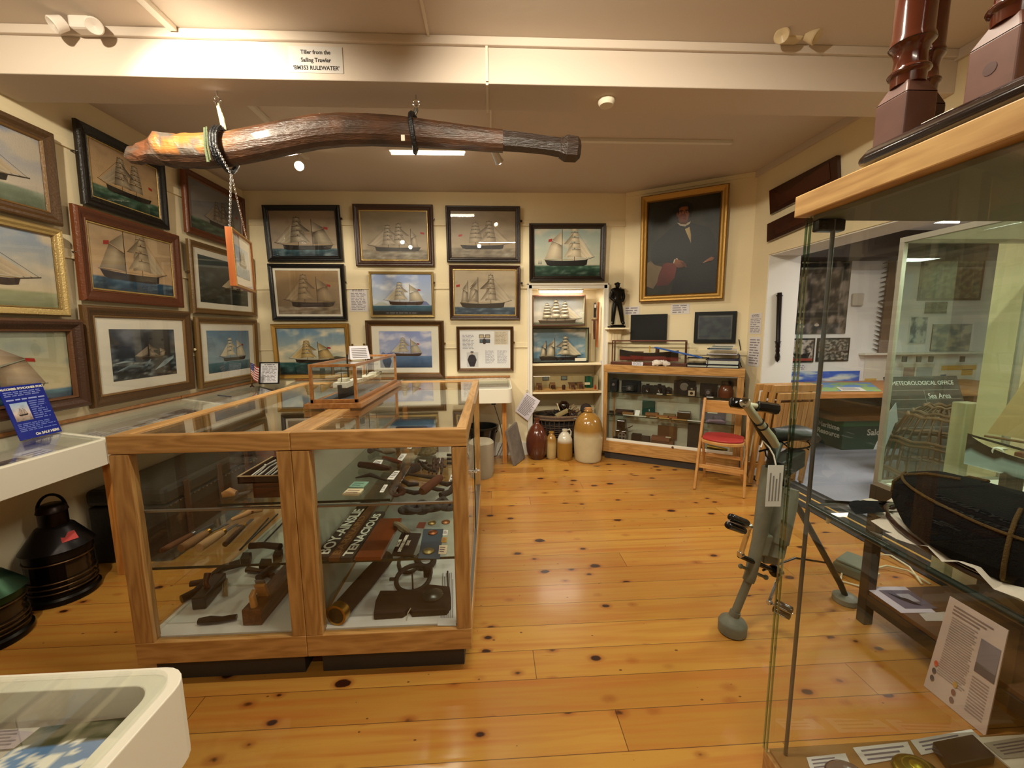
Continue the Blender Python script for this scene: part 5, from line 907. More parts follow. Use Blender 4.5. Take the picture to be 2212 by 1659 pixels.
# ---------------------------------------------------------------- tiller
YT=2.32
prof=[(274,338,7),(284,336,15),(300,335,18),(330,326,22),(348,324,30),(400,327,31),(440,327,32),(500,322,31),(560,310,31),(620,298,31),(680,286,31),(740,281,30),(800,281,29),(860,284,28),(895,287,27),(950,292,25),(1010,298,23),(1060,303,22),(1086,305,21.5)]
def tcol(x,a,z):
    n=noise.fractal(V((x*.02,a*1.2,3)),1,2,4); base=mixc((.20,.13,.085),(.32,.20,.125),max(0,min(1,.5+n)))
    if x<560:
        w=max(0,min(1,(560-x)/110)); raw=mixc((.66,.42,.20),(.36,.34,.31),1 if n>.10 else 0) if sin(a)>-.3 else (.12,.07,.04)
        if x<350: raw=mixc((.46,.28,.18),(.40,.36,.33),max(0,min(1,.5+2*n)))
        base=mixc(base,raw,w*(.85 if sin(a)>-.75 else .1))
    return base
mb=MB(); P=[]
for i in range(len(prof)-1):
    (x0,y0,r0),(x1,y1,r1)=prof[i],prof[i+1]; n=max(1,int((x1-x0)/9))
    for k in range(n): f=k/n; P.append((x0+(x1-x0)*f,y0+(y1-y0)*f,r0+(r1-r0)*f))
P.append(prof[-1]); vs_=[];cs_=[];sg=16
for x,y,r in P:
    c=ony(x,y,YT); R=r*YT/FPX*1.03
    for k in range(sg):
        a=2*pi*(k+.5)/sg; oc=1/max(abs(cos((a+pi/8)%(pi/4)-pi/8)),.9)*.94; j=1
        if x<470: j=1+.16*noise.noise(V((x*.05,a*2,1)))*(470-x)/120
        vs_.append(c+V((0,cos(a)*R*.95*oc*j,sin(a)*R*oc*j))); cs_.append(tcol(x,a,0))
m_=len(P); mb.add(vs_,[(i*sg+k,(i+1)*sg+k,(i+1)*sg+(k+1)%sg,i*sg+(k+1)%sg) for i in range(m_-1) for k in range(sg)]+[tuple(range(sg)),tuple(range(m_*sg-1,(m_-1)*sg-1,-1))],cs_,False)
TIL=pm('varnished_old_timber',vc=True,rough=.38,coat=.2,bump=.5,bs=30,stretch=(1,6,6),var=.15,vs=10)
c0=ony(740,281,YT); t=thing('tiller','old curved brown wooden ship tiller with splintered orange end, hung from the ceiling beam','tiller',loc=c0)
part('shaft',mb,TIL,t,world=True)
g=MB(); rr=lambda r:r*YT/FPX; DT=(.15,.10,.07)
g.tube([ony(1086,304,YT),ony(1130,308,YT),ony(1180,314,YT),ony(1215,320,YT)],[rr(20),rr(19),rr(18),rr(19)],8,DT,sm=False); part('grip',g,TIL,t,world=True)
g=MB().tube([ony(1208,320,YT),ony(1222,321,YT),ony(1244,323,YT),ony(1252,323,YT)],[rr(19),rr(26),rr(25),rr(17)],8,(.17,.11,.07),sm=False); part('end_knob',g,TIL,t,world=True)
part('white_tag',MB().box(ony(866,291,YT-.075),ony(875,305,YT-.070),(.80,.78,.72)),PLAIN,t,world=True)
BRD=pm('black_braided_cord',(.06,.06,.07),.35,bump=.8,bs=90); ROPE=pm('cream_rope',(.74,.68,.54),.9,bump=.6,bs=120); OLIV=pm('olive_cord',(.28,.31,.20),.8,bump=.5,bs=120)
def sling(label,x,y,r,top,zt,rope):
    c=ony(x,y,YT); R=rr(r)+.008; t=thing('rope_sling',label,'sling',loc=c); e=V((top[0]-0,YT,0))
    hx=onz(*top,2.635); 
    part('wrapping',MB().tube([c+V((.006*sin(a*2),cos(a)*R,sin(a)*(R+.004))) for a in [2*pi*k/28 for k in range(28)]],.013,8,closed=True),BRD,t,world=True)
    mb=MB(); tp=c+V((0,0,R)); hk=V((hx.x,YT,2.575)); mb.tube([tp,tp+(hk-tp)*.35,hk],[.014,.011,.008],8); mb.tube([tp+V((.01,-.01,0)),tp+(hk-tp)*.45+V((.015,-.012,0)),hk],[.006,.006,.006],8); part('rope',mb,rope,t,world=True)
    part('hook_eye',MB().tube([V((hx.x,YT,2.634)),V((hx.x,YT,2.61))],.005,8).ring(V((hx.x,YT,2.594)),.016,.004,16,6,normal=(0,1,0)).ring(V((hx.x,YT,2.572)),.012,.004,16,6,normal=(1,0,0)),CHROME,t,world=True)
    return t,c,R
t,c,R=sling('cream rope and black braided sling holding the splintered left end of the tiller',489,325,33,(478,206),0,ROPE)
part('olive_lashing',MB().tube([c+V((-.03,-R-.01,.06)),c+V((-.036,-R-.012,-.03)),c+V((-.03,-R-.01,-.10))],.007,8).tube([c+V((-.02,-R-.012,.065)),c+V((-.022,-R-.014,-.02)),c+V((-.018,-R-.01,-.09))],.004,8),OLIV,t,world=True)
for k in range(3): part('braid',MB().tube([c+V((.002+.014*k-.014,-R*cos(a)*1.04-.006,sin(a)*R*1.1)) for a in [radians(-60+120*i/9) for i in range(10)]],.008,8),BRD,t,world=True)
sling('steel link and black corded sling holding the middle of the tiller',895,288,29,(900,210),0,pm('grey_shackle',(.42,.40,.36),.4,.7))
# chain with small frame
CHN=pm('bright_chain',(.75,.75,.75),.25,1)
c1=c+V((.02,-R-.03,0)); u=V((-.107,.35,0)).normalized(); nrm=V((u.y,-u.x,0)); F0=V((-1.215,2.02,0)); W_=.36; zt=1.895; F1=F0+u*W_
def chain(a,b,t):
    a,b=V(a),V(b); d=b-a; n=int(d.length/.0105); mb=MB(); dn=d.normalized()
    for i in range(n):
        q=a+d*((i+.5)/n); s=dn.cross(V((1,0,0) if i%2 else (0,1,0))).normalized(); mb.tube([q+dn*.0075*cos(w)+s*.0045*sin(w) for w in [2*pi*k/8 for k in range(8)]],.0013,4,closed=True)
    part('chain',mb,CHN,t,world=True)
jn=ony(499,376,2.12); t=thing('hanging_picture','small two-sided framed ship print hanging by a steel chain from the tiller','picture',M=rz(atan2(u.y,u.x),F0+u*W_/2+V((0,0,zt-.27))))
chain(c1+V((0,0,-.02)),jn,t); chain(jn,F0+u*.03+V((0,0,zt)),t); chain(jn,F1-u*.03+V((0,0,zt)),t)
OR=wood('orange_wood',(.66,.37,.17),(.56,.29,.12),'Z',1,.35)
f=MB(); 
for q in (((-W_/2,-.014,0),(-W_/2+.012,.014,.27)),((W_/2-.012,-.014,0),(W_/2,.014,.27)),((-W_/2+.012,-.014,0),(W_/2-.012,.014,.012)),((-W_/2+.012,-.014,.258),(W_/2-.012,.014,.27))): f.box(*q)
part('frame',f,OR,t,bv=.001)
mb=MB(); mb.box((-W_/2+.012,-.003,.012),(W_/2-.012,.003,.258),(.86,.84,.80)); gridbg(mb,W_*.66,.15,.4,((.80,.82,.84),(.70,.76,.82)),((.40,.52,.64),(.55,.64,.72)),5,M=Matrix.Translation((0,-.0045,.055)),nx=16,nz=12); ship(mb,-W_*.2,W_*.42,.11,.085,'ship',1,sail=(.7,.68,.64),M=Matrix.Translation((0,-.005,0)),flag=False); part('ship_print',mb,PLAIN,t)
part('gold_edge',MB().box((-W_/2,-.0155,0),(W_/2,-.014,.008),(.7,.55,.25)).box((W_/2-.008,-.0155,.008),(W_/2,-.014,.27),(.7,.55,.25)).box((-W_/2,-.0155,.262),(W_/2-.008,-.014,.27),(.7,.55,.25)).box((-W_/2,-.0155,.008),(-W_/2+.008,-.014,.262),(.7,.55,.25)),FRG,t); g=MB(); 
for s in (-1,1): g.poly([(-W_/2+.012,s*.011,.012),(W_/2-.012,s*.011,.012),(W_/2-.012,s*.011,.258),(-W_/2+.012,s*.011,.258)])
part('glass_pane',g,GTHIN,t)
# ---------------------------------------------------------------- papers on the walls
def wallsheet(label,plane,c,n=9,col_=(.86,.84,.84),ink=(.55,.52,.54),title=True,off=.006):
    u,z,w,h,roll=rect_from(plane,c,off); M=rz(plane.rz,plane.at(u,z,.002)); t=thing('wall_notice',label,'notice',M=M); part('sheet',sheet(w,h,0,col_,.001,False),PLAIN,t)
    mb=MB(); 
    if title: lines(mb,-w*.34,w*.34,h*.80,h*.95,3,(.4,.37,.4),-.0016,.5)
    lines(mb,-w*.42,w*.42,h*.06,h*(.76 if title else .94),n,ink,-.0016); part('print',mb,PLAIN,t); return t
wallsheet('white typed sheet pinned between two paintings on the back wall, left of the blue-sky schooner',WB,[(754,618),(793,620),(795,674),(756,672)],11)
wallsheet('small white typed card below the gold-framed portrait, centre',WP,[(1450,657),(1490,656),(1489,677),(1449,679)],4,title=False); wallsheet('small white typed card on the wall between the statue and the black screen',WP,[(1348,663),(1382,661),(1381,679),(1349,680)],3,title=False)
p=thing('hanging_sheet','white typed sheet on a cord, hanging askew beside the alcove','notice',loc=(.39,4.40,.41))
P=[ony(x,y,4.40) for x,y in [(1137,846),(1167,866),(1140,909),(1113,888)]]; mb=MB().add([q for q in P]+[q+V((0,.002,0)) for q in P],[(0,3,2,1),(4,5,6,7),(0,1,5,4),(1,2,6,5),(2,3,7,6),(3,0,4,7)],(.84,.82,.86))
for k in range(14):
    f=.10+k*.06; a=P[0]+(P[3]-P[0])*f; b=P[1]+(P[2]-P[1])*f; a2=a+(b-a)*.1; b2=a+(b-a)*(.9-.2*random.random()); dd=(P[3]-P[0])*.03; o_=V((0,-.0008,0)); mb.add([a2+o_,b2+o_,b2+dd+o_,a2+dd+o_],[(0,1,2,3)],(.5,.48,.5))
part('sheet',mb,PLAIN,p,world=True); part('cord',MB().ring(P[0]+V((.008,-.002,.006)),.012,.002,14,6,(.3,.2,.2),(0,1,0)),PLAIN,p,world=True)
# ---------------------------------------------------------------- alcove
t=thing('alcove_tube_light','short glowing white tube at the top of the alcove','strip light',loc=(.76,4.52,1.82)); part('tube',MB().tube([(.545,4.55,1.828),(1.02,4.55,1.828)],.013,12),EMA,t,world=True); part('holder',MB().box((.53,4.53,1.84),(1.035,4.57,1.858),(.9,.9,.88)),PLAIN,t,world=True)
def diorama(label,c,Y,dp,fc,kind,sky,sea_,lab,hull,bx):
    P=[ony(x,y,Y) for x,y in c]; x0,x1=(P[0].x+P[3].x)/2,(P[1].x+P[2].x)/2; z1,z0=(P[0].z+P[1].z)/2,(P[2].z+P[3].z)/2; w,h=x1-x0,z1-z0; t=thing('ship_diorama',label,'ship model',M=rz(0,((x0+x1)/2,Y+dp,z0)))
    f=.018; fr=MB().box((-w/2,-dp,0),(w/2,0,f*.8),fc).box((-w/2,-dp,h-f*.8),(w/2,0,h),fc).box((-w/2,-dp,f*.8),(-w/2+f*.7,0,h-f*.8),fc).box((w/2-f*.7,-dp,f*.8),(w/2,0,h-f*.8),fc); part('case',fr,GLOSS,t,bv=.001)
    mb=MB(); gridbg(mb,w-f,h-f,.10,sky,sea_,8,(.86,.84,.80),3,.1,M=Matrix.Translation((0,-.006,f*.5))); part('painted_backing',mb,PLAIN,t)
    lt=MB().box((-w/2+f*.7,-dp*.9,f*.8),(-w/2+f*.7+.002,-.006,h-f*.8),(.72,.72,.60)).box((w/2-f*.7-.002,-dp*.9,f*.8),(w/2-f*.7,-.006,h-f*.8),(.72,.72,.60)); part('lining',lt,PLAIN,t)
    part('modelled_sea',MB().box((-w/2+f*.7,-dp*.9,f*.8),(w/2-f*.7,-.006,f*1.5),sea_[0]),GLOSS,t)
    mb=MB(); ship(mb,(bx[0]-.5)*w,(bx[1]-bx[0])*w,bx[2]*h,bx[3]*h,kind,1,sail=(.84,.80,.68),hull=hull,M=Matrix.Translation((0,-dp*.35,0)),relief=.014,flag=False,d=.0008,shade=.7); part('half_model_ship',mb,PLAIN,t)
    part('glass_pane',MB().poly([(-w/2+f*.7,-dp*.93,f*.8),(w/2-f*.7,-dp*.93,f*.8),(w/2-f*.7,-dp*.93,h-f*.8),(-w/2+f*.7,-dp*.93,h-f*.8)]),GTHIN,t)
    if lab: part('label_card',MB().box((w*.26,-dp*.92,f),(w*.46,-dp*.90,f+.035),(.86,.85,.80)),PLAIN,t)
    return z0
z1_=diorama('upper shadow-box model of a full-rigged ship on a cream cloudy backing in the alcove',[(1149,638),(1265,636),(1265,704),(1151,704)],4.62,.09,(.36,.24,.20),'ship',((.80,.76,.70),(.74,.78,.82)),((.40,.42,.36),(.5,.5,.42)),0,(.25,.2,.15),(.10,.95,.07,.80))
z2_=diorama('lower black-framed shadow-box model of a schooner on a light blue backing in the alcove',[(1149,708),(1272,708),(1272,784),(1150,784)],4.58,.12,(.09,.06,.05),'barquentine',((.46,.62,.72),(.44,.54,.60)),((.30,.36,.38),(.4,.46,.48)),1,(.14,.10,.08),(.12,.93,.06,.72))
struct('trim_alcove_shelf',MB().box((.441,4.48,z2_-.022),(1.239,4.80,z2_-.002)).box((.441,4.44,.698),(1.239,4.80,.720)),WALLM,.002)
# school room in an acrylic box
t=thing('miniature_room','clear box holding a miniature furnished schoolroom on the alcove shelf','model room',loc=(.80,4.6,.72))
x0,x1,y0,y1,z0,z1=.46,1.20,4.45,4.74,.7205,.895
part('baseboard',MB().box((x0,y0,z0),(x1,y1,z0+.012),(.80,.62,.38)),PLAIN,t,world=True,bv=.001); part('back_panel',MB().box((x0+.01,y1-.01,z0+.012),(x1-.01,y1-.004,z1-.004),(.76,.68,.50)).box((x0+.004,y0+.01,z0+.012),(x0+.01,y1-.01,z1-.006),(.66,.62,.52)).box((x1-.01,y0+.01,z0+.012),(x1-.004,y1-.01,z1-.006),(.74,.68,.52)),PLAIN,t,world=True)
g=MB(); g.poly([(x0,y0,z0),(x1,y0,z0),(x1,y0,z1),(x0,y0,z1)]); g.poly([(x0,y0,z1),(x1,y0,z1),(x1,y1,z1),(x0,y1,z1)]); part('clear_cover',g,ACRY,t,world=True)
part('white_edge',MB().bar((x0,y0,z1),(x0+.19,y0,z1),.004,.005,(.9,.88,.85)),PLAIN,t,world=True)
rn=random.Random(5); zf=z0+.012
def bits(n,mb,m=PLAIN): part(n,mb,m,t,world=True)
for xx in (.60,.82): bits('tiny_picture',MB().box((xx,y1-.016,.815),(xx+.075,y1-.011,.865),(.2,.18,.15)).box((xx+.006,y1-.017,.821),(xx+.069,y1-.016,.859),(.5,.54,.52)))
for k,xx in enumerate((.54,.70,.92,1.02)):
    c=[(.52,.38,.24),(.60,.45,.28),(.45,.32,.2),(.50,.36,.22)][k]; mb=MB(); yy=4.52+.03*(k%2); mb.box((xx-.035,yy,zf+.045),(xx+.035,yy+.05,zf+.052),c); mb.box((xx-.032,yy+.045,zf+.05),(xx+.032,yy+.05,zf+.075),mixc(c,(.2,.1,.05),.3))
    for a in (-.03,.03):
        for b in (.004,.044): mb.box((xx+a-.003,yy+b-.003,zf),(xx+a+.003,yy+b+.003,zf+.045),c)
    bits('tiny_desk',mb); mb=MB(); mb.box((xx-.02,yy-.045,zf+.025),(xx+.02,yy-.015,zf+.03),(.3,.16,.1)); mb.box((xx-.02,yy-.017,zf+.03),(xx+.02,yy-.014,zf+.055),(.3,.16,.1))
    for a in (-.017,.017): mb.box((xx+a-.002,yy-.04,zf),(xx+a+.002,yy-.036,zf+.025),(.3,.16,.1))
    bits('tiny_chair',mb)
bits('tiny_green_chest',MB().box((.67,4.62,zf),(.73,4.67,zf+.05),(.12,.28,.18))); bits('tiny_green_cupboard',MB().box((1.10,4.62,zf),(1.17,4.70,zf+.13),(.10,.36,.26))); bits('tiny_white_box',MB().box((1.07,4.56,zf+.045),(1.13,4.585,zf+.07),(.85,.8,.68))); bits('tiny_red_bottle',MB().tube([(1.175,4.50,zf),(1.175,4.50,zf+.03),(1.175,4.50,zf+.055)],[.009,.009,.004],10,(.68,.2,.1)))
bits('tiny_bench',MB().box((.90,4.66,zf+.05),(1.06,4.70,zf+.06),(.28,.30,.27)).box((.91,4.67,zf),(.92,4.69,zf+.05),(.3,.2,.1)).box((1.04,4.67,zf),(1.05,4.69,zf+.05),(.3,.2,.1))); bits('tiny_barrel',MB().lathe([(.016,0),(.02,.02),(.02,.04),(.016,.055),(0,.055)],(.815,4.51,zf),14,(.25,.15,.1)))
# knife-like fid and wooden rule hanging on the alcove's right side
t=thing('sheath_knife','dark carved wooden handle with cross guard hanging on the right side of the alcove','knife',loc=(1.215,4.55,1.5))
a=lambda x,y:ony(x,y,4.55); part('handle',MB().tube([a(1285,654),a(1286,662),a(1285,675),a(1285,686)],[.012,.019,.014,.017],12,(.10,.07,.08)),GLOSS,t,world=True); part('guard',MB().bar(a(1278,691),a(1292,691),.02,.014,(.42,.22,.12)),GLOSS,t,world=True); part('blade_sheath',MB().tube([a(1284,692),a(1284,715),a(1284,733)],[.014,.015,.012],10,(.30,.16,.10)),GLOSS,t,world=True); part('white_tag',MB().box(a(1283,658)+V((0,-.022,0)),a(1287,665)+V((0,-.02,0)),(.85,.82,.8)),PLAIN,t,world=True)
solo('wooden_rule',MB().bar(ony(1293,653,4.58),ony(1289,750,4.58),.022,.012),OR,'long orange-brown wooden strip hanging beside the dark carved handle in the alcove','strip')
solo('label_card',MB().box((1.2365,4.47,1.01),(1.239,4.53,1.06),(.72,.72,.80)),PLAIN,'tiny lilac label on the alcove side below the wooden strip','label')
# ---------------------------------------------------------------- basket of floats
BX,BY=.80,4.575; WK=pm('dark_wicker',vc=True,rough=.8,var=.3,vs=40)
t=thing('wicker_basket','dark oval wicker basket heaped with net floats in the alcove','basket',loc=(BX,BY,0))
def oval(z,f,n=40,w=0): return [(BX+.335*f*cos(2*pi*k/n),BY+.20*f*sin(2*pi*k/n),z+w*(k%2)) for k in range(n)]
mb=MB()
for i in range(14): z=.02+i*.024; f=.78+.19*(z/.40); mb.tube([(x,y,zz+.004*sin(k*pi/2+i*pi)) for k,(x,y,zz) in enumerate(oval(z,f))],.007,6,(.24,.17,.12),True)
part('woven_side',mb,WK,t,world=True)
mb=MB()
for k in range(36): a=2*pi*k/36; mb.tube([(BX+.335*f*cos(a),BY+.20*f*sin(a),z) for f,z in ((.76,.0),(.86,.2),(.97,.41))],.006,6,(.30,.21,.14))
part('stakes',mb,WK,t,world=True)
mb=MB()
for j in range(3): mb.tube(oval(.405+.016*j,1.0-.01*j),.014,8,(.42,.33,.24) if j!=1 else (.26,.18,.13),True)
part('rim',mb,WK,t,world=True); part('bottom',MB().slab([(x,y) for x,y,z in oval(0,.78)],.001,.02,(.2,.15,.1)),WK,t,world=True)
rn=random.Random(11); mb=MB()
for k in range(70): a=rn.random()*6.28; r=sqrt(rn.random())*.86; x,y=BX+.335*r*cos(a),BY+.2*r*sin(a); p=V((x,y,.36+.12*(1-r*r)*rn.random())); mb.tube([p+V((rn.uniform(-.06,.06),rn.uniform(-.04,.04),rn.uniform(-.02,.03))) for _ in range(4)],.005,5,rn.choice([(.10,.12,.10),(.14,.10,.08),(.2,.17,.12)]))
mb.lathe([(.29,.30),(.25,.36),(.12,.40),(0,.41)],(BX,BY,0),24,(.06,.06,.05)); mb2=MB(); 
for v in mb.v: mb2.v.append(V((v.x,BY+(v.y-BY)*.66 if abs(v.x-BX)<.3 else v.y,v.z)))
mb.v=mb2.v; solo('tangled_net',mb,WK,'dark tangled fishing net filling the wicker basket','net',kind='stuff',loc=(BX,BY,.36))
def fl(label,x,y,Y,r,c,mat,net=False,**k):
    p=ony(x,y,Y); t=thing('net_float',label,'float',loc=p); part('ball',MB().ball(p,r,seg=24,ring=14,c=c,**k),mat,t,world=True)
    if net:
        mb=MB()
        for i in range(3): mb.ring(p,r*1.03,.0025,20,5,(.35,.24,.15),(sin(i*2.1),cos(i*2.1),.5))
        part('netting',mb,PLAIN,t,world=True)
DG=pm('dark_glass_float',(.10,.04,.03),.04,spec=.8)
fl('dark glass net float in brown netting on top of the basket heap',1218,877,4.60,.062,(1,1,1),DG,True); fl('dark red glass float lying at the front of the basket heap',1236,897,4.45,.056,(1,1,1),DG,True); fl('grey metal float at the right of the basket heap',1266,884,4.62,.070,(.30,.26,.25),GLOSS)
mb=MB(); P=[ony(1236,877,4.5),ony(1243,884,4.5),ony(1250,893,4.48)]
for i in range(4): q=P[0]+(P[2]-P[0])*i/3; mb.lathe([(.012,-.012),(.036,-.010),(.036,.010),(.012,.012)],q,16,(.50,.42,.30),axis=(P[2]-P[0]))
solo('cork_floats',mb,PLAIN,'string of pale cork floats on the right of the basket heap','cork floats'); solo('cork_bundle',MB().bar(ony(1198,903,4.40),ony(1226,888,4.42),.05,.022,(.52,.45,.30)).bar(ony(1200,897,4.42),ony(1226,884,4.44),.04,.018,(.60,.54,.38)),PLAIN,'bundle of flat pale cork strips tied on the basket heap','cork strips',bv=.003)
solo('bone_needle',MB().tube([ony(1203,871,4.48),ony(1209,887,4.46)],.006,8,(.80,.74,.60)),PLAIN,'pale thin stick poking up from the basket heap','stick'); solo('white_saucer',MB().lathe([(.03,0),(.055,.008),(.055,.012),(0,.006)],ony(1247,905,4.40),20,(.88,.86,.84)),GLOSS,'white dish edge showing at the basket rim behind the big jar','dish')
# ---------------------------------------------------------------- stoneware
ST=pm('glazed_stoneware',vc=True,rough=.16,coat=.3,var=.07,vs=12)
def jug(label,x,y,R,H,prof,cf,handle=None,cork=None,cat='jar'):
    t=thing('stoneware_jar' if cat=='jar' else 'stoneware_bottle',label,cat,loc=(x,y,0)); part('body',MB().lathe([(r*R,max(z*H,.001)) for r,z in prof],(0,0,0),48,cf=lambda r,z: cf(z/H)),ST,t)
    if handle: part('handle',MB().tube([(a*R,0,b*H) for a,b in handle[0]],R*handle[1],8,cf(.9)),ST,t)
    if cork: part('cork',MB().lathe([(R*cork[0],H*.985),(R*cork[0]*1.1,H*1.04),(0,H*1.04)],(0,0,0),16,(.72,.52,.32)),PLAIN,t)
tan,crm=(.60,.44,.20),(.74,.68,.54)
jug('largest stoneware jar, tan over cream with a cork, on the floor by the cabinet',1.03,4.205,.155,.555,[(.86,0),(.90,.01),(.93,.05),(.99,.3),(1,.5),(.99,.62),(.90,.76),(.72,.86),(.48,.925),(.26,.955),(.24,.965),(.30,.97),(.32,.985),(.28,1.0),(0,1.0)],lambda t: tan if t>.60 else crm,cork=(.22,0))
jug('dark brown round-bellied stoneware flagon with a narrow neck, on the floor beside the slate slab',.487,4.318,.122,.45,[(.68,0),(.74,.03),(.93,.18),(1,.36),(.97,.5),(.82,.66),(.55,.79),(.28,.86),(.22,.90),(.20,.95),(.25,.96),(.24,1),(0,1)],lambda t: mixc((.28,.13,.08),(.36,.18,.11),t))
jug('smallest stoneware bottle, tan shoulder over cream, between the brown flagon and the white-topped jug',.645,4.30,.060,.30,[(.84,0),(.90,.02),(.97,.2),(1,.55),(.95,.70),(.7,.83),(.42,.90),(.36,.93),(.48,.95),(.48,1),(0,1)],lambda t: tan if t>.62 else (.70,.60,.40),cat='bottle')
jug('stoneware jug with white top, tan lower body and a small neck handle, on the floor',.785,4.25,.084,.335,[(.92,0),(.97,.02),(1,.1),(1,.56),(.95,.68),(.72,.82),(.42,.90),(.30,.93),(.36,.95),(.36,1),(0,1)],lambda t: (.80,.77,.70) if t>.60 else (.58,.42,.17),handle=([(.28,.96),(.62,1.0),(.80,.92),(.78,.80),(.70,.76)],.09))
SL=pm('rough_slate',(.47,.43,.39),.85,var=.25,vs=14,bump=.6,bs=25)
b1,b2,t1,t2=V((.205,4.065,0)),V((.335,4.33,0)),V((.125,4.08,.37)),V((.245,4.34,.405)); n_=(b2-b1).cross(t1-b1).normalized()*.028
solo('slate_slab',MB().add([b1,b2,t2,t1,b1+n_+V((0,0,.0)),b2+n_,t2+n_,t1+n_],[(0,1,2,3),(7,6,5,4),(0,4,5,1),(1,5,6,2),(2,6,7,3),(3,7,4,0)]),SL,'rough grey stone slab leaning against the bench leg beside the brown flagon','stone slab',bv=.004,loc=(.27,4.2,0))
# ---------------------------------------------------------------- oak cabinet on the angled wall  (local: x along the wall, -y into the room)
CM=rz(WP.rz,WP.o); CMi=CM.inverted()
u0,u1,yf,yb=-.122,1.192,-.30,-.078
t=thing('camera_cabinet','low pale wood cabinet with glass front full of old cameras, on the angled wall','cabinet',M=CM)
def cp(n,mb,m,**k): return part(n,mb,m,t,**k)
cp('plinth',MB().box((u0+.02,yf+.03,0),(u1-.03,yb,.08)),DGREY,bv=.002)
cp('base_rail',MB().box((u0,yf,.08),(u1,yf+.03,.205)).box((u0,yf+.03,.08),(u1,yb,.18)),MT['ash_wood'],bv=.003)
cp('post',MB().box((u0,yf,.205),(u0+.042,yf+.03,.955)),MT['ash_wood_upright'],bv=.002); cp('post',MB().box((u1-.056,yf,.205),(u1,yf+.03,.955)),MT['ash_wood_upright'],bv=.002)
cp('top',MB().box((u0-.002,yf-.002,.958),(u1+.002,yb,1.032)),MT['ash_wood'],bv=.003)
cp('side_panel',MB().box((u0+.002,yf+.03,.18),(u0+.014,yb,.957)),LININ); cp('side_panel',MB().box((u1-.014,yf+.03,.18),(u1-.002,yb,.957)),pm('pale_side_panel',(.62,.62,.52),.6)); cp('back_panel',MB().box((u0+.014,yb-.008,.18),(u1-.014,yb,.957)),LININ)
cp('door_track',MB().box((u0+.042,yf+.004,.205),(u1-.056,yf+.026,.232)),WHITEP,bv=.002); cp('door_track',MB().box((u0+.042,yf+.006,.944),(u1-.056,yf+.024,.957)),STEEL)
um=.60
for a,b,y in ((u0+.042,um,yf+.010),(um-.04,u1-.056,yf+.018)): cp('sliding_door',MB().poly([(a,y,.232),(b,y,.232),(b,y,.944),(a,y,.944)]),GLASS)
cp('lock_knob',MB().lathe([(.010,0),(.011,.010),(.008,.014),(0,.014)],(.60,yf+.004,.215),16,(.45,.38,.36),axis=(0,-1,0)),METC)
zs=[WP.hit(1400,850,.27)[1]-.0,WP.hit(1400,906,.27)[1]]
Z1,Z2=.742,.492
for z in (Z1,Z2): cp('glass_shelf',MB().box((u0+.016,yf+.034,z-.006),(u1-.016,yb-.01,z)),GSMOKE); cp('shelf_edge',MB().box((u0+.016,yf+.031,z-.0065),(u1-.016,yf+.0335,z+.0005)),MT['dark_green_edge'])
for x in (u0+.07,u1-.07): cp('shelf_upright',MB().box((x-.01,yb-.02,.18),(x+.01,yb-.0085,.957)),MT['ash_wood_upright'])
def U(x,off=.17): return WP.hit(x,850,off)[0]
def cth(name,label,cat,x,z,off=.17,group=None): 
    u=U(x,off); return thing(name,label,cat,M=CM@Matrix.Translation((u,-off,z+.001)),group=group)
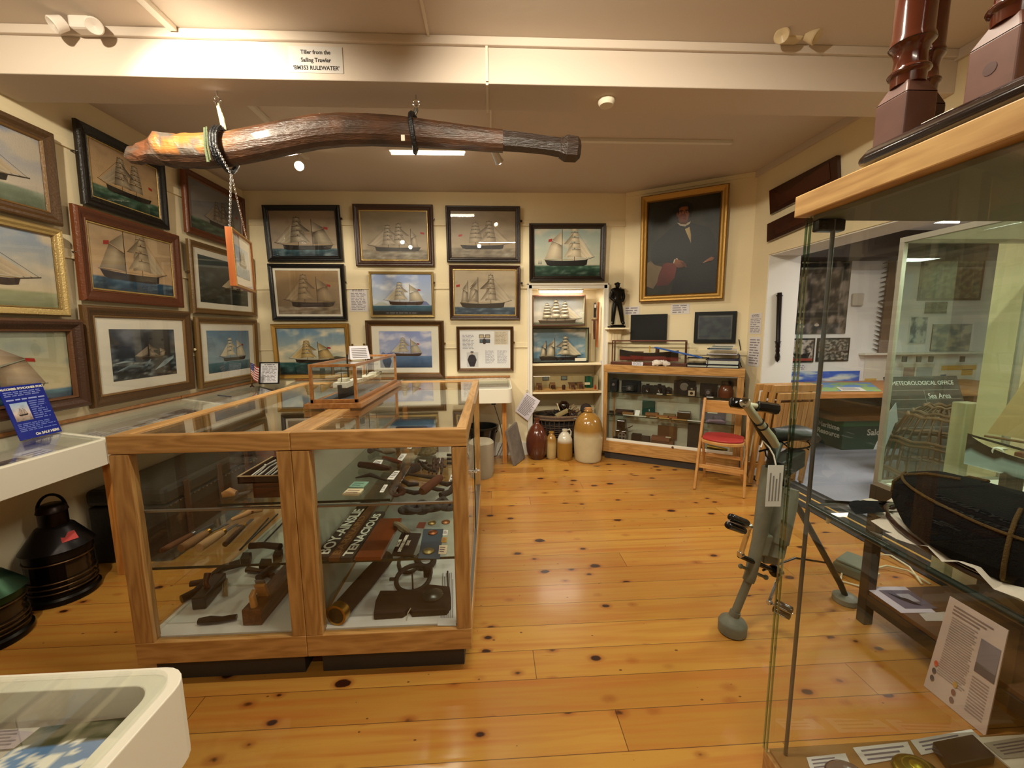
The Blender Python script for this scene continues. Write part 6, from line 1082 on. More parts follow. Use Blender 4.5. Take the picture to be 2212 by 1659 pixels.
def camera_(label,x,z,w,h,d,kind,off=.17,c=(.07,.07,.07)):
    q=cth('old_camera',label,'camera',x,z,off)
    if kind=='box':
        part('body',MB().box((-w/2,-d/2,0),(w/2,d/2,h),c),PLAIN,q,bv=.003); part('lens',MB().lathe([(w*.2,0),(w*.2,.004),(w*.12,.005),(0,.003)],(0,-d/2,h*.6),20,(.5,.5,.5),axis=(0,-1,0)),METC,q); part('carrying_strap',MB().tube([(-w*.3,0,h),(-w*.15,0,h+.014),(w*.15,0,h+.014),(w*.3,0,h)],.003,6,(.05,.05,.05)),PLAIN,q)
    elif kind=='fold':
        part('body',MB().box((-w/2,0,0),(w/2,d*.4,h),c),PLAIN,q,bv=.006); part('baseboard',MB().box((-w*.32,-d*.6,0),(w*.32,0,.006),c),PLAIN,q)
        bl=MB()
        for i in range(7): s=.36-.025*i; y=-d*.07*i; bl.box((-w*s,y-d*.05,h*.14),(w*s,y,h*(.86-.03*i)),(.05,.05,.055) if i%2 else (.09,.09,.09))
        part('bellows',bl,PLAIN,q); part('lens_panel',MB().box((-w*.17,-d*.56,h*.12),(w*.17,-d*.5,h*.62),(.16,.16,.16)),PLAIN,q,bv=.003); part('lens',MB().lathe([(.016,0),(.018,.008),(.010,.010),(0,.006)],(0,-d*.56,h*.38),20,(.45,.45,.47),axis=(0,-1,0)),METC,q)
    elif kind=='slr':
        part('body',MB().box((-w/2,-d/2,0),(w/2,d/2,h*.75),c),PLAIN,q,bv=.006); part('top_plate',MB().box((-w*.45,-d*.4,h*.75),(w*.45,d*.4,h*.86),(.16,.16,.16)).box((-w*.14,-d*.4,h*.86),(w*.14,d*.3,h),(.12,.12,.12)),METC,q,bv=.002); part('lens',MB().lathe([(h*.30,0),(h*.30,.022),(h*.24,.030),(h*.2,.026),(0,.02)],(0,-d/2,h*.38),22,(.11,.11,.12),axis=(0,-1,0)),GLOSS,q)
    elif kind=='brownie':
        part('body',MB().box((-w/2,-d/2,0),(w/2,d/2,h),c),PLAIN,q,bv=.004); part('face_plate',MB().box((-w*.34,-d/2-.002,h*.06),(w*.34,-d/2,h*.62),(.80,.80,.74)),METC,q,label='square silver face plate'); part('lens',MB().lathe([(w*.15,0),(w*.17,.004),(w*.08,.005),(0,.003)],(0,-d/2-.002,h*.34),18,(.1,.08,.08),axis=(0,-1,0)),GLOSS,q); part('viewfinder',MB().box((-w*.1,-d/2-.001,h*.75),(w*.1,-d/2,h*.9),(.5,.48,.4)),GLOSS,q)
    return q
camera_('tall black box camera, leftmost on the top shelf of the cabinet',1327,Z1,.075,.125,.10,'box',.2)
camera_('wide black bellows camera second from left on the top shelf',1362,Z1,.20,.12,.12,'fold',.2)
camera_('black leather camera case, middle left of the top shelf',1399,Z1,.12,.095,.05,'slr',.2); camera_('small black camera with domed finder, centre of the top shelf',1424,Z1,.12,.10,.05,'slr',.2); camera_('small dark camera right of centre on the top shelf',1444,Z1,.07,.075,.05,'slr',.19)
camera_('large dark folding camera with open front on the top shelf, behind the silver-faced one',1478,Z1,.20,.135,.06,'box',.14); camera_('small black camera with a square silver face, front of the top shelf',1494,Z1,.085,.092,.05,'brownie',.235)
camera_('black folding camera with grey lens panel, right part of the top shelf',1530,Z1,.155,.125,.11,'fold',.2)
q=cth('leather_case','brown leather lens case with dark lid at the right end of the top shelf','case',1568,Z1,.17); part('case',MB().lathe([(.062,.0),(.066,.05),(.055,.10),(.040,.115),(0,.115)],(0,0,0),20,(.36,.19,.12)),GLOSS,q); part('lid',MB().lathe([(.042,.116),(.044,.15),(.03,.155),(0,.155)],(0,0,0),20,(.14,.10,.08)),GLOSS,q)
for x,w,c,l in ((1425,.055,(.86,.85,.8),'white label card at the front of the cabinet\'s top shelf'),(1446,.05,(.6,.5,.3),'yellowish label at the front edge of the top shelf, centre'),(1534,.06,(.8,.8,.8),'white label below the grey-fronted folding camera')):
    q=cth('label_card',l,'label',x,Z1,.262); part('card',MB().box((-w/2,-.006,0),(w/2,.004,.008),c),PLAIN,q)
# middle shelf
q=cth('green_book','dark green book standing at the back of the cabinet\'s middle shelf','book',1402,Z2,.12); part('cover',MB().box((-.065,-.008,0),(.065,.008,.15),(.06,.22,.18)),PLAIN,q,bv=.002); part('title',textmesh('title_mark','S',.03,WINK,Matrix.Translation((.01,-.0085,.05))@STAND,q).data and MB().box((-.02,-.0088,.02),(.03,-.008,.022),(.5,.5,.4)),PLAIN,q)
for x,w,h,d,c,l in ((1322,.045,.022,.03,(.10,.08,.07),'small dark round-edged tin, far left of the middle shelf'),(1350,.19,.035,.06,(.18,.12,.09),'long dark wooden slide holder on the middle shelf, left'),(1358,.12,.02,.05,(.50,.36,.20),'tan wooden strip below the long dark holder on the middle shelf'),(1410,.13,.03,.06,(.48,.33,.2),'brown leather wallet in the middle of the middle shelf'),(1448,.12,.03,.05,(.40,.36,.26),'grey-brown packet right of the green book'),(1432,.12,.016,.05,(.56,.38,.2),'flat tan packet at the front of the middle shelf'),(1463,.14,.016,.05,(.52,.30,.2),'flat reddish packet at the front of the middle shelf')):
    off=.13 if h>.025 else .18; q=cth('film_packet',l,'packet',x,Z2,off); part('body',MB().box((-w/2,-d/2,0),(w/2,d/2,h),c),PLAIN,q,bv=.003)
q=cth('black_box','black leather-covered box on the middle shelf, right of centre','box',1480,Z2,.17); part('body',MB().box((-.062,-.04,0),(.062,.04,.075),(.10,.07,.06)),GLOSS,q,bv=.004)
q=cth('white_card','folded white card standing on the middle shelf, left of the green book','card',1377,Z2,.2); part('card',MB().add([(-.02,-.03,0),(.028,-.03,0),(.034,.0,.055),(-.014,0,.055)],[(0,1,2,3)],(.85,.86,.84)),PLAIN,q)
for x,w,c,l in ((1372,.24,(.80,.78,.70),'long white typed strip at the front of the middle shelf'),(1413,.07,(.66,.62,.5),'small grey paper at the front of the middle shelf'),(1437,.10,(.76,.62,.36),'yellow paper card at the front of the middle shelf, left one'),(1470,.14,(.72,.56,.30),'long yellow paper card at the front of the middle shelf, right one'),(1503,.13,(.86,.85,.82),'white leaflet at the front of the middle shelf, behind the red chair')):
    q=cth('paper_card',l,'card',x,Z2,.235); part('card',MB().box((-w/2,-.025,0),(w/2,.02,.002),c),PLAIN,q)
q=cth('purple_leaflets','small heap of violet leaflets on the middle shelf behind the red chair','leaflets',1550,Z2,.19)
for i in range(4): part('leaflet',MB().box((-.09+.01*i,-.04,.004*i),(.09-.008*i,.04,.004*i+.003),(.55+.06*i,.50+.05*i,.60+.04*i),M=Matrix.Rotation(.12*i,4,'Z')),PLAIN,q)
q=cth('photo_card','grey photographic card leaning at the back right of the middle shelf','card',1545,Z2,.12); part('card',MB().box((-.13,-.003,0),(.10,.003,.19),(.34,.35,.38)),PLAIN,q); part('white_print',MB().box((-.06,-.0042,.07),(.03,-.003,.14),(.80,.82,.74)),PLAIN,q)
# bottom
ZB=.181
q=cth('film_projector','black cine projector with a grey perforated reel on the floor of the cabinet','projector',1345,ZB,.18)
part('body',MB().box((-.06,-.04,0),(.06,.06,.13),(.06,.05,.05)).box((-.05,-.03,.15),(.04,.05,.24),(.05,.045,.045)),GLOSS,q,bv=.008)
rl=MB().lathe([(.045,0),(.045,.008),(0,.008)],(.02,-.062,.075),28,(.46,.48,.50),axis=(0,-1,0)); part('reel',rl,METC,q)
hl=MB()
for k in range(4): a=pi/4+k*pi/2; hl.lathe([(.011,0),(.011,.0012),(0,.0012)],(.02+.026*cos(a),-.0702,.075+.026*sin(a)),14,(.05,.05,.05),axis=(0,-1,0))
part('reel_holes',hl,PLAIN,q); part('lens_barrel',MB().tube([(-.02,-.04,.16),(-.02,-.09,.165)],.016,14,(.1,.1,.1)),GLOSS,q); part('crank_arm',MB().tube([(.05,0,.15),(.09,-.01,.17),(.12,-.01,.19)],.005,8,(.08,.07,.06)),GLOSS,q)
for x,w,h,d,c,l in ((1318,.05,.02,.04,(.3,.29,.28),'small grey metal part, far left on the cabinet floor'),(1333,.06,.04,.04,(.09,.09,.1),'small black viewer beside the projector reel'),(1378,.10,.10,.07,(.07,.06,.055),'black cube-shaped camera right of the projector'),(1398,.09,.085,.06,(.16,.15,.13),'dark grey leather box right of the black cube camera'),(1505,.13,.27,.07,(.12,.115,.11),'tall black case standing on the cabinet floor behind the red chair')):
    q=cth('dark_case' if h>.05 else 'camera_part',l,'case' if h>.05 else 'part',x,ZB,.17); part('body',MB().box((-w/2,-d/2,0),(w/2,d/2,h),c),PLAIN,q,bv=.004)
q=cth('wooden_viewer','open brown wooden box with raised lid and drawer on the cabinet floor, centre','box',1438,ZB,.16)
part('lower_box',MB().box((-.12,-.05,0),(.10,.05,.055),(.34,.22,.15)),PLAIN,q,bv=.002); part('upper_box',MB().box((-.12,-.05,.058),(.06,.03,.10),(.42,.27,.19)),PLAIN,q,bv=.002); part('raised_lid',MB().box((-.07,.035,.07),(.12,.045,.21),(.30,.19,.10)),PLAIN,q,bv=.002); part('white_tag',MB().box((.02,-.04,.101),(.07,-.01,.104),(.8,.8,.7)),PLAIN,q)
q=cth('brass_instrument','shiny brass tube instrument on the cabinet floor behind the red chair seat','instrument',1556,ZB,.17)
part('tube',MB().tube([(-.09,0,.05),(.02,0,.04),(.09,.01,.035)],[.022,.018,.012],16,(.62,.50,.18)),METC,q); part('stand',MB().box((-.06,-.03,0),(.05,.03,.03),(.14,.12,.08)),PLAIN,q,bv=.003)
# ---------------------------------------------------------------- things on the cabinet top
ZT=1.033
a,b=U(1318,.24),U(1478,.20)
t=thing('tug_model_case','mahogany-framed glass case with a model tug, on the left of the cabinet top','display case',M=CM@Matrix.Translation((0,0,ZT)))
y0,y1=-.215,-.09; zt=WP.hit(1318,735,.215)[1]-ZT
part('base',MB().box((a-.01,y0-.005,.0005),(b+.012,y1,.03)),MAHO,t,bv=.003)
for x in (a,b-.011):
    for y in (y0,y1-.011): part('post',MB().box((x,y,.03),(x+.011,y+.011,zt-.011)),MAHOZ,t,bv=.001)
part('top_rail',MB().box((a,y0,zt-.011),(b,y0+.011,zt)).box((a,y1-.011,zt-.011),(b,y1,zt)).box((a,y0+.011,zt-.011),(a+.011,y1-.011,zt)).box((b-.011,y0+.011,zt-.011),(b,y1-.011,zt)),MAHO,t,bv=.001)
g=MB()
for q in (((a,y0+.005),(b,y0+.005)),((b-.005,y0),(b-.005,y1)),((a+.005,y1),(a+.005,y0))): g.poly([(*q[0],.03),(*q[1],.03),(*q[1],zt-.01),(*q[0],zt-.01)])
part('glazing',g,GLASS,t)
t=thing('model_tug','model tug with red hull bottom, black topsides and small funnel inside the mahogany case','model ship',M=CM@Matrix.Translation(((a+b)/2,-.152,ZT+.031)))
mb=MB(); L_=(b-a)*.80; hull3d(mb,L_,.07,.085,.012,(.46,.16,.13),(.07,.065,.07),None,sheer=.35,wl=.55); part('hull',mb,PLAIN,t); part('stand',MB().box((-.15,-.02,0),(-.13,.02,.02),(.4,.2,.1)).box((.13,-.02,0),(.15,.02,.02),(.4,.2,.1)),PLAIN,t)
part('deckhouse',MB().box((-.14,-.018,.088),(-.05,.018,.108),(.32,.20,.12)).box((-.05,-.014,.088),(.06,.014,.100),(.78,.74,.62)),PLAIN,t,bv=.001); part('funnel',MB().tube([(.09,0,.085),(.09,0,.15)],.020,16,(.34,.22,.18)),PLAIN,t); part('yellow_vent',MB().tube([(.012,0,.09),(.012,0,.16)],.006,10,(.80,.62,.14)).ball((.012,0,.16),.008,c=(.8,.62,.14),seg=8,ring=6),PLAIN,t)
q=cth('label_holder','white printed label in a clear stand in front of the model tug','label',1375,ZT,.286); mb=MB().box((-.055,0,0),(.055,.002,.038),(.84,.84,.88)); lines(mb,-.045,.045,.004,.034,3,(.5,.5,.58),-.0008); part('card',mb,PLAIN,q)
q=cth('white_gloves','crumpled white cotton gloves on the cabinet top, right of the tug label','gloves',1424,ZT,.245)
mb=MB()
for i in range(9): r_=random.Random(i); mb.ball((r_.uniform(-.06,.06),r_.uniform(-.02,.02),.020+.022*r_.random()),.028,(1.5,.8,.75),12,8,(.88,.84,.80),jit=.5)
for k in range(4): mb.tube([(-.02-.012*k,-.01,.02),(-.05-.008*k,-.02+.006*k,.012),(-.072,-.03+.012*k,.008)],[.009,.008,.006],8,(.88,.84,.8))
part('cloth',mb,PLAIN,q)
def binder(label,x,z,w,d,h,c,off=.2,rot=0,pages=True,group=None,name='ring_binder'):
    u=U(x,off); q=thing(name,label,'binder' if name=='ring_binder' else 'book',M=CM@Matrix.Translation((u,-off,z+.0008))@Matrix.Rotation(radians(rot),4,'Z'))
    part('cover',MB().box((-w/2,-d/2,0),(w/2,d/2,.004),c).box((-w/2,-d/2,h-.004),(w/2,d/2,h),c).box((w/2-.004,-d/2,.004),(w/2,d/2,h-.004),c),PLAIN,q,bv=.0015)
    if pages:
        mb=MB(); n=max(2,int(h/.006)); rr=random.Random(int(x))
        for i in range(n): z0=.005+(h-.010)*i/n; mb.box((-w/2+.008+rr.random()*.006,-d/2+.006+rr.random()*.006,z0),(w/2-.012,d/2-.01,z0+(h-.01)/n*.75),(.86-.05*rr.random(),.84,.80))
        part('pages',mb,PLAIN,q)
    return q
z=ZT; binder('thin dark folder with white papers, bottom of the left pile on the cabinet',1503,z,.19,.16,.026,(.14,.12,.17),.19,2); binder('black ring binder lying below the blue folder in the left pile',1504,z+.027,.19,.17,.062,(.08,.09,.11),.19,-2,False)
q=thing('blue_folder','bright blue folder lying slanted on top of the left binder pile','folder',M=CM@Matrix.Translation((U(1462,.255),-.262,z+.140))@Matrix.Rotation(radians(12),4,'Y')); part('cover',MB().box((-.23,-.05,-.004),(.22,.05,0),(.20,.36,.66)).box((-.23,-.05,.002),(.22,.05,.006),(.24,.40,.70)),PLAIN,q,bv=.001)
z=ZT; binder('dark blue binder with cream pages, bottom of the right pile on the cabinet',1557,z,.28,.18,.030,(.12,.12,.20),.19,3); binder('thick dark blue binder full of cream pages, second in the right pile',1557,z+.031,.29,.18,.045,(.10,.11,.22),.19,-2); binder('thick blue-grey closed binder, third in the right pile',1557,z+.077,.28,.18,.050,(.30,.31,.40),.19,1,False)
binder('white cardboard box file near the top of the right pile',1555,z+.128,.25,.17,.045,(.86,.84,.84),.19,0,False,name='box_file')
for i,(c,l) in enumerate((((.20,.28,.34),'dark teal booklet on the white box file'),((.80,.80,.78),'white booklet under the topmost one on the right pile'),((.62,.66,.62),'grey-green booklet near the top of the right pile'),((.88,.86,.82),'topmost cream booklet of the right pile'))): binder(l,1549+3*i,z+.174+.0115*i,.20-.012*i,.14,.010,c,.19,4*i-6,False,name='booklet')
# ---------------------------------------------------------------- screens on the angled wall
pm('black_matt',vc=True,rough=.5,spec=.25)
def screen(label,c,fr,face,name='wall_screen',inner=None):
    u,z,w,h,roll=rect_from(WP,c,.035); t=thing(name,label,'screen' if name=='wall_screen' else 'picture',M=rz(WP.rz,WP.at(u,z,.008))); f=fr
    part('housing',MB().box((-w/2,-.03,0),(w/2,0,h),(.03,.03,.033)),MT['black_matt'],t,bv=.002)
    if inner: mb=MB(); inner(mb,w-2*f,h-2*f,Matrix.Translation((0,-.031,f))); part('display',mb,PAINT,t)
    else: part('display',MB().box((-w/2+f,-.0315,f),(w/2-f,-.030,h-f),face),MT['black_matt'],t)
    return t
screen('plain black switched-off flat screen on the wall above the model tug',[(1362,680),(1441,678),(1440,739),(1362,739)],.012,(.012,.012,.012))
def nightmap(mb,w,h,M):
    nx,nz=24,18; vs=[];cs=[]
    for j in range(nz+1):
        for i in range(nx+1): n=noise.fractal(V((i/nx*3,j/nz*3,4)),1,2,3); vs.append(((i/nx-.5)*w,0,j/nz*h)); cs.append(mixc((.10,.12,.18),(.20,.24,.24),max(0,min(1,.5+n*1.5))))
    mb.add(vs,[(j*(nx+1)+i,j*(nx+1)+i+1,(j+1)*(nx+1)+i+1,(j+1)*(nx+1)+i) for j in range(nz) for i in range(nx)],cs,M=M)
    for a,b,c,d in ((.02,.98,.05,.065),(.02,.98,.935,.95)): mb.box(((a-.5)*w,-.001,c*h),((b-.5)*w,0,d*h),(.40,.38,.33),M=M)
    for a,b in ((.02,.03),(.97,.98)): mb.box(((a-.5)*w,-.001,.05*h),((b-.5)*w,0,.95*h),(.40,.38,.33),M=M)
screen('black framed dark picture with a thin pale inner line, right of the black screen',[(1501,674),(1592,672),(1589,741),(1498,741)],.035,None,'dark_picture',nightmap)
q=WP.at(U(1598,.03),1.30,.012); solo('wall_cable',MB().tube([WP.at(*WP.hit(1596,733,.01),.012),WP.at(*WP.hit(1600,755,.01),.012),WP.at(*WP.hit(1596,775,.01),.012),WP.at(*WP.hit(1604,800,.01),.014),WP.at(*WP.hit(1610,840,.01),.012),WP.at(*WP.hit(1603,880,.01),.012),WP.at(*WP.hit(1612,905,.01),.012)],.004,6,(.10,.09,.08)),PLAIN,'thin black cable drooping down the wall right of the screens','cable')
wallsheet('white illustrated sheet pinned on the narrow wall beside the doorway, upper',WR,[(1619,678),(1645,675),(1643,722),(1618,721)],8); wallsheet('white typed sheet pinned on the narrow wall beside the doorway, lower',WR,[(1617,728),(1642,727),(1640,790),(1615,792)],10,title=False)
# ---------------------------------------------------------------- bronze statue on its bracket
sx=WB.hit(1332,712,.10)[0]; sz=WB.hit(1332,708,.1)[1]
q=V((sx+.0,4.35,sz)); t=thing('corner_bracket','cream painted bracket shelf with fluted pilaster between the alcove and the cabinet','bracket',loc=(sx,4.38,sz))
part('shelf',MB().box((sx-.11,4.27,sz-.018),(sx+.115,4.445,sz)),WALLM,t,world=True,bv=.003); mb=MB().box((sx-.075,4.40,sz-.16),(sx+.07,4.447,sz-.02))
for k in range(4): mb.box((sx-.055+.032*k,4.393,sz-.14),(sx-.04+.032*k,4.40,sz-.06))
part('pilaster',mb,WALLM,t,world=True,bv=.002)
BRZ=pm('dark_bronze',(.10,.085,.07),.28,.6)
t=thing('bronze_statue','small dark bronze statue of a standing person in a cap, on a bracket shelf','statue',M=rz(.1,(sx,4.36,sz+.0005)))
part('rock_base',MB().box((-.085,-.05,0),(.085,.045,.022)).box((-.06,-.04,.02),(.075,.035,.032)),BRZ,t,bv=.008)
def skin(name,verts,edges,rad,mat,parent,M,root=0,sub=2):
    me=bpy.data.meshes.new(name); me.from_pydata([M@V(v) for v in verts],edges,[]); me.materials.append(mat); o=bpy.data.objects.new(name,me); col.objects.link(o); o.parent=parent
    s=o.modifiers.new('skin','SKIN'); s.use_smooth_shade=True; sv=me.skin_vertices[0].data
    for i,r in enumerate(rad): sv[i].radius=(r,r) if not isinstance(r,tuple) else r
    for i in range(len(rad)): sv[i].use_root=False
    sv[root].use_root=True; m=o.modifiers.new('sub','SUBSURF'); m.levels=sub; m.render_levels=sub; return o
H=.46; k=H/1.75
V_=[(0,0,.95),(0,0,1.10),(0,0,1.28),(0,0,1.42),(.01,-.01,1.52), (.10,0,.90),(.17,-.03,.50),(.26,-.0,.09),(.29,-.12,.04), (-.11,0,.90),(-.15,-.02,.50),(-.17,0,.09),(-.20,-.13,.04), (.22,0,1.38),(.30,.03,1.12),(.20,-.06,.93),(-.20,0,1.38),(-.30,.0,1.12),(-.17,-.12,.98),(-.10,-.14,.90)]
E_=[(0,1),(1,2),(2,3),(3,4),(0,5),(5,6),(6,7),(7,8),(0,9),(9,10),(10,11),(11,12),(3,13),(13,14),(14,15),(3,16),(16,17),(17,18),(18,19)]
R_=[(.16,.12),(.15,.11),(.20,.13),(.14,.10),.062,.10,.082,.062,.055,.10,.082,.062,.055,.085,.062,.055,.085,.062,.05,.045]
Ms=Matrix.Translation((0,0,.030))@Matrix.Diagonal((k,k,k,1))
R_=[tuple(q*k*1.22 for q in r) if isinstance(r,tuple) else r*k*1.22 for r in R_]
skin('figure',V_,E_,R_,BRZ,t,Ms)
mb=MB(); hd=V((0.005,-.01,1.60))*k+V((0,0,.03)); mb.ball(hd,.108*k,(.85,1,1.2),20,14); mb.ball(hd+V((0,-.09*k,-.01*k)),.022*k,(.8,1,1.3),10,8); mb.ball(hd+V((0,-.075*k,-.06*k)),.04*k,(1,.8,.6),10,8)
for s in (-1,1): mb.ball(hd+V((s*.083*k,0,0)),.022*k,(.5,.8,1.3),8,6); mb.ball(hd+V((s*.035*k,-.085*k,.02*k)),.012*k,seg=8,ring=6)
part('head',mb,BRZ,t); mb=MB(); mb.ball(hd+V((0,.01,.055*k)),.122*k,(1,1,.50),20,10); mb.slab([(hd.x+.10*k*cos(a),hd.y-.07*k+.09*k*sin(a)) for a in [pi+pi*i/10 for i in range(11)]],hd.z+.045*k,hd.z+.060*k); part('cap',mb,BRZ,t)
part('shoulder_pack',MB().ball(V((.16,.05,1.42))*k+V((0,0,.03)),.07*k,(.8,1,1.5),12,8),BRZ,t)
# ---------------------------------------------------------------- red-seated folding chair
A,B=V((1.774,3.33,0)),V((2.084,3.107,0)); w_=(B-A).length+.02; ang=atan2((B-A).y,(B-A).x)
t=thing('folding_chair','pale wooden folding chair with a red padded seat, standing in front of the cabinet','chair',M=rz(ang,(A+B)/2)); h=w_/2
def leg2(s): return MB().bar((s*(h-.012),.0,0),(s*(h-.030),.235,.785),.022,.036)
for s in (-1,1):
    part('front_leg',leg2(s),BEECH,t,bv=.005); part('rear_leg',MB().bar((s*(h-.045),.37,0),(s*(h-.055),.04,.435),.020,.034),BEECH,t,bv=.005)
part('backrest',MB().slab([(x,y) for x,y in [(-h+.015+(2*h-.03)*i/10,.222+.035*sin(pi*i/10)) for i in range(11)]]+[(x,y) for x,y in [(h-.015-(2*h-.03)*i/10,.236+.035*sin(pi*i/10)) for i in range(11)]],.655,.765),BEECHX,t,bv=.004)
so=[(-h+.025+.02*0,.30)]; so=[((h-.03)*cos(a)*(1 if abs(cos(a))<.9 else 1),.135+.175*sin(a)) for a in [2*pi*i/28 for i in range(28)]]
so=[(max(-h+.035,min(h-.035,x*1.15)),max(-.04,min(.31,y))) for x,y in so]
part('seat_frame',MB().slab(so,.425,.452),BEECHX,t,bv=.006); part('seat_pad',MB().slab([(x*.95,.135+(y-.135)*.94) for x,y in so],.452,.470),pm('red_vinyl',(.66,.17,.16),.45),t,bv=.007)
for y,z,n in ((.062,.20,'front_rail'),(.24,.165,'lower_rail')): part(n,MB().bar((-h+.02,y if n!='lower_rail' else .245,z),(h-.02,y if n!='lower_rail' else .245,z),.014,.036 if n=='front_rail' else .03),BEECHX,t,bv=.003)
part('rear_rail',MB().bar((-h+.05,.30,.10),(h-.05,.30,.10),.014,.03),BEECHX,t,bv=.003); part('upper_rail',MB().bar((-h+.05,.16,.285),(h-.05,.16,.285),.014,.03),BEECHX,t,bv=.003); part('side_cord',MB().tube([(h-.035,.02,.44),(h-.03,.03,.35),(h-.04,.05,.27)],.004,6,(.6,.58,.52)),PLAIN,t)
# ---------------------------------------------------------------- stack of folded slatted chairs
TK=wood('teak_slats',(.74,.57,.33),(.64,.46,.24),'Z',1,.4,.2)
def slat_chair(M,label):
    t=thing('folded_chair',label,'chair',M=M,group=None)
    for s in (-1,1): part('side_leg',MB().box((s*.205-.016,-.012,0),(s*.205+.016,.012,.925)),TK,t,bv=.005); part('inner_leg',MB().box((s*.165-.014,-.035,.04),(s*.165+.014,-.014,.86)),TK,t,bv=.004)
    part('top_rail',MB().box((-.19,-.010,.865),(.19,.012,.925)),TK,t,bv=.004); part('seat_rail',MB().box((-.18,-.036,.80),(.18,-.014,.86)),TK,t,bv=.004); part('foot_rail',MB().box((-.19,-.008,.15),(.19,.010,.19)),TK,t,bv=.003)
    for k in range(7): x=-.132+.044*k; part('slat',MB().box((x-.019,-.030,.36),(x+.019,-.018,.775)),TK,t,bv=.002)
    return t
ch=slat_chair(frameM((2.575,3.36,.010),2,7),'folded slatted teak chair, front of the stack leaning in the doorway')
for k,l in ((1,'second folded slatted chair from the front in the doorway stack'),(2,'rearmost folded slatted chair of the doorway stack')): copy_tree(ch,M=frameM((2.575-.035*k,3.36+.055*k,.010),2,7),label=l)
# ---------------------------------------------------------------- pedal generator
GR=pm('grey_green_enamel',(.45,.45,.39),.5,var=.15,vs=14,bump=.15,bs=60); GRD=pm('dark_olive_enamel',(.16,.17,.14),.5); PALE=pm('pale_cream_enamel',(.70,.70,.60),.4)
F_=V((1.10,1.66,0)); G=lambda x,y,Y=1.66: ony(x,y,Y)
t=thing('pedal_generator','grey-green pedal generator with saddle, chrome pedals and black grips on a round foot','generator',loc=F_)
pw=lambda n,mb,m,**k: part(n,mb,m,t,world=True,**k)
pw('foot',MB().lathe([(.054,.001),(.060,.006),(.061,.045),(.055,.058),(.030,.072),(.020,.085),(0,.085)],F_,32),GR)
a,b,c_=F_+V((0,0,.07)),G(1620,1245),G(1640,1165); pw('lower_stem',MB().tube([a,b],[.018,.018],18),GR); pw('stem_collar',MB().tube([b+(a-b)*.10,b,b+(c_-b)*.25],[.025,.026,.025],18).tube([a+(b-a)*.02,a+(b-a)*.16],.023,14),GR)
top=G(1655,1065); hd_=G(1664,1010); pw('main_tube',MB().tube([b,c_,top,hd_],[.025,.029,.035,.033],20),GR)
g1,g2,g3=G(1670,1168,1.70),G(1688,1088,1.72),G(1696,1052,1.73); pw('generator_drum',MB().tube([g1-(g2-g1)*.35,g1-(g2-g1)*.34,g1,g1+(g2-g1)*.02,g2,g3],[.001,.056,.056,.062,.062,.055],28),GR)
pw('gear_box',MB().bar(G(1655,1212,1.69),G(1664,1150,1.70),.075,.07).bar(G(1640,1195,1.665),G(1652,1150,1.665),.05,.06),GR,bv=.008); pw('crossbar',MB().tube([G(1598,1222,1.64),G(1655,1248,1.68)],.007,10).ball(G(1600,1223,1.64),.011,seg=10,ring=8).ball(G(1654,1247,1.68),.012,seg=10,ring=8),GR)
pw('crank_axle',MB().tube([G(1597,1200,1.62),G(1684,1238,1.70)],.011,12,(.10,.10,.09)).lathe([(.028,-.008),(.030,0),(.028,.008),(0,.008)],G(1674,1233,1.69),20,(.08,.08,.07),axis=(1,.3,-.1)),GLOSS)
for n,(p,q,r,s) in {'left_pedal':(G(1600,1197,1.60),G(1619,1137,1.56),G(1612,1139,1.54),G(1574,1125,1.50)),'right_pedal':(G(1686,1237,1.70),G(1662,1301,1.64),G(1668,1305,1.63),G(1712,1327,1.58))}.items():
    pd=pw(n,MB().tube([r,s],.006,10),CHROME); d=(s-r).normalized(); w1=d.cross(V((0,0,1))).normalized(); w2=d.cross(w1)
    mb=MB()
    for sg_ in (-1,1): mb.tube([r+w2*.017*sg_+d*.006,r+w2*.017*sg_+d*.012,s+w2*.017*sg_-d*.008,s+w2*.017*sg_-d*.002],[.014,.019,.019,.014],8,(.05,.045,.045),flat=.8)
    o_=part('rubber_tread',mb,GLOSS,pd,bv=.006); 
    for v_ in o_.data.vertices: v_.co=WM[t.name].inverted()@v_.co
    cm=MB().bar(p,q,.013,.020).lathe([(.014,-.010),(.014,.010),(0,.010)],p,14,axis=(1,.2,0)).lathe([(.012,-.009),(.012,.009),(0,.009)],q,14,axis=(1,.2,0)); o_=part('crank_arm',cm,CHROME,pd,bv=.003)
    for v_ in o_.data.vertices: v_.co=WM[t.name].inverted()@v_.co
pw('upper_stem',MB().tube([hd_,G(1668,975,1.66),G(1618,885,1.62)],[.020,.016,.014],16),GRD); pw('handlebar_stem',MB().tube([G(1676,962,1.63),G(1666,945,1.62),G(1640,912,1.60),G(1611,874,1.58)],[.017,.018,.016,.017],18),PALE)
pw('clamp_cap',MB().lathe([(.020,-.006),(.022,.006),(.012,.010),(0,.009)],G(1608,870,1.565),20,axis=(-.2,-1,.25)),CHROME); bd=(G(1681,884,1.58)-G(1580,869,1.60)); L0=G(1580,869,1.60)
pw('handlebar',MB().tube([L0,L0+bd*.55],.011,14),PALE)
for n,f0,f1 in (('left_grip',-.02,.26),('right_grip',.54,1.0)):
    mb=MB().tube([L0+bd*f0,L0+bd*(f0+.02),L0+bd*(f1-.02),L0+bd*f1],[.016,.022,.023,.016],8,(.05,.04,.045),sm=True); pw(n,mb,GLOSS)
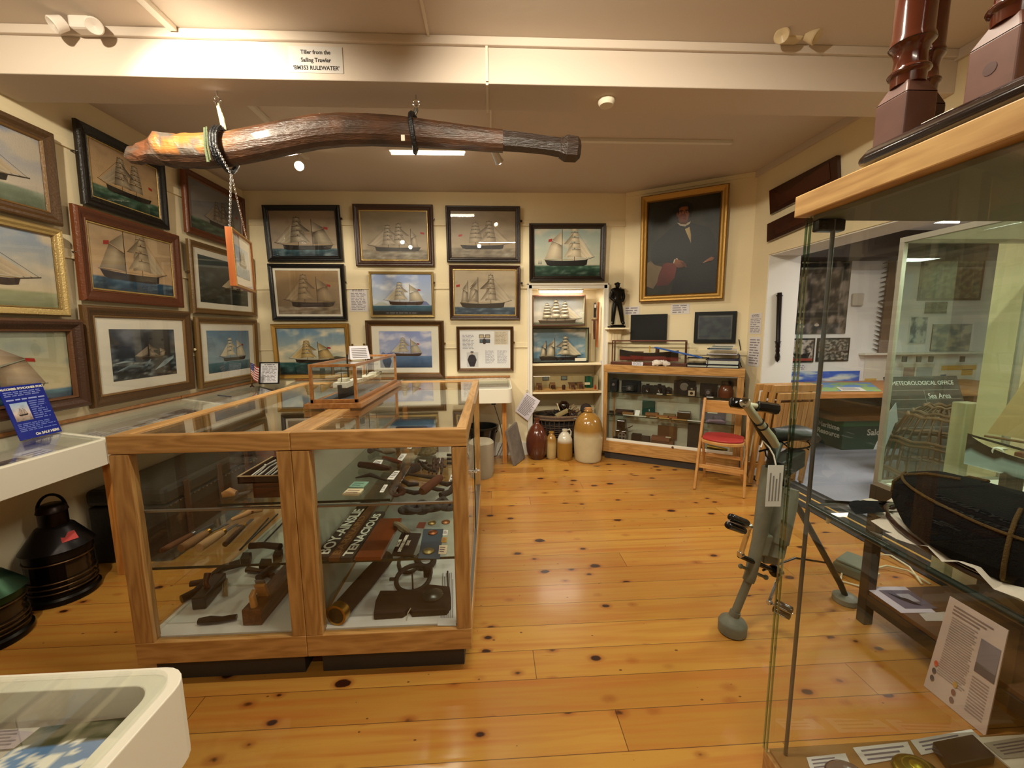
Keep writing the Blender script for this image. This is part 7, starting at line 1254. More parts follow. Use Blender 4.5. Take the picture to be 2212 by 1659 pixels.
pw('binding',MB().ring(G(1639,912,1.60),.0185,.003,18,6,(.1,.06,.05),(G(1640,912,1.6)-G(1611,874,1.58))).ring(G(1648,922,1.605),.0185,.003,18,6,(.1,.06,.05),(G(1640,912,1.6)-G(1611,874,1.58))).tube([G(1640,975,1.63),G(1652,972,1.64),G(1668,968,1.66)],.004,6,(.05,.04,.04)).tube([G(1652,972,1.63),G(1655,985,1.62),G(1662,992,1.63)],.003,6,(.05,.04,.04)),PLAIN)
s0=G(1668,940,1.74); mb=MB(); pts=[(0,.020),(.04,.026),(.09,.045),(.15,.068),(.20,.080),(.235,.074),(.26,.045)]; sd=V((.93,.36,0)).normalized(); sp=V((-sd.y,sd.x,0))
sc=[(s0+sd*x*1.05+V((0,0,-.05*x-(.02 if x>.2 else 0))),w) for x,w in pts]; vs_=[]
for c0_,w in sc:
    for k in range(10): a=2*pi*k/10; vs_.append(c0_+sp*cos(a)*w+V((0,0,(.034 if sin(a)>0 else .034)*sin(a))))
mb.add(vs_,[(i*10+k,(i+1)*10+k,(i+1)*10+(k+1)%10,i*10+(k+1)%10) for i in range(len(sc)-1) for k in range(10)]+[tuple(range(10)),tuple(range(69,59,-1))],(.075,.075,.065),True); pw('saddle',mb,pm('dark_leather',vc=True,rough=.45,bump=.2,bs=50,var=.2))
mb=MB()
for s in (-1,1):
    mb.tube([s0+sd*.03+sp*.01*s+V((0,0,-.02)),s0+sd*.10+sp*.03*s+V((0,0,-.075)),s0+sd*.20+sp*.05*s+V((0,0,-.07))],.0035,6,(.08,.08,.08))
    mb.tube([s0+sd*.2+sp*.045*s+V((0.004*cos(k*1.6),.012*sin(k*1.6),-.085+.008*k)) for k in range(9)],.003,5,(.09,.09,.09))
pw('saddle_springs',mb,METC); pw('saddle_bracket',MB().bar(G(1672,1015,1.68),s0+sd*.20+V((0,0,-.13)),.07,.085).tube([hd_,s0+sd*.06+V((0,0,-.04))],.016,12),GRD,bv=.006)
pw('rear_leg',MB().tube([G(1690,1035,1.74),V((1.74,1.80,.12)),V((1.80,1.825,.03))],[.014,.014,.013],14),GRD); pw('rear_foot',MB().lathe([(.05,.001),(.055,.006),(.055,.030),(.03,.045),(0,.045)],(1.80,1.825,0),26),GR)
pw('lower_brace',MB().tube([G(1648,1232,1.68),V((1.45,1.75,.30))],.005,8,(.1,.1,.09)).tube([V((1.45,1.75,.30)),V((1.66,1.79,.24))],.005,8,(.1,.1,.09)),GLOSS)
a,b=G(1660,1004,1.585),G(1692,1006,1.585); c_=G(1656,1093,1.585); M=frameM(((a+b)/2+V((0,0,c_.z-a.z))),-4,0); hh=a.z-c_.z
tg=thing('hanging_label','white printed label hanging from the pedal generator\'s handlebar by white string','label',M=M); mb=sheet((b-a).length,hh,0,(.82,.82,.80),.0015,False)
for k in range(4): x=-.022+.013*k; mb.box((x,-.0021,hh*.14),(x+.006,-.0015,hh*(.82-.07*(k%3))),(.52,.51,.50))
part('card',mb,PLAIN,tg); part('string',MB().tube([(0,0,hh),(-.006,.01,hh+.04),(-.02,.02,hh+.07),(-.05,.02,hh+.10),(-.062,.01,hh+.075)],.003,6,(.84,.82,.78)),PLAIN,tg)
# ---------------------------------------------------------------- carved planks and truncheon by the doorway
for px,l,th in (([(1668,412),(1816,335),(1818,389),(1670,464)],'upper dark reddish wooden plank fixed to the wall above the doorway',.03),([(1665,484),(1830,405),(1832,452),(1664,523)],'lower dark wooden plank fixed above the doorway, partly behind the glass case top',.035)):
    P=[onx(x,y,2.487) for x,y in px]; mb=MB().add([V((2.487,p.y,p.z)) for p in P]+[V((2.487-th,p.y,p.z)) for p in P],[(0,1,2,3),(7,6,5,4),(0,4,5,1),(1,5,6,2),(2,6,7,3),(3,7,4,0)],(.20,.09,.06))
    a=P[0]*.9+P[1]*.1; a2=P[3]*.9+P[2]*.1
    t=thing('name_plank',l,'plank',loc=V((2.487,sum(p.y for p in P)/4,min(p.z for p in P)))); part('board',mb,pm('varnished_mahogany_%d'%int(th*1000),(.21,.095,.06),.3,var=.3,vs=5,coat=.3),t,world=True,bv=.003)
    x=2.487-th-.003; part('carved_blade',MB().add([(x,a.y,a.z-.02),(x,a.y-.10,a.z-.09),(x,P[1].y+.06,P[1].z-.02),(x,P[2].y+.06,P[2].z+.03),(x,a2.y-.05,a2.z+.03)],[(0,1,2,3,4)],(.26,.14,.09)),GLOSS,t,world=True)
Ytr=3.575; A=ony(1684,632,Ytr); B=ony(1679,782,Ytr); d=B-A
t=thing('truncheon','dark turned wooden truncheon hanging upright on the white doorway reveal','truncheon',loc=B); part('shaft',MB().tube([A,A+d*.03,A+d*.70,A+d*.72,A+d*.74,A+d*.78,A+d*.80,A+d*.84,A+d*.86,A+d*.92,A+d*.97,B],[.018,.020,.018,.022,.018,.020,.015,.019,.014,.022,.018,.004],8,(.09,.055,.05)),GLOSS,t,world=True); part('hook',MB().tube([A+d*.06+V((-.03,0,.01)),A+d*.06+V((.03,0,.01))],.004,6,(.1,.1,.1)).tube([A+d*.70+V((-.03,0,0)),A+d*.70+V((.03,0,0))],.004,6,(.1,.1,.1)),METC,t,world=True)
# ---------------------------------------------------------------- tall foreground glass case
X0,X1,Y0,Y1,ZT2=.838,1.72,-.55,1.072,1.69
GE=glassmat('green_glass_edge',(.45,.62,.50),f0=.25)
t=thing('tall_glass_case','tall frameless glass case with a thick pale wood top, nearest at the right','display case',loc=(1.25,.26,0))
pw=lambda n,mb,m,**k: part(n,mb,m,t,world=True,**k)
pw('base',MB().box((X0,Y0,0),(X1,Y1,.085)),MT['ash_wood'],bv=.003); pw('deck',MB().box((X0+.012,Y0+.01,.0855),(X1-.01,Y1-.012,.094)),pm('case_deck_wood',(.58,.42,.20),.5,var=.1)); pw('white_deck_panel',MB().box((1.52,Y0+.02,.0945),(X1-.012,Y1-.02,.100)),WHITEP)
pw('top',MB().box((X0-.024,Y0-.02,ZT2+.002),(X1+.04,Y1+.016,ZT2+.056)),wood('pale_oak_top',(.78,.62,.38),(.66,.49,.27),'Y',1.2,.55,0),bv=.003); pw('top_lining',MB().box((X0+.01,Y0,ZT2-.010),(X1-.01,Y1-.01,ZT2+.0015)),pm('grey_green_lining',(.46,.46,.40),.6))
pw('far_pane',MB().poly([(X0,Y1,.086),(X1,Y1,.086),(X1,Y1,ZT2-.001),(X0,Y1,ZT2-.001)]),GLASS); pw('left_door',MB().poly([(X0,Y0,.09),(X0,Y1-.012,.09),(X0,Y1-.012,ZT2-.004),(X0,Y0,ZT2-.004)]),GLASS); pw('right_pane',MB().poly([(X1,Y0,.086),(X1,Y1,.086),(X1,Y1,ZT2-.001),(X1,Y0,ZT2-.001)]),GLASS)
for x,y in ((X0-.002,Y1-.004),(X0-.001,Y1-.016)): pw('pane_edge',MB().box((x,y,.088),(x+.004,y+.005,ZT2-.001)),GE)
r0=onz(1800,482,ZT2-.02); r0=V((r0.x*.93,r0.y*.93,0)); rp=ony(1800,490,Y1-.03); pw('corner_rod',MB().tube([(rp.x,Y1-.03,.094),(rp.x,Y1-.03,ZT2-.012)],.0055,12),pm('dull_steel',(.42,.44,.46),.4,.8))
pw('hinge',MB().box((X0+.006,Y1-.035,ZT2-.042),(rp.x+.03,Y1-.012,ZT2-.012),(.07,.07,.07)),GLOSS,bv=.004)
zs=.925; pw('glass_shelf',MB().poly([(X0+.022,Y0+.02,zs),(X1-.02,Y0+.02,zs),(X1-.02,Y1-.07,zs),(X0+.022,Y1-.07,zs)]),GSMOKE); pw('shelf_edge',MB().tube([(X0+.022,Y0+.02,zs-.003),(X0+.022,Y1-.07,zs-.003)],.0075,12).tube([(X0+.022,Y1-.07,zs-.003),(X1-.02,Y1-.07,zs-.003)],.004,8),MT['dark_green_edge'])
for k in range(1): pw('shelf_peg',MB().tube([(X0+.03+.0*k,Y1-.12-.42*k,zs-.03),(X0+.035,Y1-.12-.42*k,zs-.009)],[.003,.008],10,(.80,.78,.68)),PLAIN)
# contents on its shelf
zz=zs+.004; C_=V((1.045,.70,zz)); t=thing('uniform_cap','dark navy cloth cap with tan piping lying on tissue on the glass shelf','cap',loc=C_,rot=radians(-82))
NV=pm('navy_wool',vc=True,rough=.95,spec=.15,bump=.6,bs=300)
def cap_s(f,z,a): n=1+.05*sin(3*a+z*30)+.04*noise.noise(V((cos(a)*2,sin(a)*2,z*20))); return V((f*(.205 if cos(a)<0 else .26)*cos(a)*n,f*.150*sin(a)*n,z*1.15+.018*sin(2*a+1)*f))
mb=MB(); sg=40; prof=[(.55,.012),(.80,.014),(.95,.030),(1.0,.055),(.97,.080),(.88,.100),(.70,.114),(.45,.120),(0,.121)]; vs_=[];cs_=[]
for f,z in prof:
    for k in range(sg):
        a=2*pi*k/sg; n=1+.05*sin(3*a+z*30)+.04*noise.noise(V((cos(a)*2,sin(a)*2,z*20))); sx_=.205 if cos(a)<0 else .26
        vs_.append((f*sx_*cos(a)*n,f*.150*sin(a)*n,z*1.15+ .018*sin(2*a+1)*f)); cs_.append((.045,.045,.055) if z>.02 else (.09,.05,.04))
mb.add(vs_,[(i*sg+k,i*sg+(k+1)%sg,(i+1)*sg+(k+1)%sg,(i+1)*sg+k) for i in range(len(prof)-1) for k in range(sg)]+[tuple(range(sg-1,-1,-1))],cs_,True); part('crown',mb,NV,t,bv=0)
def onhat(a,b,n=16):
    pts=[]
    for i in range(n+1):
        f=i/n; x,y=a[0]+(b[0]-a[0])*f,a[1]+(b[1]-a[1])*f; r=sqrt((x/.25)**2+(y/.150)**2); z=.141*(max(0,1-r**4))**.45 if r<1 else .03; pts.append((x*1.0,y*1.0,z+.006))
    return pts
PI_=(.36,.28,.16); mb=MB()
for a in (radians(-78),radians(-150),radians(150)): mb.tube([cap_s(f+.004,z+.002,a) for f,z in prof[1:-1]],.0035,8,PI_)
mb.tube([cap_s(.90,.100,radians(a)) for a in range(-160,0,6)],.003,6,PI_); part('piping',mb,NV,t,label='tan piping')
part('sweatband',MB().tube([(.225*cos(a),.135*sin(a),.014+.014*sin(2*a+1)) for a in [2*pi*i/36 for i in range(36)]],.006,8,(.20,.11,.08),closed=True),GLOSS,t)
part('peak',MB().add([(.25*cos(a)*f-.01,.150*sin(a)*f,.020-.012*(f-1)*8+.012*sin(2*a)) for f in (.92,1.18) for a in [radians(130+95*i/14) for i in range(15)]],[(i,i+1,i+16,i+15) for i in range(14)],(.05,.06,.08),True),NV,t)
rn=random.Random(3); mb=MB(); vs_=[];n_=22
for j in range(n_+1):
    for i in range(n_+1): x=(i/n_-.5)*.34+.0; y=(j/n_-.5)*.60-.02; r=hypot(x/.17,y/.30); z=.004+.050*abs(noise.noise(V((x*14,y*14,1))))*max(.15,1-abs(r-.8)*1.5); vs_.append(C_+V((x*(1+.1*noise.noise(V((x*9,y*9,4)))),y*(1+.2*noise.noise(V((x*9,y*9,7)))),z-.002)))
mb.add(vs_,[(j*(n_+1)+i,j*(n_+1)+i+1,(j+1)*(n_+1)+i+1,(j+1)*(n_+1)+i) for j in range(n_) for i in range(n_) if hypot((i/n_-.5)/.5,(j/n_-.5)/.5)<1.0],(.86,.82,.76),True); solo('tissue_paper',mb,PLAIN,'crumpled white tissue paper under the dark cap on the glass shelf','tissue paper',loc=C_)
A=onz(1784,1083,zs+.010); B=onz(1935,1091,zs+.014); t=thing('clay_pipe','thin dark pipe stem with a loop of wire sticking out from under the cap','pipe',loc=A); part('stem',MB().tube([A,A+(B-A)*.06,B],[.0048,.0040,.0030],10,(.10,.08,.07)),GLOSS,t,world=True); part('wire_loop',MB().ring(A*.42+B*.58+V((0,0,0)),.016,.0016,18,6,(.25,.2,.12),(.1,-.5,1),sc=(1,.6)),METC,t,world=True)
# contents on its deck
zd=.0945
for px,l in (([(1742,1637),(1826,1628),(1838,1655),(1752,1668)],'white label card behind the purple shell, leftmost in the foreground case'),([(1842,1616),(1960,1603),(1975,1634),(1868,1653)],'white label card behind the brass oval, middle of the foreground case'),([(1966,1600),(2098,1576),(2128,1603),(1990,1632)],'long white label card behind the dark box, foreground case')):
    plate('label_card',l,'label',px,zd,.002,(.84,.84,.84),bv=0,deco=lambda mb,P,z: inkrows(mb,P,z,3,(.45,.44,.5)))
p=onz(1815,1668,zd); solo('oval_shell',MB().ball(p+V((0,-.01,.012)),.050,(1.0,.62,.34),24,12,(.42,.36,.34)).ring(p+V((0,-.01,.014)),.049,.003,30,6,(.22,.14,.20),sc=(1,.62)),GLOSS,'flat oval shell-like object with a dark rim at the bottom edge of the photo','shell',loc=p)
p=onz(1970,1660,zd); t=thing('brass_disc','domed oval brass plate with embossed centre, bottom right of the photo','brass plate',loc=p)
part('plate',MB().ball(p+V((0,-.01,.008)),.062,(1,.72,.30),28,12,(.50,.44,.14)),METC,t,world=True); part('embossing',MB().ball(p+V((0,-.012,.022)),.022,(1,.9,.35),12,8,(.66,.58,.16)).ring(p+V((0,-.01,.021)),.036,.003,26,6,(.62,.54,.18),sc=(1,.72)),METC,t,world=True)
plate('dark_box','dark grey rectangular tin at the bottom right corner, in front of the label cards','tin',[(2012,1620),(2098,1603),(2148,1652),(2050,1672)],zd,.030,(.13,.12,.11),GLOSS,bv=.003)
plate('grey_sheet','grey printed sheet at the right edge of the foreground case floor','sheet',[(2125,1606),(2240,1588),(2290,1630),(2165,1640)],zd+.0065,.002,(.64,.62,.58),bv=0,deco=lambda mb,P,z: inkrows(mb,P,z,4))
# ---------------------------------------------------------------- turned posts and rail on top of the case
zt=ZT2+.057; RED=pm('polished_mahogany',vc=True,rough=.16,coat=.5,var=.18,vs=6)
solo('hand_rail',MB().tube([(.845,.925,zt+.022),(.845,.90,zt+.022),(.845,-.1,zt+.022)],[.012,.022,.022],16,(.13,.08,.07),flat=.98),RED,'thick dark rounded wooden rail lying along the top of the tall glass case','rail',loc=(.845,.5,zt))
DUST=pm('dusty_old_mahogany',vc=True,rough=.5,var=.25,vs=12)
def newel(label,p,rot,b,col0,s=1,peg=False):
    t=thing('turned_post',label,'post',M=rz(rot,p)); c=col0; w=b/2
    mb=MB().box((-w,-w,0),(w,w,.135*s),c); mb.add([(-w,-w,.135*s),(w,-w,.135*s),(w,w,.135*s),(-w,w,.135*s),(-w*.6,-w*.6,.165*s),(w*.6,-w*.6,.165*s),(w*.6,w*.6,.165*s),(-w*.6,w*.6,.165*s)],[(0,1,5,4),(1,2,6,5),(2,3,7,6),(3,0,4,7),(4,5,6,7)],c); part('square_block',mb,DUST,t,bv=.003)
    part('turned_shaft',MB().lathe([(w*.84,.160*s),(w*.86,.178*s),(w*1.0,.182*s),(w*1.04,.186*s),(w*1.0,.190*s),(w*.82,.195*s),(w*.78,.215*s),(w*.88,.230*s),(w*1.02,.236*s),(w*1.12,.241*s),(w*1.08,.248*s),(w*1.0,.254*s),(w*1.0,.33*s),(w*1.04,.42*s),(w*1.06,.52*s),(w*.95,.62*s),(w*.7,.75*s),(0,.75*s)],(0,0,0),32,(.34,.15,.09)),RED,t)
    part('dark_band',MB().lathe([(w*.9,.181*s),(w*1.05,.186*s),(w*.9,.191*s)],(0,0,0),32,(.10,.04,.03)),RED,t); part('dark_band',MB().lathe([(w*1.0,.2365*s),(w*1.11,.240*s),(w*1.0,.2455*s)],(0,0,0),32,(.10,.04,.03)),RED,t)
    if peg: part('peg',MB().lathe([(w*.28,0),(w*.28,.0008),(0,.001)],(-w,.0,.09*s),16,(.36,.25,.23),axis=(-1,0,0)),DUST,t)
newel('turned mahogany post on the top of the glass case, further from the camera',(.892,.887,zt),.0,.068,(.40,.26,.22)); newel('second turned mahogany post behind the first on the glass case top, mostly hidden',(.968,.925,zt),.0,.055,(.22,.10,.06)); newel('large turned mahogany post with a round peg, at the upper right corner of the photo',(.905,.718,zt),.0,.074,(.44,.29,.24),1.05,True)
solo('white_plate',MB().box((.875,.775,zt+.001),(.880,.835,zt+.062),(.84,.82,.78)),PLAIN,'small white rounded plastic plate standing behind the dark rail','plate',bv=.008)
# ---------------------------------------------------------------- second glass case on a dark stand
xa,xb,ya,yb2,za,zb_=1.742,2.36,1.02,1.692,.684,1.776
t=thing('lit_glass_case','silver-framed glass case with greenish lit ceiling on a dark wooden stand, by the doorway','display case',loc=(2.05,1.35,0)); pw=lambda n,mb,m,**k: part(n,mb,m,t,world=True,**k)
AL=pm('silver_frame',(.60,.58,.53),.4,.3)
for x in (xa,xb-.02):
    for y in (ya,yb2-.02):
        pw('corner_post',MB().box((x,y,za+.022),(x+.02,y+.02,zb_-.022)),AL,bv=.001); pw('stand_leg',MB().box((x,y-.012,0),(x+.045,y+.032,.60)),pm('dark_stand_wood',(.15,.11,.085),.45),bv=.004)
for z,n in ((za,'bottom_rail'),(zb_-.022,'top_rail')): pw(n,MB().box((xa,ya,z),(xb,ya+.02,z+.022)).box((xa,yb2-.02,z),(xb,yb2,z+.022)).box((xa,ya+.02,z),(xa+.02,yb2-.02,z+.022)).box((xb-.02,ya+.02,z),(xb,yb2-.02,z+.022)),AL,bv=.001)
g=MB()
for q in (((xa+.01,ya),(xa+.01,yb2)),((xa,yb2-.01),(xb,yb2-.01)),((xa,ya+.01),(xb,ya+.01))): g.poly([(*q[0],za+.02),(*q[1],za+.02),(*q[1],zb_-.02),(*q[0],zb_-.02)])
pw('panes',g,GGREEN); pw('ceiling_panel',MB().box((xa+.02,ya+.02,zb_-.008),(xb-.02,yb2-.02,zb_-.002)),WHITEM); pw('floor_panel',MB().box((xa+.02,ya+.02,za+.004),(xb-.02,yb2-.02,za+.014)),WHITEP); 
pw('back_panel',MB().box((xb-.018,ya+.02,za+.022),(xb-.012,1.40,zb_-.022)),pm('cream_panel',(.66,.66,.54),.7)); pw('light_tube',MB().tube([(1.88,1.15,zb_-.035),(2.30,1.15,zb_-.035)],.009,10),EMT)
pw('apron',MB().box((xa,ya-.012,.602),(xb,ya+.02,.683)).box((xa,yb2-.02,.602),(xb,yb2+.012,.683)).box((xa,ya+.02,.602),(xa+.03,yb2-.02,.683)).box((xb-.03,ya+.02,.602),(xb,yb2-.02,.683)),MT['dark_stand_wood'],bv=.003)
zl=ony(1868,1276,1.66).z; pw('lower_shelf',MB().box((xa+.01,ya+.02,zl-.02),(xb-.01,yb2-.02,zl)),pm('brown_shelf',(.36,.24,.14),.5),bv=.002); pw('lower_rail',MB().box((xa+.002,ya+.03,zl-.075),(xa+.03,yb2-.03,zl-.021)),MT['dark_stand_wood'],bv=.003)
P=[onz(x,y,zl+.002) for x,y in [(1866,1268),(1955,1268),(2022,1324),(1947,1325)]]
def bwphoto(mb,P,z):
    Q=lambda s,t_: P[0]+(P[1]-P[0])*s+(P[3]-P[0])*t_
    for (a,b,c,d,k) in ((.22,.95,.15,.85,(.40,.38,.46)),(.5,.8,.3,.6,(.66,.66,.72))): q=[Q(a,c),Q(b,c),Q(b,d),Q(a,d)]; mb.poly([(v.x,v.y,z+(.0006 if k[0]<.5 else .0012)) for v in q],k)
    q=[Q(.35,.25),Q(.45,.4),Q(.6,.5),Q(.7,.75),Q(.55,.7),Q(.4,.5)]; mb.poly([(v.x,v.y,z+.0015) for v in q],(.12,.11,.15))
plate('photo_card','white card with a violet-grey photograph on the lower shelf of the dark stand','card',[(1866,1268),(1955,1268),(2022,1324),(1947,1325)],zl,.002,(.80,.78,.84),deco=bwphoto,bv=0)
plate('paper_slip','white paper slip under the photo card on the stand\'s lower shelf','sheet',[(1985,1326),(2040,1322),(2060,1342),(2000,1342)],zl,.0015,(.74,.72,.70),bv=0)
b1,b2=onz(1995,1482,0),onz(2128,1592,0); b1.z=b2.z=.002; t1=onx(2052,1288,xa-.012); t2=onx(2178,1362,xa-.012)
t=thing('poster_sheet','large pinkish-white printed sheet with coloured dots leaning on the dark stand, lower right','poster',loc=b1); e1=(b2-b1); e3=(t1-b1); nn=e1.cross(e3).normalized()
if nn.x>0: nn=-nn
W_=lambda s,r,h=0: b1+(b2-b1)*s*(1-r)+((t1-b1)*r+ (t2-t1)*s*r)+nn*h
mb=MB().add([W_(0,0),W_(1,0),W_(1,1),W_(0,1),W_(0,0,-.004),W_(1,0,-.004),W_(1,1,-.004),W_(0,1,-.004)],[(0,1,2,3),(7,6,5,4),(0,4,5,1),(1,5,6,2),(2,6,7,3),(3,7,4,0)],(.80,.73,.70)); part('board',mb,PLAIN,t,world=True)
mb=MB(); rn=random.Random(8)
def strip(s0,s1,r0,r1,c): mb.add([W_(s0,r0,.0015),W_(s1,r0,.0015),W_(s1,r1,.0015),W_(s0,r1,.0015)],[(0,1,2,3)],c)
for k in range(3): strip(.12,.80-.1*k,.93-.035*k,.945-.035*k,(.52,.46,.45))
for k in range(26): r=.82-.024*k; strip(.14,.60-rn.random()*.06,r,r+.010,(.62,.56,.55))
for k in range(12): r=.42-.03*k; strip(.66,.92,r,r+.012,(.62,.56,.55))
strip(.66,.97,.56,.80,(.50,.48,.52)); strip(.66,.97,.48,.57,(.36,.34,.36)); part('print',mb,PLAIN,t,world=True)
mb=MB()
for s,r,c in ((.10,.30,(.80,.36,.26)),(.10,.22,(.32,.28,.30)),(.10,.14,(.32,.28,.30)),(.46,.24,(.74,.58,.26)),(.46,.16,(.52,.32,.27)),(.46,.08,(.46,.36,.36))): mb.add([W_(s+.035*cos(a),r+.030*sin(a),.003) for a in [2*pi*k/16 for k in range(16)]],[tuple(range(16))],c)
part('coloured_dots',mb,PLAIN,t,world=True)
# model boat in the lit case
t=thing('model_sailing_boat','model boat with cream sails, brown deck and pale blue hull inside the lit glass case','model ship',M=rz(radians(-80),(1.965,1.25,za+.016)))
hb=ony(2085,955,1.50).z-za-.016-.09; mb=MB(); hull3d(mb,.50,.15,.085,hb,(.62,.72,.74),(.12,.10,.08),None,sheer=.5,wl=.72); mb.v=[V((-v.x,v.y,v.z)) for v in mb.v]; part('hull',mb,GLOSS,t)
part('cradle',MB().box((-.12,-.05,0),(-.10,.05,hb+.01),(.3,.25,.2)).box((.10,-.05,0),(.12,.05,hb+.01),(.3,.25,.2)),PLAIN,t,bv=.002); zz=hb+.085
part('deck_fittings',MB().box((-.10,-.03,zz-.012),(.0,.03,zz+.012),(.40,.22,.12)).ring((-.13,-.055,zz+.005),.014,.004,16,6,(.88,.88,.84),(0,1,.2)).box((-.22,-.02,zz-.005),(-.14,.02,zz+.010),(.80,.78,.70)),PLAIN,t,bv=.001)
part('mast',MB().tube([(.02,0,zz-.02),(.02,0,zz+.42)],.006,10,(.55,.42,.26)),PLAIN,t); part('spar',MB().tube([(.02,0,zz+.05),(-.20,0,zz+.045)],.0045,8,(.42,.30,.18)).tube([(.02,0,zz+.22),(-.10,0,zz+.34)],.0045,8,(.8,.76,.6)),PLAIN,t)
SAIL=pm('sail_cloth',(.74,.65,.46),.85,bump=.1)
part('mainsail',MB().add([(.012,.002,zz+.06),(-.20,.012,zz+.055),(-.10,.006,zz+.33),(.012,.001,zz+.23),(.012,.004,zz+.06),(-.20,.014,zz+.055),(-.10,.008,zz+.33),(.012,.003,zz+.23)],[(0,1,2,3),(7,6,5,4),(0,4,5,1),(1,5,6,2),(2,6,7,3),(3,7,4,0)]),SAIL,t)
part('topsail',MB().add([(.012,.001,zz+.25),(-.09,.006,zz+.35),(.012,.001,zz+.41),(.012,.003,zz+.25),(-.09,.008,zz+.35),(.012,.003,zz+.41)],[(0,1,2),(5,4,3),(0,3,4,1),(1,4,5,2),(2,5,3,0)]),SAIL,t)
part('jib',MB().add([(.035,0,zz+.04),(.23,.01,zz+.02),(.025,0,zz+.38),(.035,.002,zz+.04),(.23,.012,zz+.02),(.025,.002,zz+.38)],[(0,1,2),(5,4,3),(0,3,4,1),(1,4,5,2),(2,5,3,0)]),SAIL,t)
# adapter and cables
p=onz(1845,1232,0); t=thing('adaptor_box','grey-green plastic power unit on the floor beside the dark stand leg','power unit',loc=p,rot=.5); part('case',MB().box((-.11,-.07,0),(.10,.07,.06),(.36,.38,.32)),PLAIN,t,bv=.012); part('lid',MB().box((-.10,-.06,.06),(.06,.06,.075),(.42,.44,.38)),PLAIN,t,bv=.006)
F=lambda x,y,z=.006: onz(x,y,z)
t=thing('white_cables','looping white power cables with plugs on the floor beside the dark stand','cable',loc=onz(1920,1240,0))
mb=MB(); mb.tube([F(1870,1270),F(1815,1255),F(1822,1225),F(1850,1215),F(1885,1222)],.0055,8,(.84,.80,.68)).tube([F(1880,1195),F(1925,1200,.03),F(1965,1225,.02),F(1992,1262)],.0055,8,(.84,.80,.68)).tube([F(1885,1230),F(1915,1222,.02),F(1960,1232,.02),F(2010,1262)],.0055,8,(.80,.76,.62)); part('flex',mb,PLAIN,t,world=True)
part('plug',MB().bar(F(1880,1233,.015),F(1898,1243,.015),.022,.018,(.82,.78,.66)).bar(F(1862,1208,.015),F(1885,1202,.015),.022,.018,(.16,.14,.12)),PLAIN,t,world=True,bv=.003)
# ---------------------------------------------------------------- the other room
def photo(label,plane,c,fr,tone,seed,name='wall_photograph',cols=((.08,.07,.07),(.55,.50,.46)),cs=5,extra=None,frc=(.08,.07,.06)):
    u,z,w,h,roll=rect_from(plane,c,.01); t=thing(name,label,'photograph',M=rz(plane.rz,plane.at(u,z,.003))); mb=MB().box((-w/2,-.012,0),(w/2,0,h),frc); part('mounting_board' if not fr else 'frame',mb,PLAIN,t)
    mb=MB(); W,H_=w-2*fr,h-2*fr; nx,nz=34,30; vs=[];c_=[]
    for j in range(nz+1):
        for i in range(nx+1): n=noise.fractal(V((i/nx*cs,j/nz*cs,seed)),.8,2,5); vs.append(((i/nx-.5)*W,-.0126,fr+j/nz*H_)); c_.append(mixc(cols[0],cols[1],max(0,min(1,tone+n*1.5))))
    mb.add(vs,[(j*(nx+1)+i,j*(nx+1)+i+1,(j+1)*(nx+1)+i+1,(j+1)*(nx+1)+i) for j in range(nz) for i in range(nx)],c_)
    if extra: extra(mb,W,H_,fr)
    part('print',mb,PAINT,t); return t
def hats(mb,w,h,f):
    for x,z,r in ((-.42,.16,.06),(-.28,.16,.055),(-.25,.10,.045),(.0,.12,.04)):
        for rr_,cc in ((r*1.0,(.74,.68,.62)),(r*.5,(.62,.55,.5))): mb.add([(x*w+rr_*w*cos(a),-.0134-.0004*(rr_<r),z*h+.55*rr_*w*sin(a)+(.0 if rr_==r else .02*h)) for a in [2*pi*k/14 for k in range(14)]],[tuple(range(14))],cc)
photo('large black and white crowd photograph on the white wall of the next room',WD,[(1705,562),(1843,560),(1822,724),(1704,718)],0,.30,3,extra=hats,cs=6)
def boatp(mb,w,h,f):
    mb.add([(-w*.4,-.0135,h*.45),(-w*.25,-.0135,h*.2),(w*.3,-.0135,h*.2),(w*.42,-.0135,h*.5),(0,-.0135,h*.38)],[(0,1,2,3,4)],(.05,.05,.05)); mb.add([(-w*.5,-.0135,f),(w*.5,-.0135,f),(w*.5,-.0135,f+h*.12),(-w*.5,-.0135,f+h*.12)],[(0,1,2,3)],(.62,.24,.18))
photo('framed photograph of a pale boat with a red strip, below the crowd photo',WD,[(1705,731),(1760,731),(1757,783),(1703,783)],.02,.75,5,cols=((.12,.10,.10),(.74,.70,.66)),extra=boatp); photo('framed grey group photograph, right of the pair below the crowd photo',WD,[(1765,731),(1836,729),(1832,780),(1763,781)],.02,.45,6,cols=((.10,.10,.09),(.58,.56,.52)),cs=9)
photo('large framed greenish sepia chart seen through the lit glass case',WD,[(1990,535),(2128,528),(2122,648),(1986,650)],.03,.5,9,cols=((.22,.22,.17),(.52,.51,.40)),cs=12,name='framed_chart',frc=(.2,.18,.13)); photo('small dark photograph below the framed chart',WD,[(2000,653),(2046,652),(2044,677),(1998,677)],0,.3,10,cols=((.14,.14,.12),(.4,.4,.34)))
photo('blue and white poster with dark top picture below the chart',WD,[(1965,684),(2004,684),(2000,742),(1962,742)],.01,.6,11,cols=((.20,.30,.38),(.70,.74,.72)),cs=3,name='wall_poster',frc=(.8,.8,.76)); photo('wide grey-blue poster at the right below the chart',WD,[(2015,700),(2100,700),(2092,758),(2010,758)],.0,.5,12,cols=((.30,.38,.42),(.66,.66,.58)),cs=3,name='wall_poster')
t=thing('saw_bill','tall brown toothed sawfish bill mounted upright on the next room\'s white wall','saw bill',loc=ony(1915,762,4.93)); A,B=ony(1930,540,4.92),ony(1908,762,4.92); d=B-A
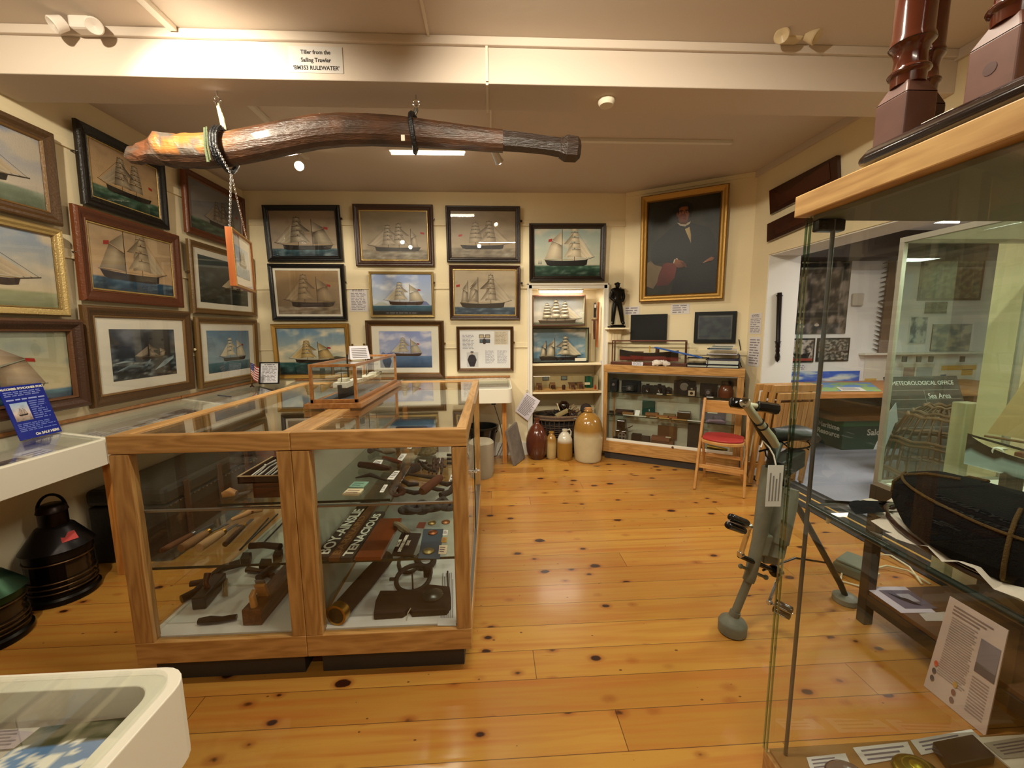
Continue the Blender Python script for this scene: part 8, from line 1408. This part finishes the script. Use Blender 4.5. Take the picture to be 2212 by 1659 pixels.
part('blade',MB().add([A+V((-.03,0,0)),A+V((.05,0,0)),B+V((.10,0,0)),B+V((-.06,0,0)),A+V((-.03,.02,0)),A+V((.05,.02,0)),B+V((.10,.02,0)),B+V((-.06,.02,0))],[(3,2,1,0),(4,5,6,7),(0,1,5,4),(1,2,6,5),(2,3,7,6),(3,0,4,7)],(.42,.33,.25)),PLAIN,t,world=True)
mb=MB()
for k in range(22): f=(k+.5)/22; p=A+d*f+V((-.03-.03*f,.008,0)); q=p+V((-.085,0,-.02+.05*(f>.5))); mb.tube([p,q],[.012,.002],6,(.30,.24,.20))
part('teeth',mb,PLAIN,t,world=True)
sh=ony(1985,764,4.85).z; t=thing('paper_rail','long white shelf rail with black spring clips on the next room\'s wall','rail',loc=(5.5,4.9,sh)); part('rail',MB().box((ony(1862,764,4.9).x,4.86,sh-.012),(6.55,4.948,sh+.012),(.84,.83,.78)),PLAIN,t,world=True,bv=.002)
for x in (1952,1983,2009,2077): q=ony(x,775,4.85); part('spring_clip',MB().box(q+V((-.03,-.02,-.04)),q+V((.03,.0,.035)),(.06,.06,.06)),GLOSS,t,world=True,bv=.006)
def prt(mb,c,x0,x1,z0,z1,w,h): mb.box(((x0-.5)*w,-.0028,z0*h),((x1-.5)*w,-.0018,z1*h),c)
for l,c,f in (('white and yellow chart sheet hanging at the left under the clip rail',[(1868,776),(1925,776),(1922,832),(1866,830)],lambda mb,w,h:prt(mb,(.78,.66,.36),.05,.5,.05,.25,w,h)),('white typed sheet hanging under the clip rail, middle',[(1950,786),(2020,786),(2014,834),(1946,832)],lambda mb,w,h:(prt(mb,(.62,.50,.48),.05,.4,.3,.85,w,h),prt(mb,(.62,.66,.68),.45,.95,.3,.85,w,h))),('sea chart with orange coast hanging at the right under the clip rail',[(2030,786),(2112,784),(2106,836),(2026,838)],lambda mb,w,h:(prt(mb,(.80,.62,.28),.05,.98,.72,.92,w,h),prt(mb,(.80,.62,.28),.6,.9,.5,.75,w,h),prt(mb,(.2,.36,.55),.05,.2,.4,.55,w,h)))):
    u,z,w,h,_=rect_from(WD,c,.01); t=thing('hanging_chart',l,'chart',M=rz(0,WD.at(u,z,.004))); mb=MB().box((-w/2,-.0015,0),(w/2,0,h),(.82,.81,.76)); f(mb,w,h); part('sheet',mb,PLAIN,t)
q=ony(1852,648,4.93); solo('wall_socket_box',MB().box(q+V((-.07,-.02,-.07)),q+V((.07,.018,.08)),(.74,.71,.66)),PLAIN,'small grey switch box on the next room\'s white wall','switch box',bv=.01)
# desk
DK=wood('desk_wood',(.74,.50,.26),(.62,.38,.17),'X',1,.4); t=thing('map_desk','long desk with a wooden front edge carrying relief maps, in the next room','desk',loc=(4.4,4.4,0)); pw=lambda n,mb,m,**k: part(n,mb,m,t,world=True,**k)
pw('top',MB().box((2.87,3.96,.672),(6.2,4.94,.72)),DK,bv=.003); pw('back_panel',MB().box((2.95,4.80,0),(6.1,4.83,.67)),pm('grey_brown_panel',(.30,.27,.22),.7))
for x in (3.0,6.05): pw('leg',MB().box((x,4.05,0),(x+.06,4.11,.67)),DK); pw('leg',MB().box((x,4.70,0),(x+.06,4.76,.67)),DK)
def relief(mb,P,z):
    Q=lambda s,t_: P[0]+(P[1]-P[0])*s+(P[2]-P[1])*t_*s+(P[3]-P[0])*t_*(1-s); nx,ny=26,14; vs=[];cs=[]
    for j in range(ny+1):
        for i in range(nx+1): q=Q(i/nx,j/ny); n=noise.fractal(V((i/nx*5,j/ny*3,2)),1,2,4); vs.append((q.x,q.y,z+.001)); cs.append(mixc((.36,.52,.76),(.55,.66,.40),max(0,min(1,.6+n*3))) )
    mb.add(vs,[(j*(nx+1)+i,j*(nx+1)+i+1,(j+1)*(nx+1)+i+1,(j+1)*(nx+1)+i) for j in range(ny) for i in range(nx)],cs)
plate('relief_map','green and blue map sheet lying on the desk in the next room','map',[(1722,846),(1905,846),(1880,827),(1706,827)],.72,.004,(.6,.66,.5),deco=relief,bv=0); plate('booklet','open white illustrated booklet on the map desk','booklet',[(1818,845),(1872,845),(1858,837),(1806,837)],.7255,.004,(.82,.80,.76),deco=lambda mb,P,z: inkrows(mb,P,z,3))
photo('bright blue coastal map standing at the back of the desk in the next room',WD,[(1703,801),(1856,803),(1854,836),(1703,834)],.0,.25,15,cols=((.16,.36,.78),(.80,.84,.84)),cs=2.4,name='coastal_map',frc=(.7,.7,.7)); wallsheet('small white typed sheet between the framed boat photo and the blue map',WD,[(1706,787),(1745,787),(1744,800),(1706,800)],3,title=False)
# green box
zt=ony(1815,908,4.32).z; GB2=pm('green_box_card',(.06,.25,.20),.55); GBL=pm('green_box_lid',(.10,.40,.22),.5); t=thing('green_crate','dark green storage box with white lettering under the desk in the next room','box',loc=(4.45,4.5,0))
part('body',MB().box((4.02,4.32,0),(4.98,4.72,zt-.05)),GB2,t,world=True,bv=.004); part('lid',MB().box((4.005,4.305,zt-.075),(4.995,4.735,zt)),GBL,t,world=True,bv=.006)
iv=WM[t.name].inverted(); textmesh('lettering','Salcombe',.10,WINK,iv@Matrix.Translation((4.50,4.318,.20))@STAND,t,bold=.002); textmesh('lettering','Maritime\nResource',.085,WINK,iv@Matrix.Translation((4.016,4.52,.20))@Matrix.Rotation(-pi/2,4,'Z')@STAND,t,bold=.002)
solo('cardboard_lid',MB().box((3.85,4.25,zt+.003),(5.0,4.75,zt+.06),(.52,.36,.20)),PLAIN,'flat brown wooden tray on top of the green box','tray',bv=.004)
# blackboard, arrow and lobster pot
A,B=onz(1945,1040,0),onz(2100,1075,0); Yb_=3.30; a=ony(1952,816,Yb_+.35); b=ony(2108,832,Yb_+.35); a0=ony(1925,1020,Yb_); b0=ony(2085,1040,Yb_); u=(b-a); w_=1.0
zt=a.z; x0=(a.x+a0.x)/2; x1=(b.x+b0.x)/2; z0_=.0; hh=hypot(zt,.35); M=frameM(((x0+x1)/2,Yb_,.012),0,-math.degrees(atan2(.35,zt)),0)
t=thing('weather_board','dark grey board with painted white writing leaning in the next room, behind the lobster pot','notice board',M=M); W_b=x1-x0
part('board',MB().box((-W_b/2,0,0),(W_b/2,.015,hh),(.22,.22,.20)),PLAIN,t,bv=.002)
for tx,zf_,sz in (('METEOROLOGICAL OFFICE',.93,.055),('Sea Area',.80,.07),('Wind Speed',.68,.06)): textmesh('lettering',tx,sz,pm('chalk_lettering_%d'%int(sz*1000),(.82,.82,.76),.8),Matrix.Translation((.0 if zf_>.9 else W_b*.18,-.002,hh*zf_))@STAND,t,extr=.0004,sx=min(1,W_b/ .80) if zf_>.9 else .9)
mb=MB(); 
for k in range(7): mb.box((-W_b/2+.02,-.001,hh*(.86-.09*k)),(W_b/2-.02,0,hh*(.86-.09*k)+.004),(.5,.5,.46))
mb.box((-.01,-.001,.1),(-.006,0,hh*.86),(.5,.5,.46)); part('ruled_lines',mb,PLAIN,t)
p=ony(1990,1035,2.95); c0=V((p.x+.14,2.98,0)); t=thing('lobster_pot','brown woven wicker lobster pot on the floor, seen through the lit glass case','lobster pot',loc=c0)
WKB=pm('pot_wicker',vc=True,rough=.85,var=.3,vs=30); Rb=.33; Hp=ony(1990,880,2.98).z; mb=MB()
for k in range(30): a=2*pi*k/30; mb.tube([(Rb*f*cos(a+.25*(1-f)),Rb*f*sin(a+.25*(1-f)),z) for f,z in ((1,.01),(1.02,Hp*.25),(.9,Hp*.6),(.62,Hp*.88),(.30,Hp))],.006,5,(.36,.27,.19))
part('ribs',mb,WKB,t); mb=MB()
for z,f in ((.02,1.0),(.05,1.02),(Hp*.3,1.02),(Hp*.33,1.03),(Hp*.62,.9),(Hp*.66,.87),(Hp*.9,.58),(Hp*.94,.5),(Hp,.3)): mb.tube([(Rb*f*cos(a),Rb*f*sin(a),z+.008*sin(a*9)) for a in [2*pi*k/40 for k in range(40)]],.013,6,(.40,.30,.20),closed=True)
part('hoops',mb,WKB,t)
mb=MB(); A=ony(1936,870,3.0); q=[(0,0),(-.14,-.28),(-.085,-.28),(-.14,-.62),(-.12,-.80),(.0,-.80),(.0,-.62),(.03,-.28),(.05,-.22)]
solo('paper_arrow',MB().prism([(A.x+a*.55,A.z+b*.40) for a,b in [(0,0),(-.20,-.42),(-.12,-.42),(-.26,-.95),(-.10,-.95),(.02,-.42),(.06,-.38)]],3.0,3.004,(.78,.82,.84)),PLAIN,'white paper arrow pointing upwards beside the lobster pot','arrow')
q=ony(2088,960,1.95); solo('cream_pedestal',MB().box((q.x-.03,1.95,0),(q.x+.06,2.02,ony(2088,872,1.95).z),(.74,.71,.58)),PLAIN,'narrow cream pedestal standing behind the lit glass case','pedestal',bv=.006)
t=thing('ceiling_strip','slim bright strip light fixed to the dark beam in the next room','strip light',loc=(4.0,4.53,2.2)); part('tube',MB().tube([(3.5,3.9,2.42),(4.6,3.9,2.42)],.012,10),EMT,t,world=True); part('housing',MB().box((3.45,3.87,2.44),(4.65,3.93,2.5),(.86,.86,.84)),PLAIN,t,world=True)
# ---------------------------------------------------------------- lamps
def light(name,kind,loc,energy,color=(1,.80,.56),size=.1,target=None,angle=70,blend=.6,size_y=None):
    l=bpy.data.lights.new(name,kind); l.energy=energy; l.color=color
    if kind in('POINT','SPOT'): l.shadow_soft_size=size
    if kind=='AREA':
        l.size=size
        if size_y: l.shape='RECTANGLE'; l.size_y=size_y
    if kind=='SPOT': l.spot_size=radians(angle); l.spot_blend=blend
    o=bpy.data.objects.new(name,l); col.objects.link(o); o.location=loc
    if target is not None: o.rotation_euler=(V(target)-V(loc)).to_track_quat('-Z','Y').to_euler()
    return o
W1=(1,.90,.70); W2=(1,.93,.76); CW=(1,.95,.88)
light('track_spot_light_a','SPOT',(-1.48,.9,2.70),95,W1,.03,(-2.4,3.0,1.4),100,.8)
light('track_spot_light_b','SPOT',(-1.48,1.6,2.70),92,W1,.03,(-.5,4.4,1.2),100,.8)
light('track_spot_light_c','SPOT',(-.2,.9,2.72),105,W1,.03,(1.7,4.2,1.3),90,.8)
light('track_spot_light_d','SPOT',(-1.50,3.47,2.68),26,W1,.03,(-.3,1.2,0.2),130,.9)
light('track_spot_light_e','SPOT',(.08,3.24,2.66),30,W1,.03,(1.4,4.4,.3),110,.9)
light('strip_light_back','AREA',(-.47,3.40,2.775),9,W2,.55,(-.47,3.40,0),size_y=.04)
light('fill_light_rear','AREA',(.2,-.9,2.76),15,W2,1.2,(.2,-.9,0),size_y=.06)  # unseen fill light added behind the camera, no fixture modelled here
light('strip_light_near','AREA',(.4,1.1,2.76),30,W2,1.2,(.4,1.1,0),size_y=.06)
light('alcove_tube_light','AREA',(.80,4.60,1.84),3.5,(1,.9,.75),.5,(.80,4.62,0),size_y=.03)
light('other_room_light','AREA',(4.0,3.0,2.46),62,CW,.9,(4.0,3.0,0),size_y=.9)
light('case_strip_light','AREA',(2.0,1.35,1.74),5,(.86,1,.82),.5,(2.0,1.35,0),size_y=.1)
light('case_light','AREA',(1.45,.55,1.685),2.0,(.9,1,.85),.5,(1.45,.55,0),size_y=.1)
wd=bpy.data.worlds.new('world'); bpy.context.scene.world=wd; wd.use_nodes=True; wd.node_tree.nodes['Background'].inputs[0].default_value=(.9,.8,.65,1); wd.node_tree.nodes['Background'].inputs[1].default_value=.02
vs=bpy.context.scene.view_settings; vs.view_transform='Standard'; vs.look='None'; vs.gamma=1; vs.use_curve_mapping=False; vs.exposure=.5
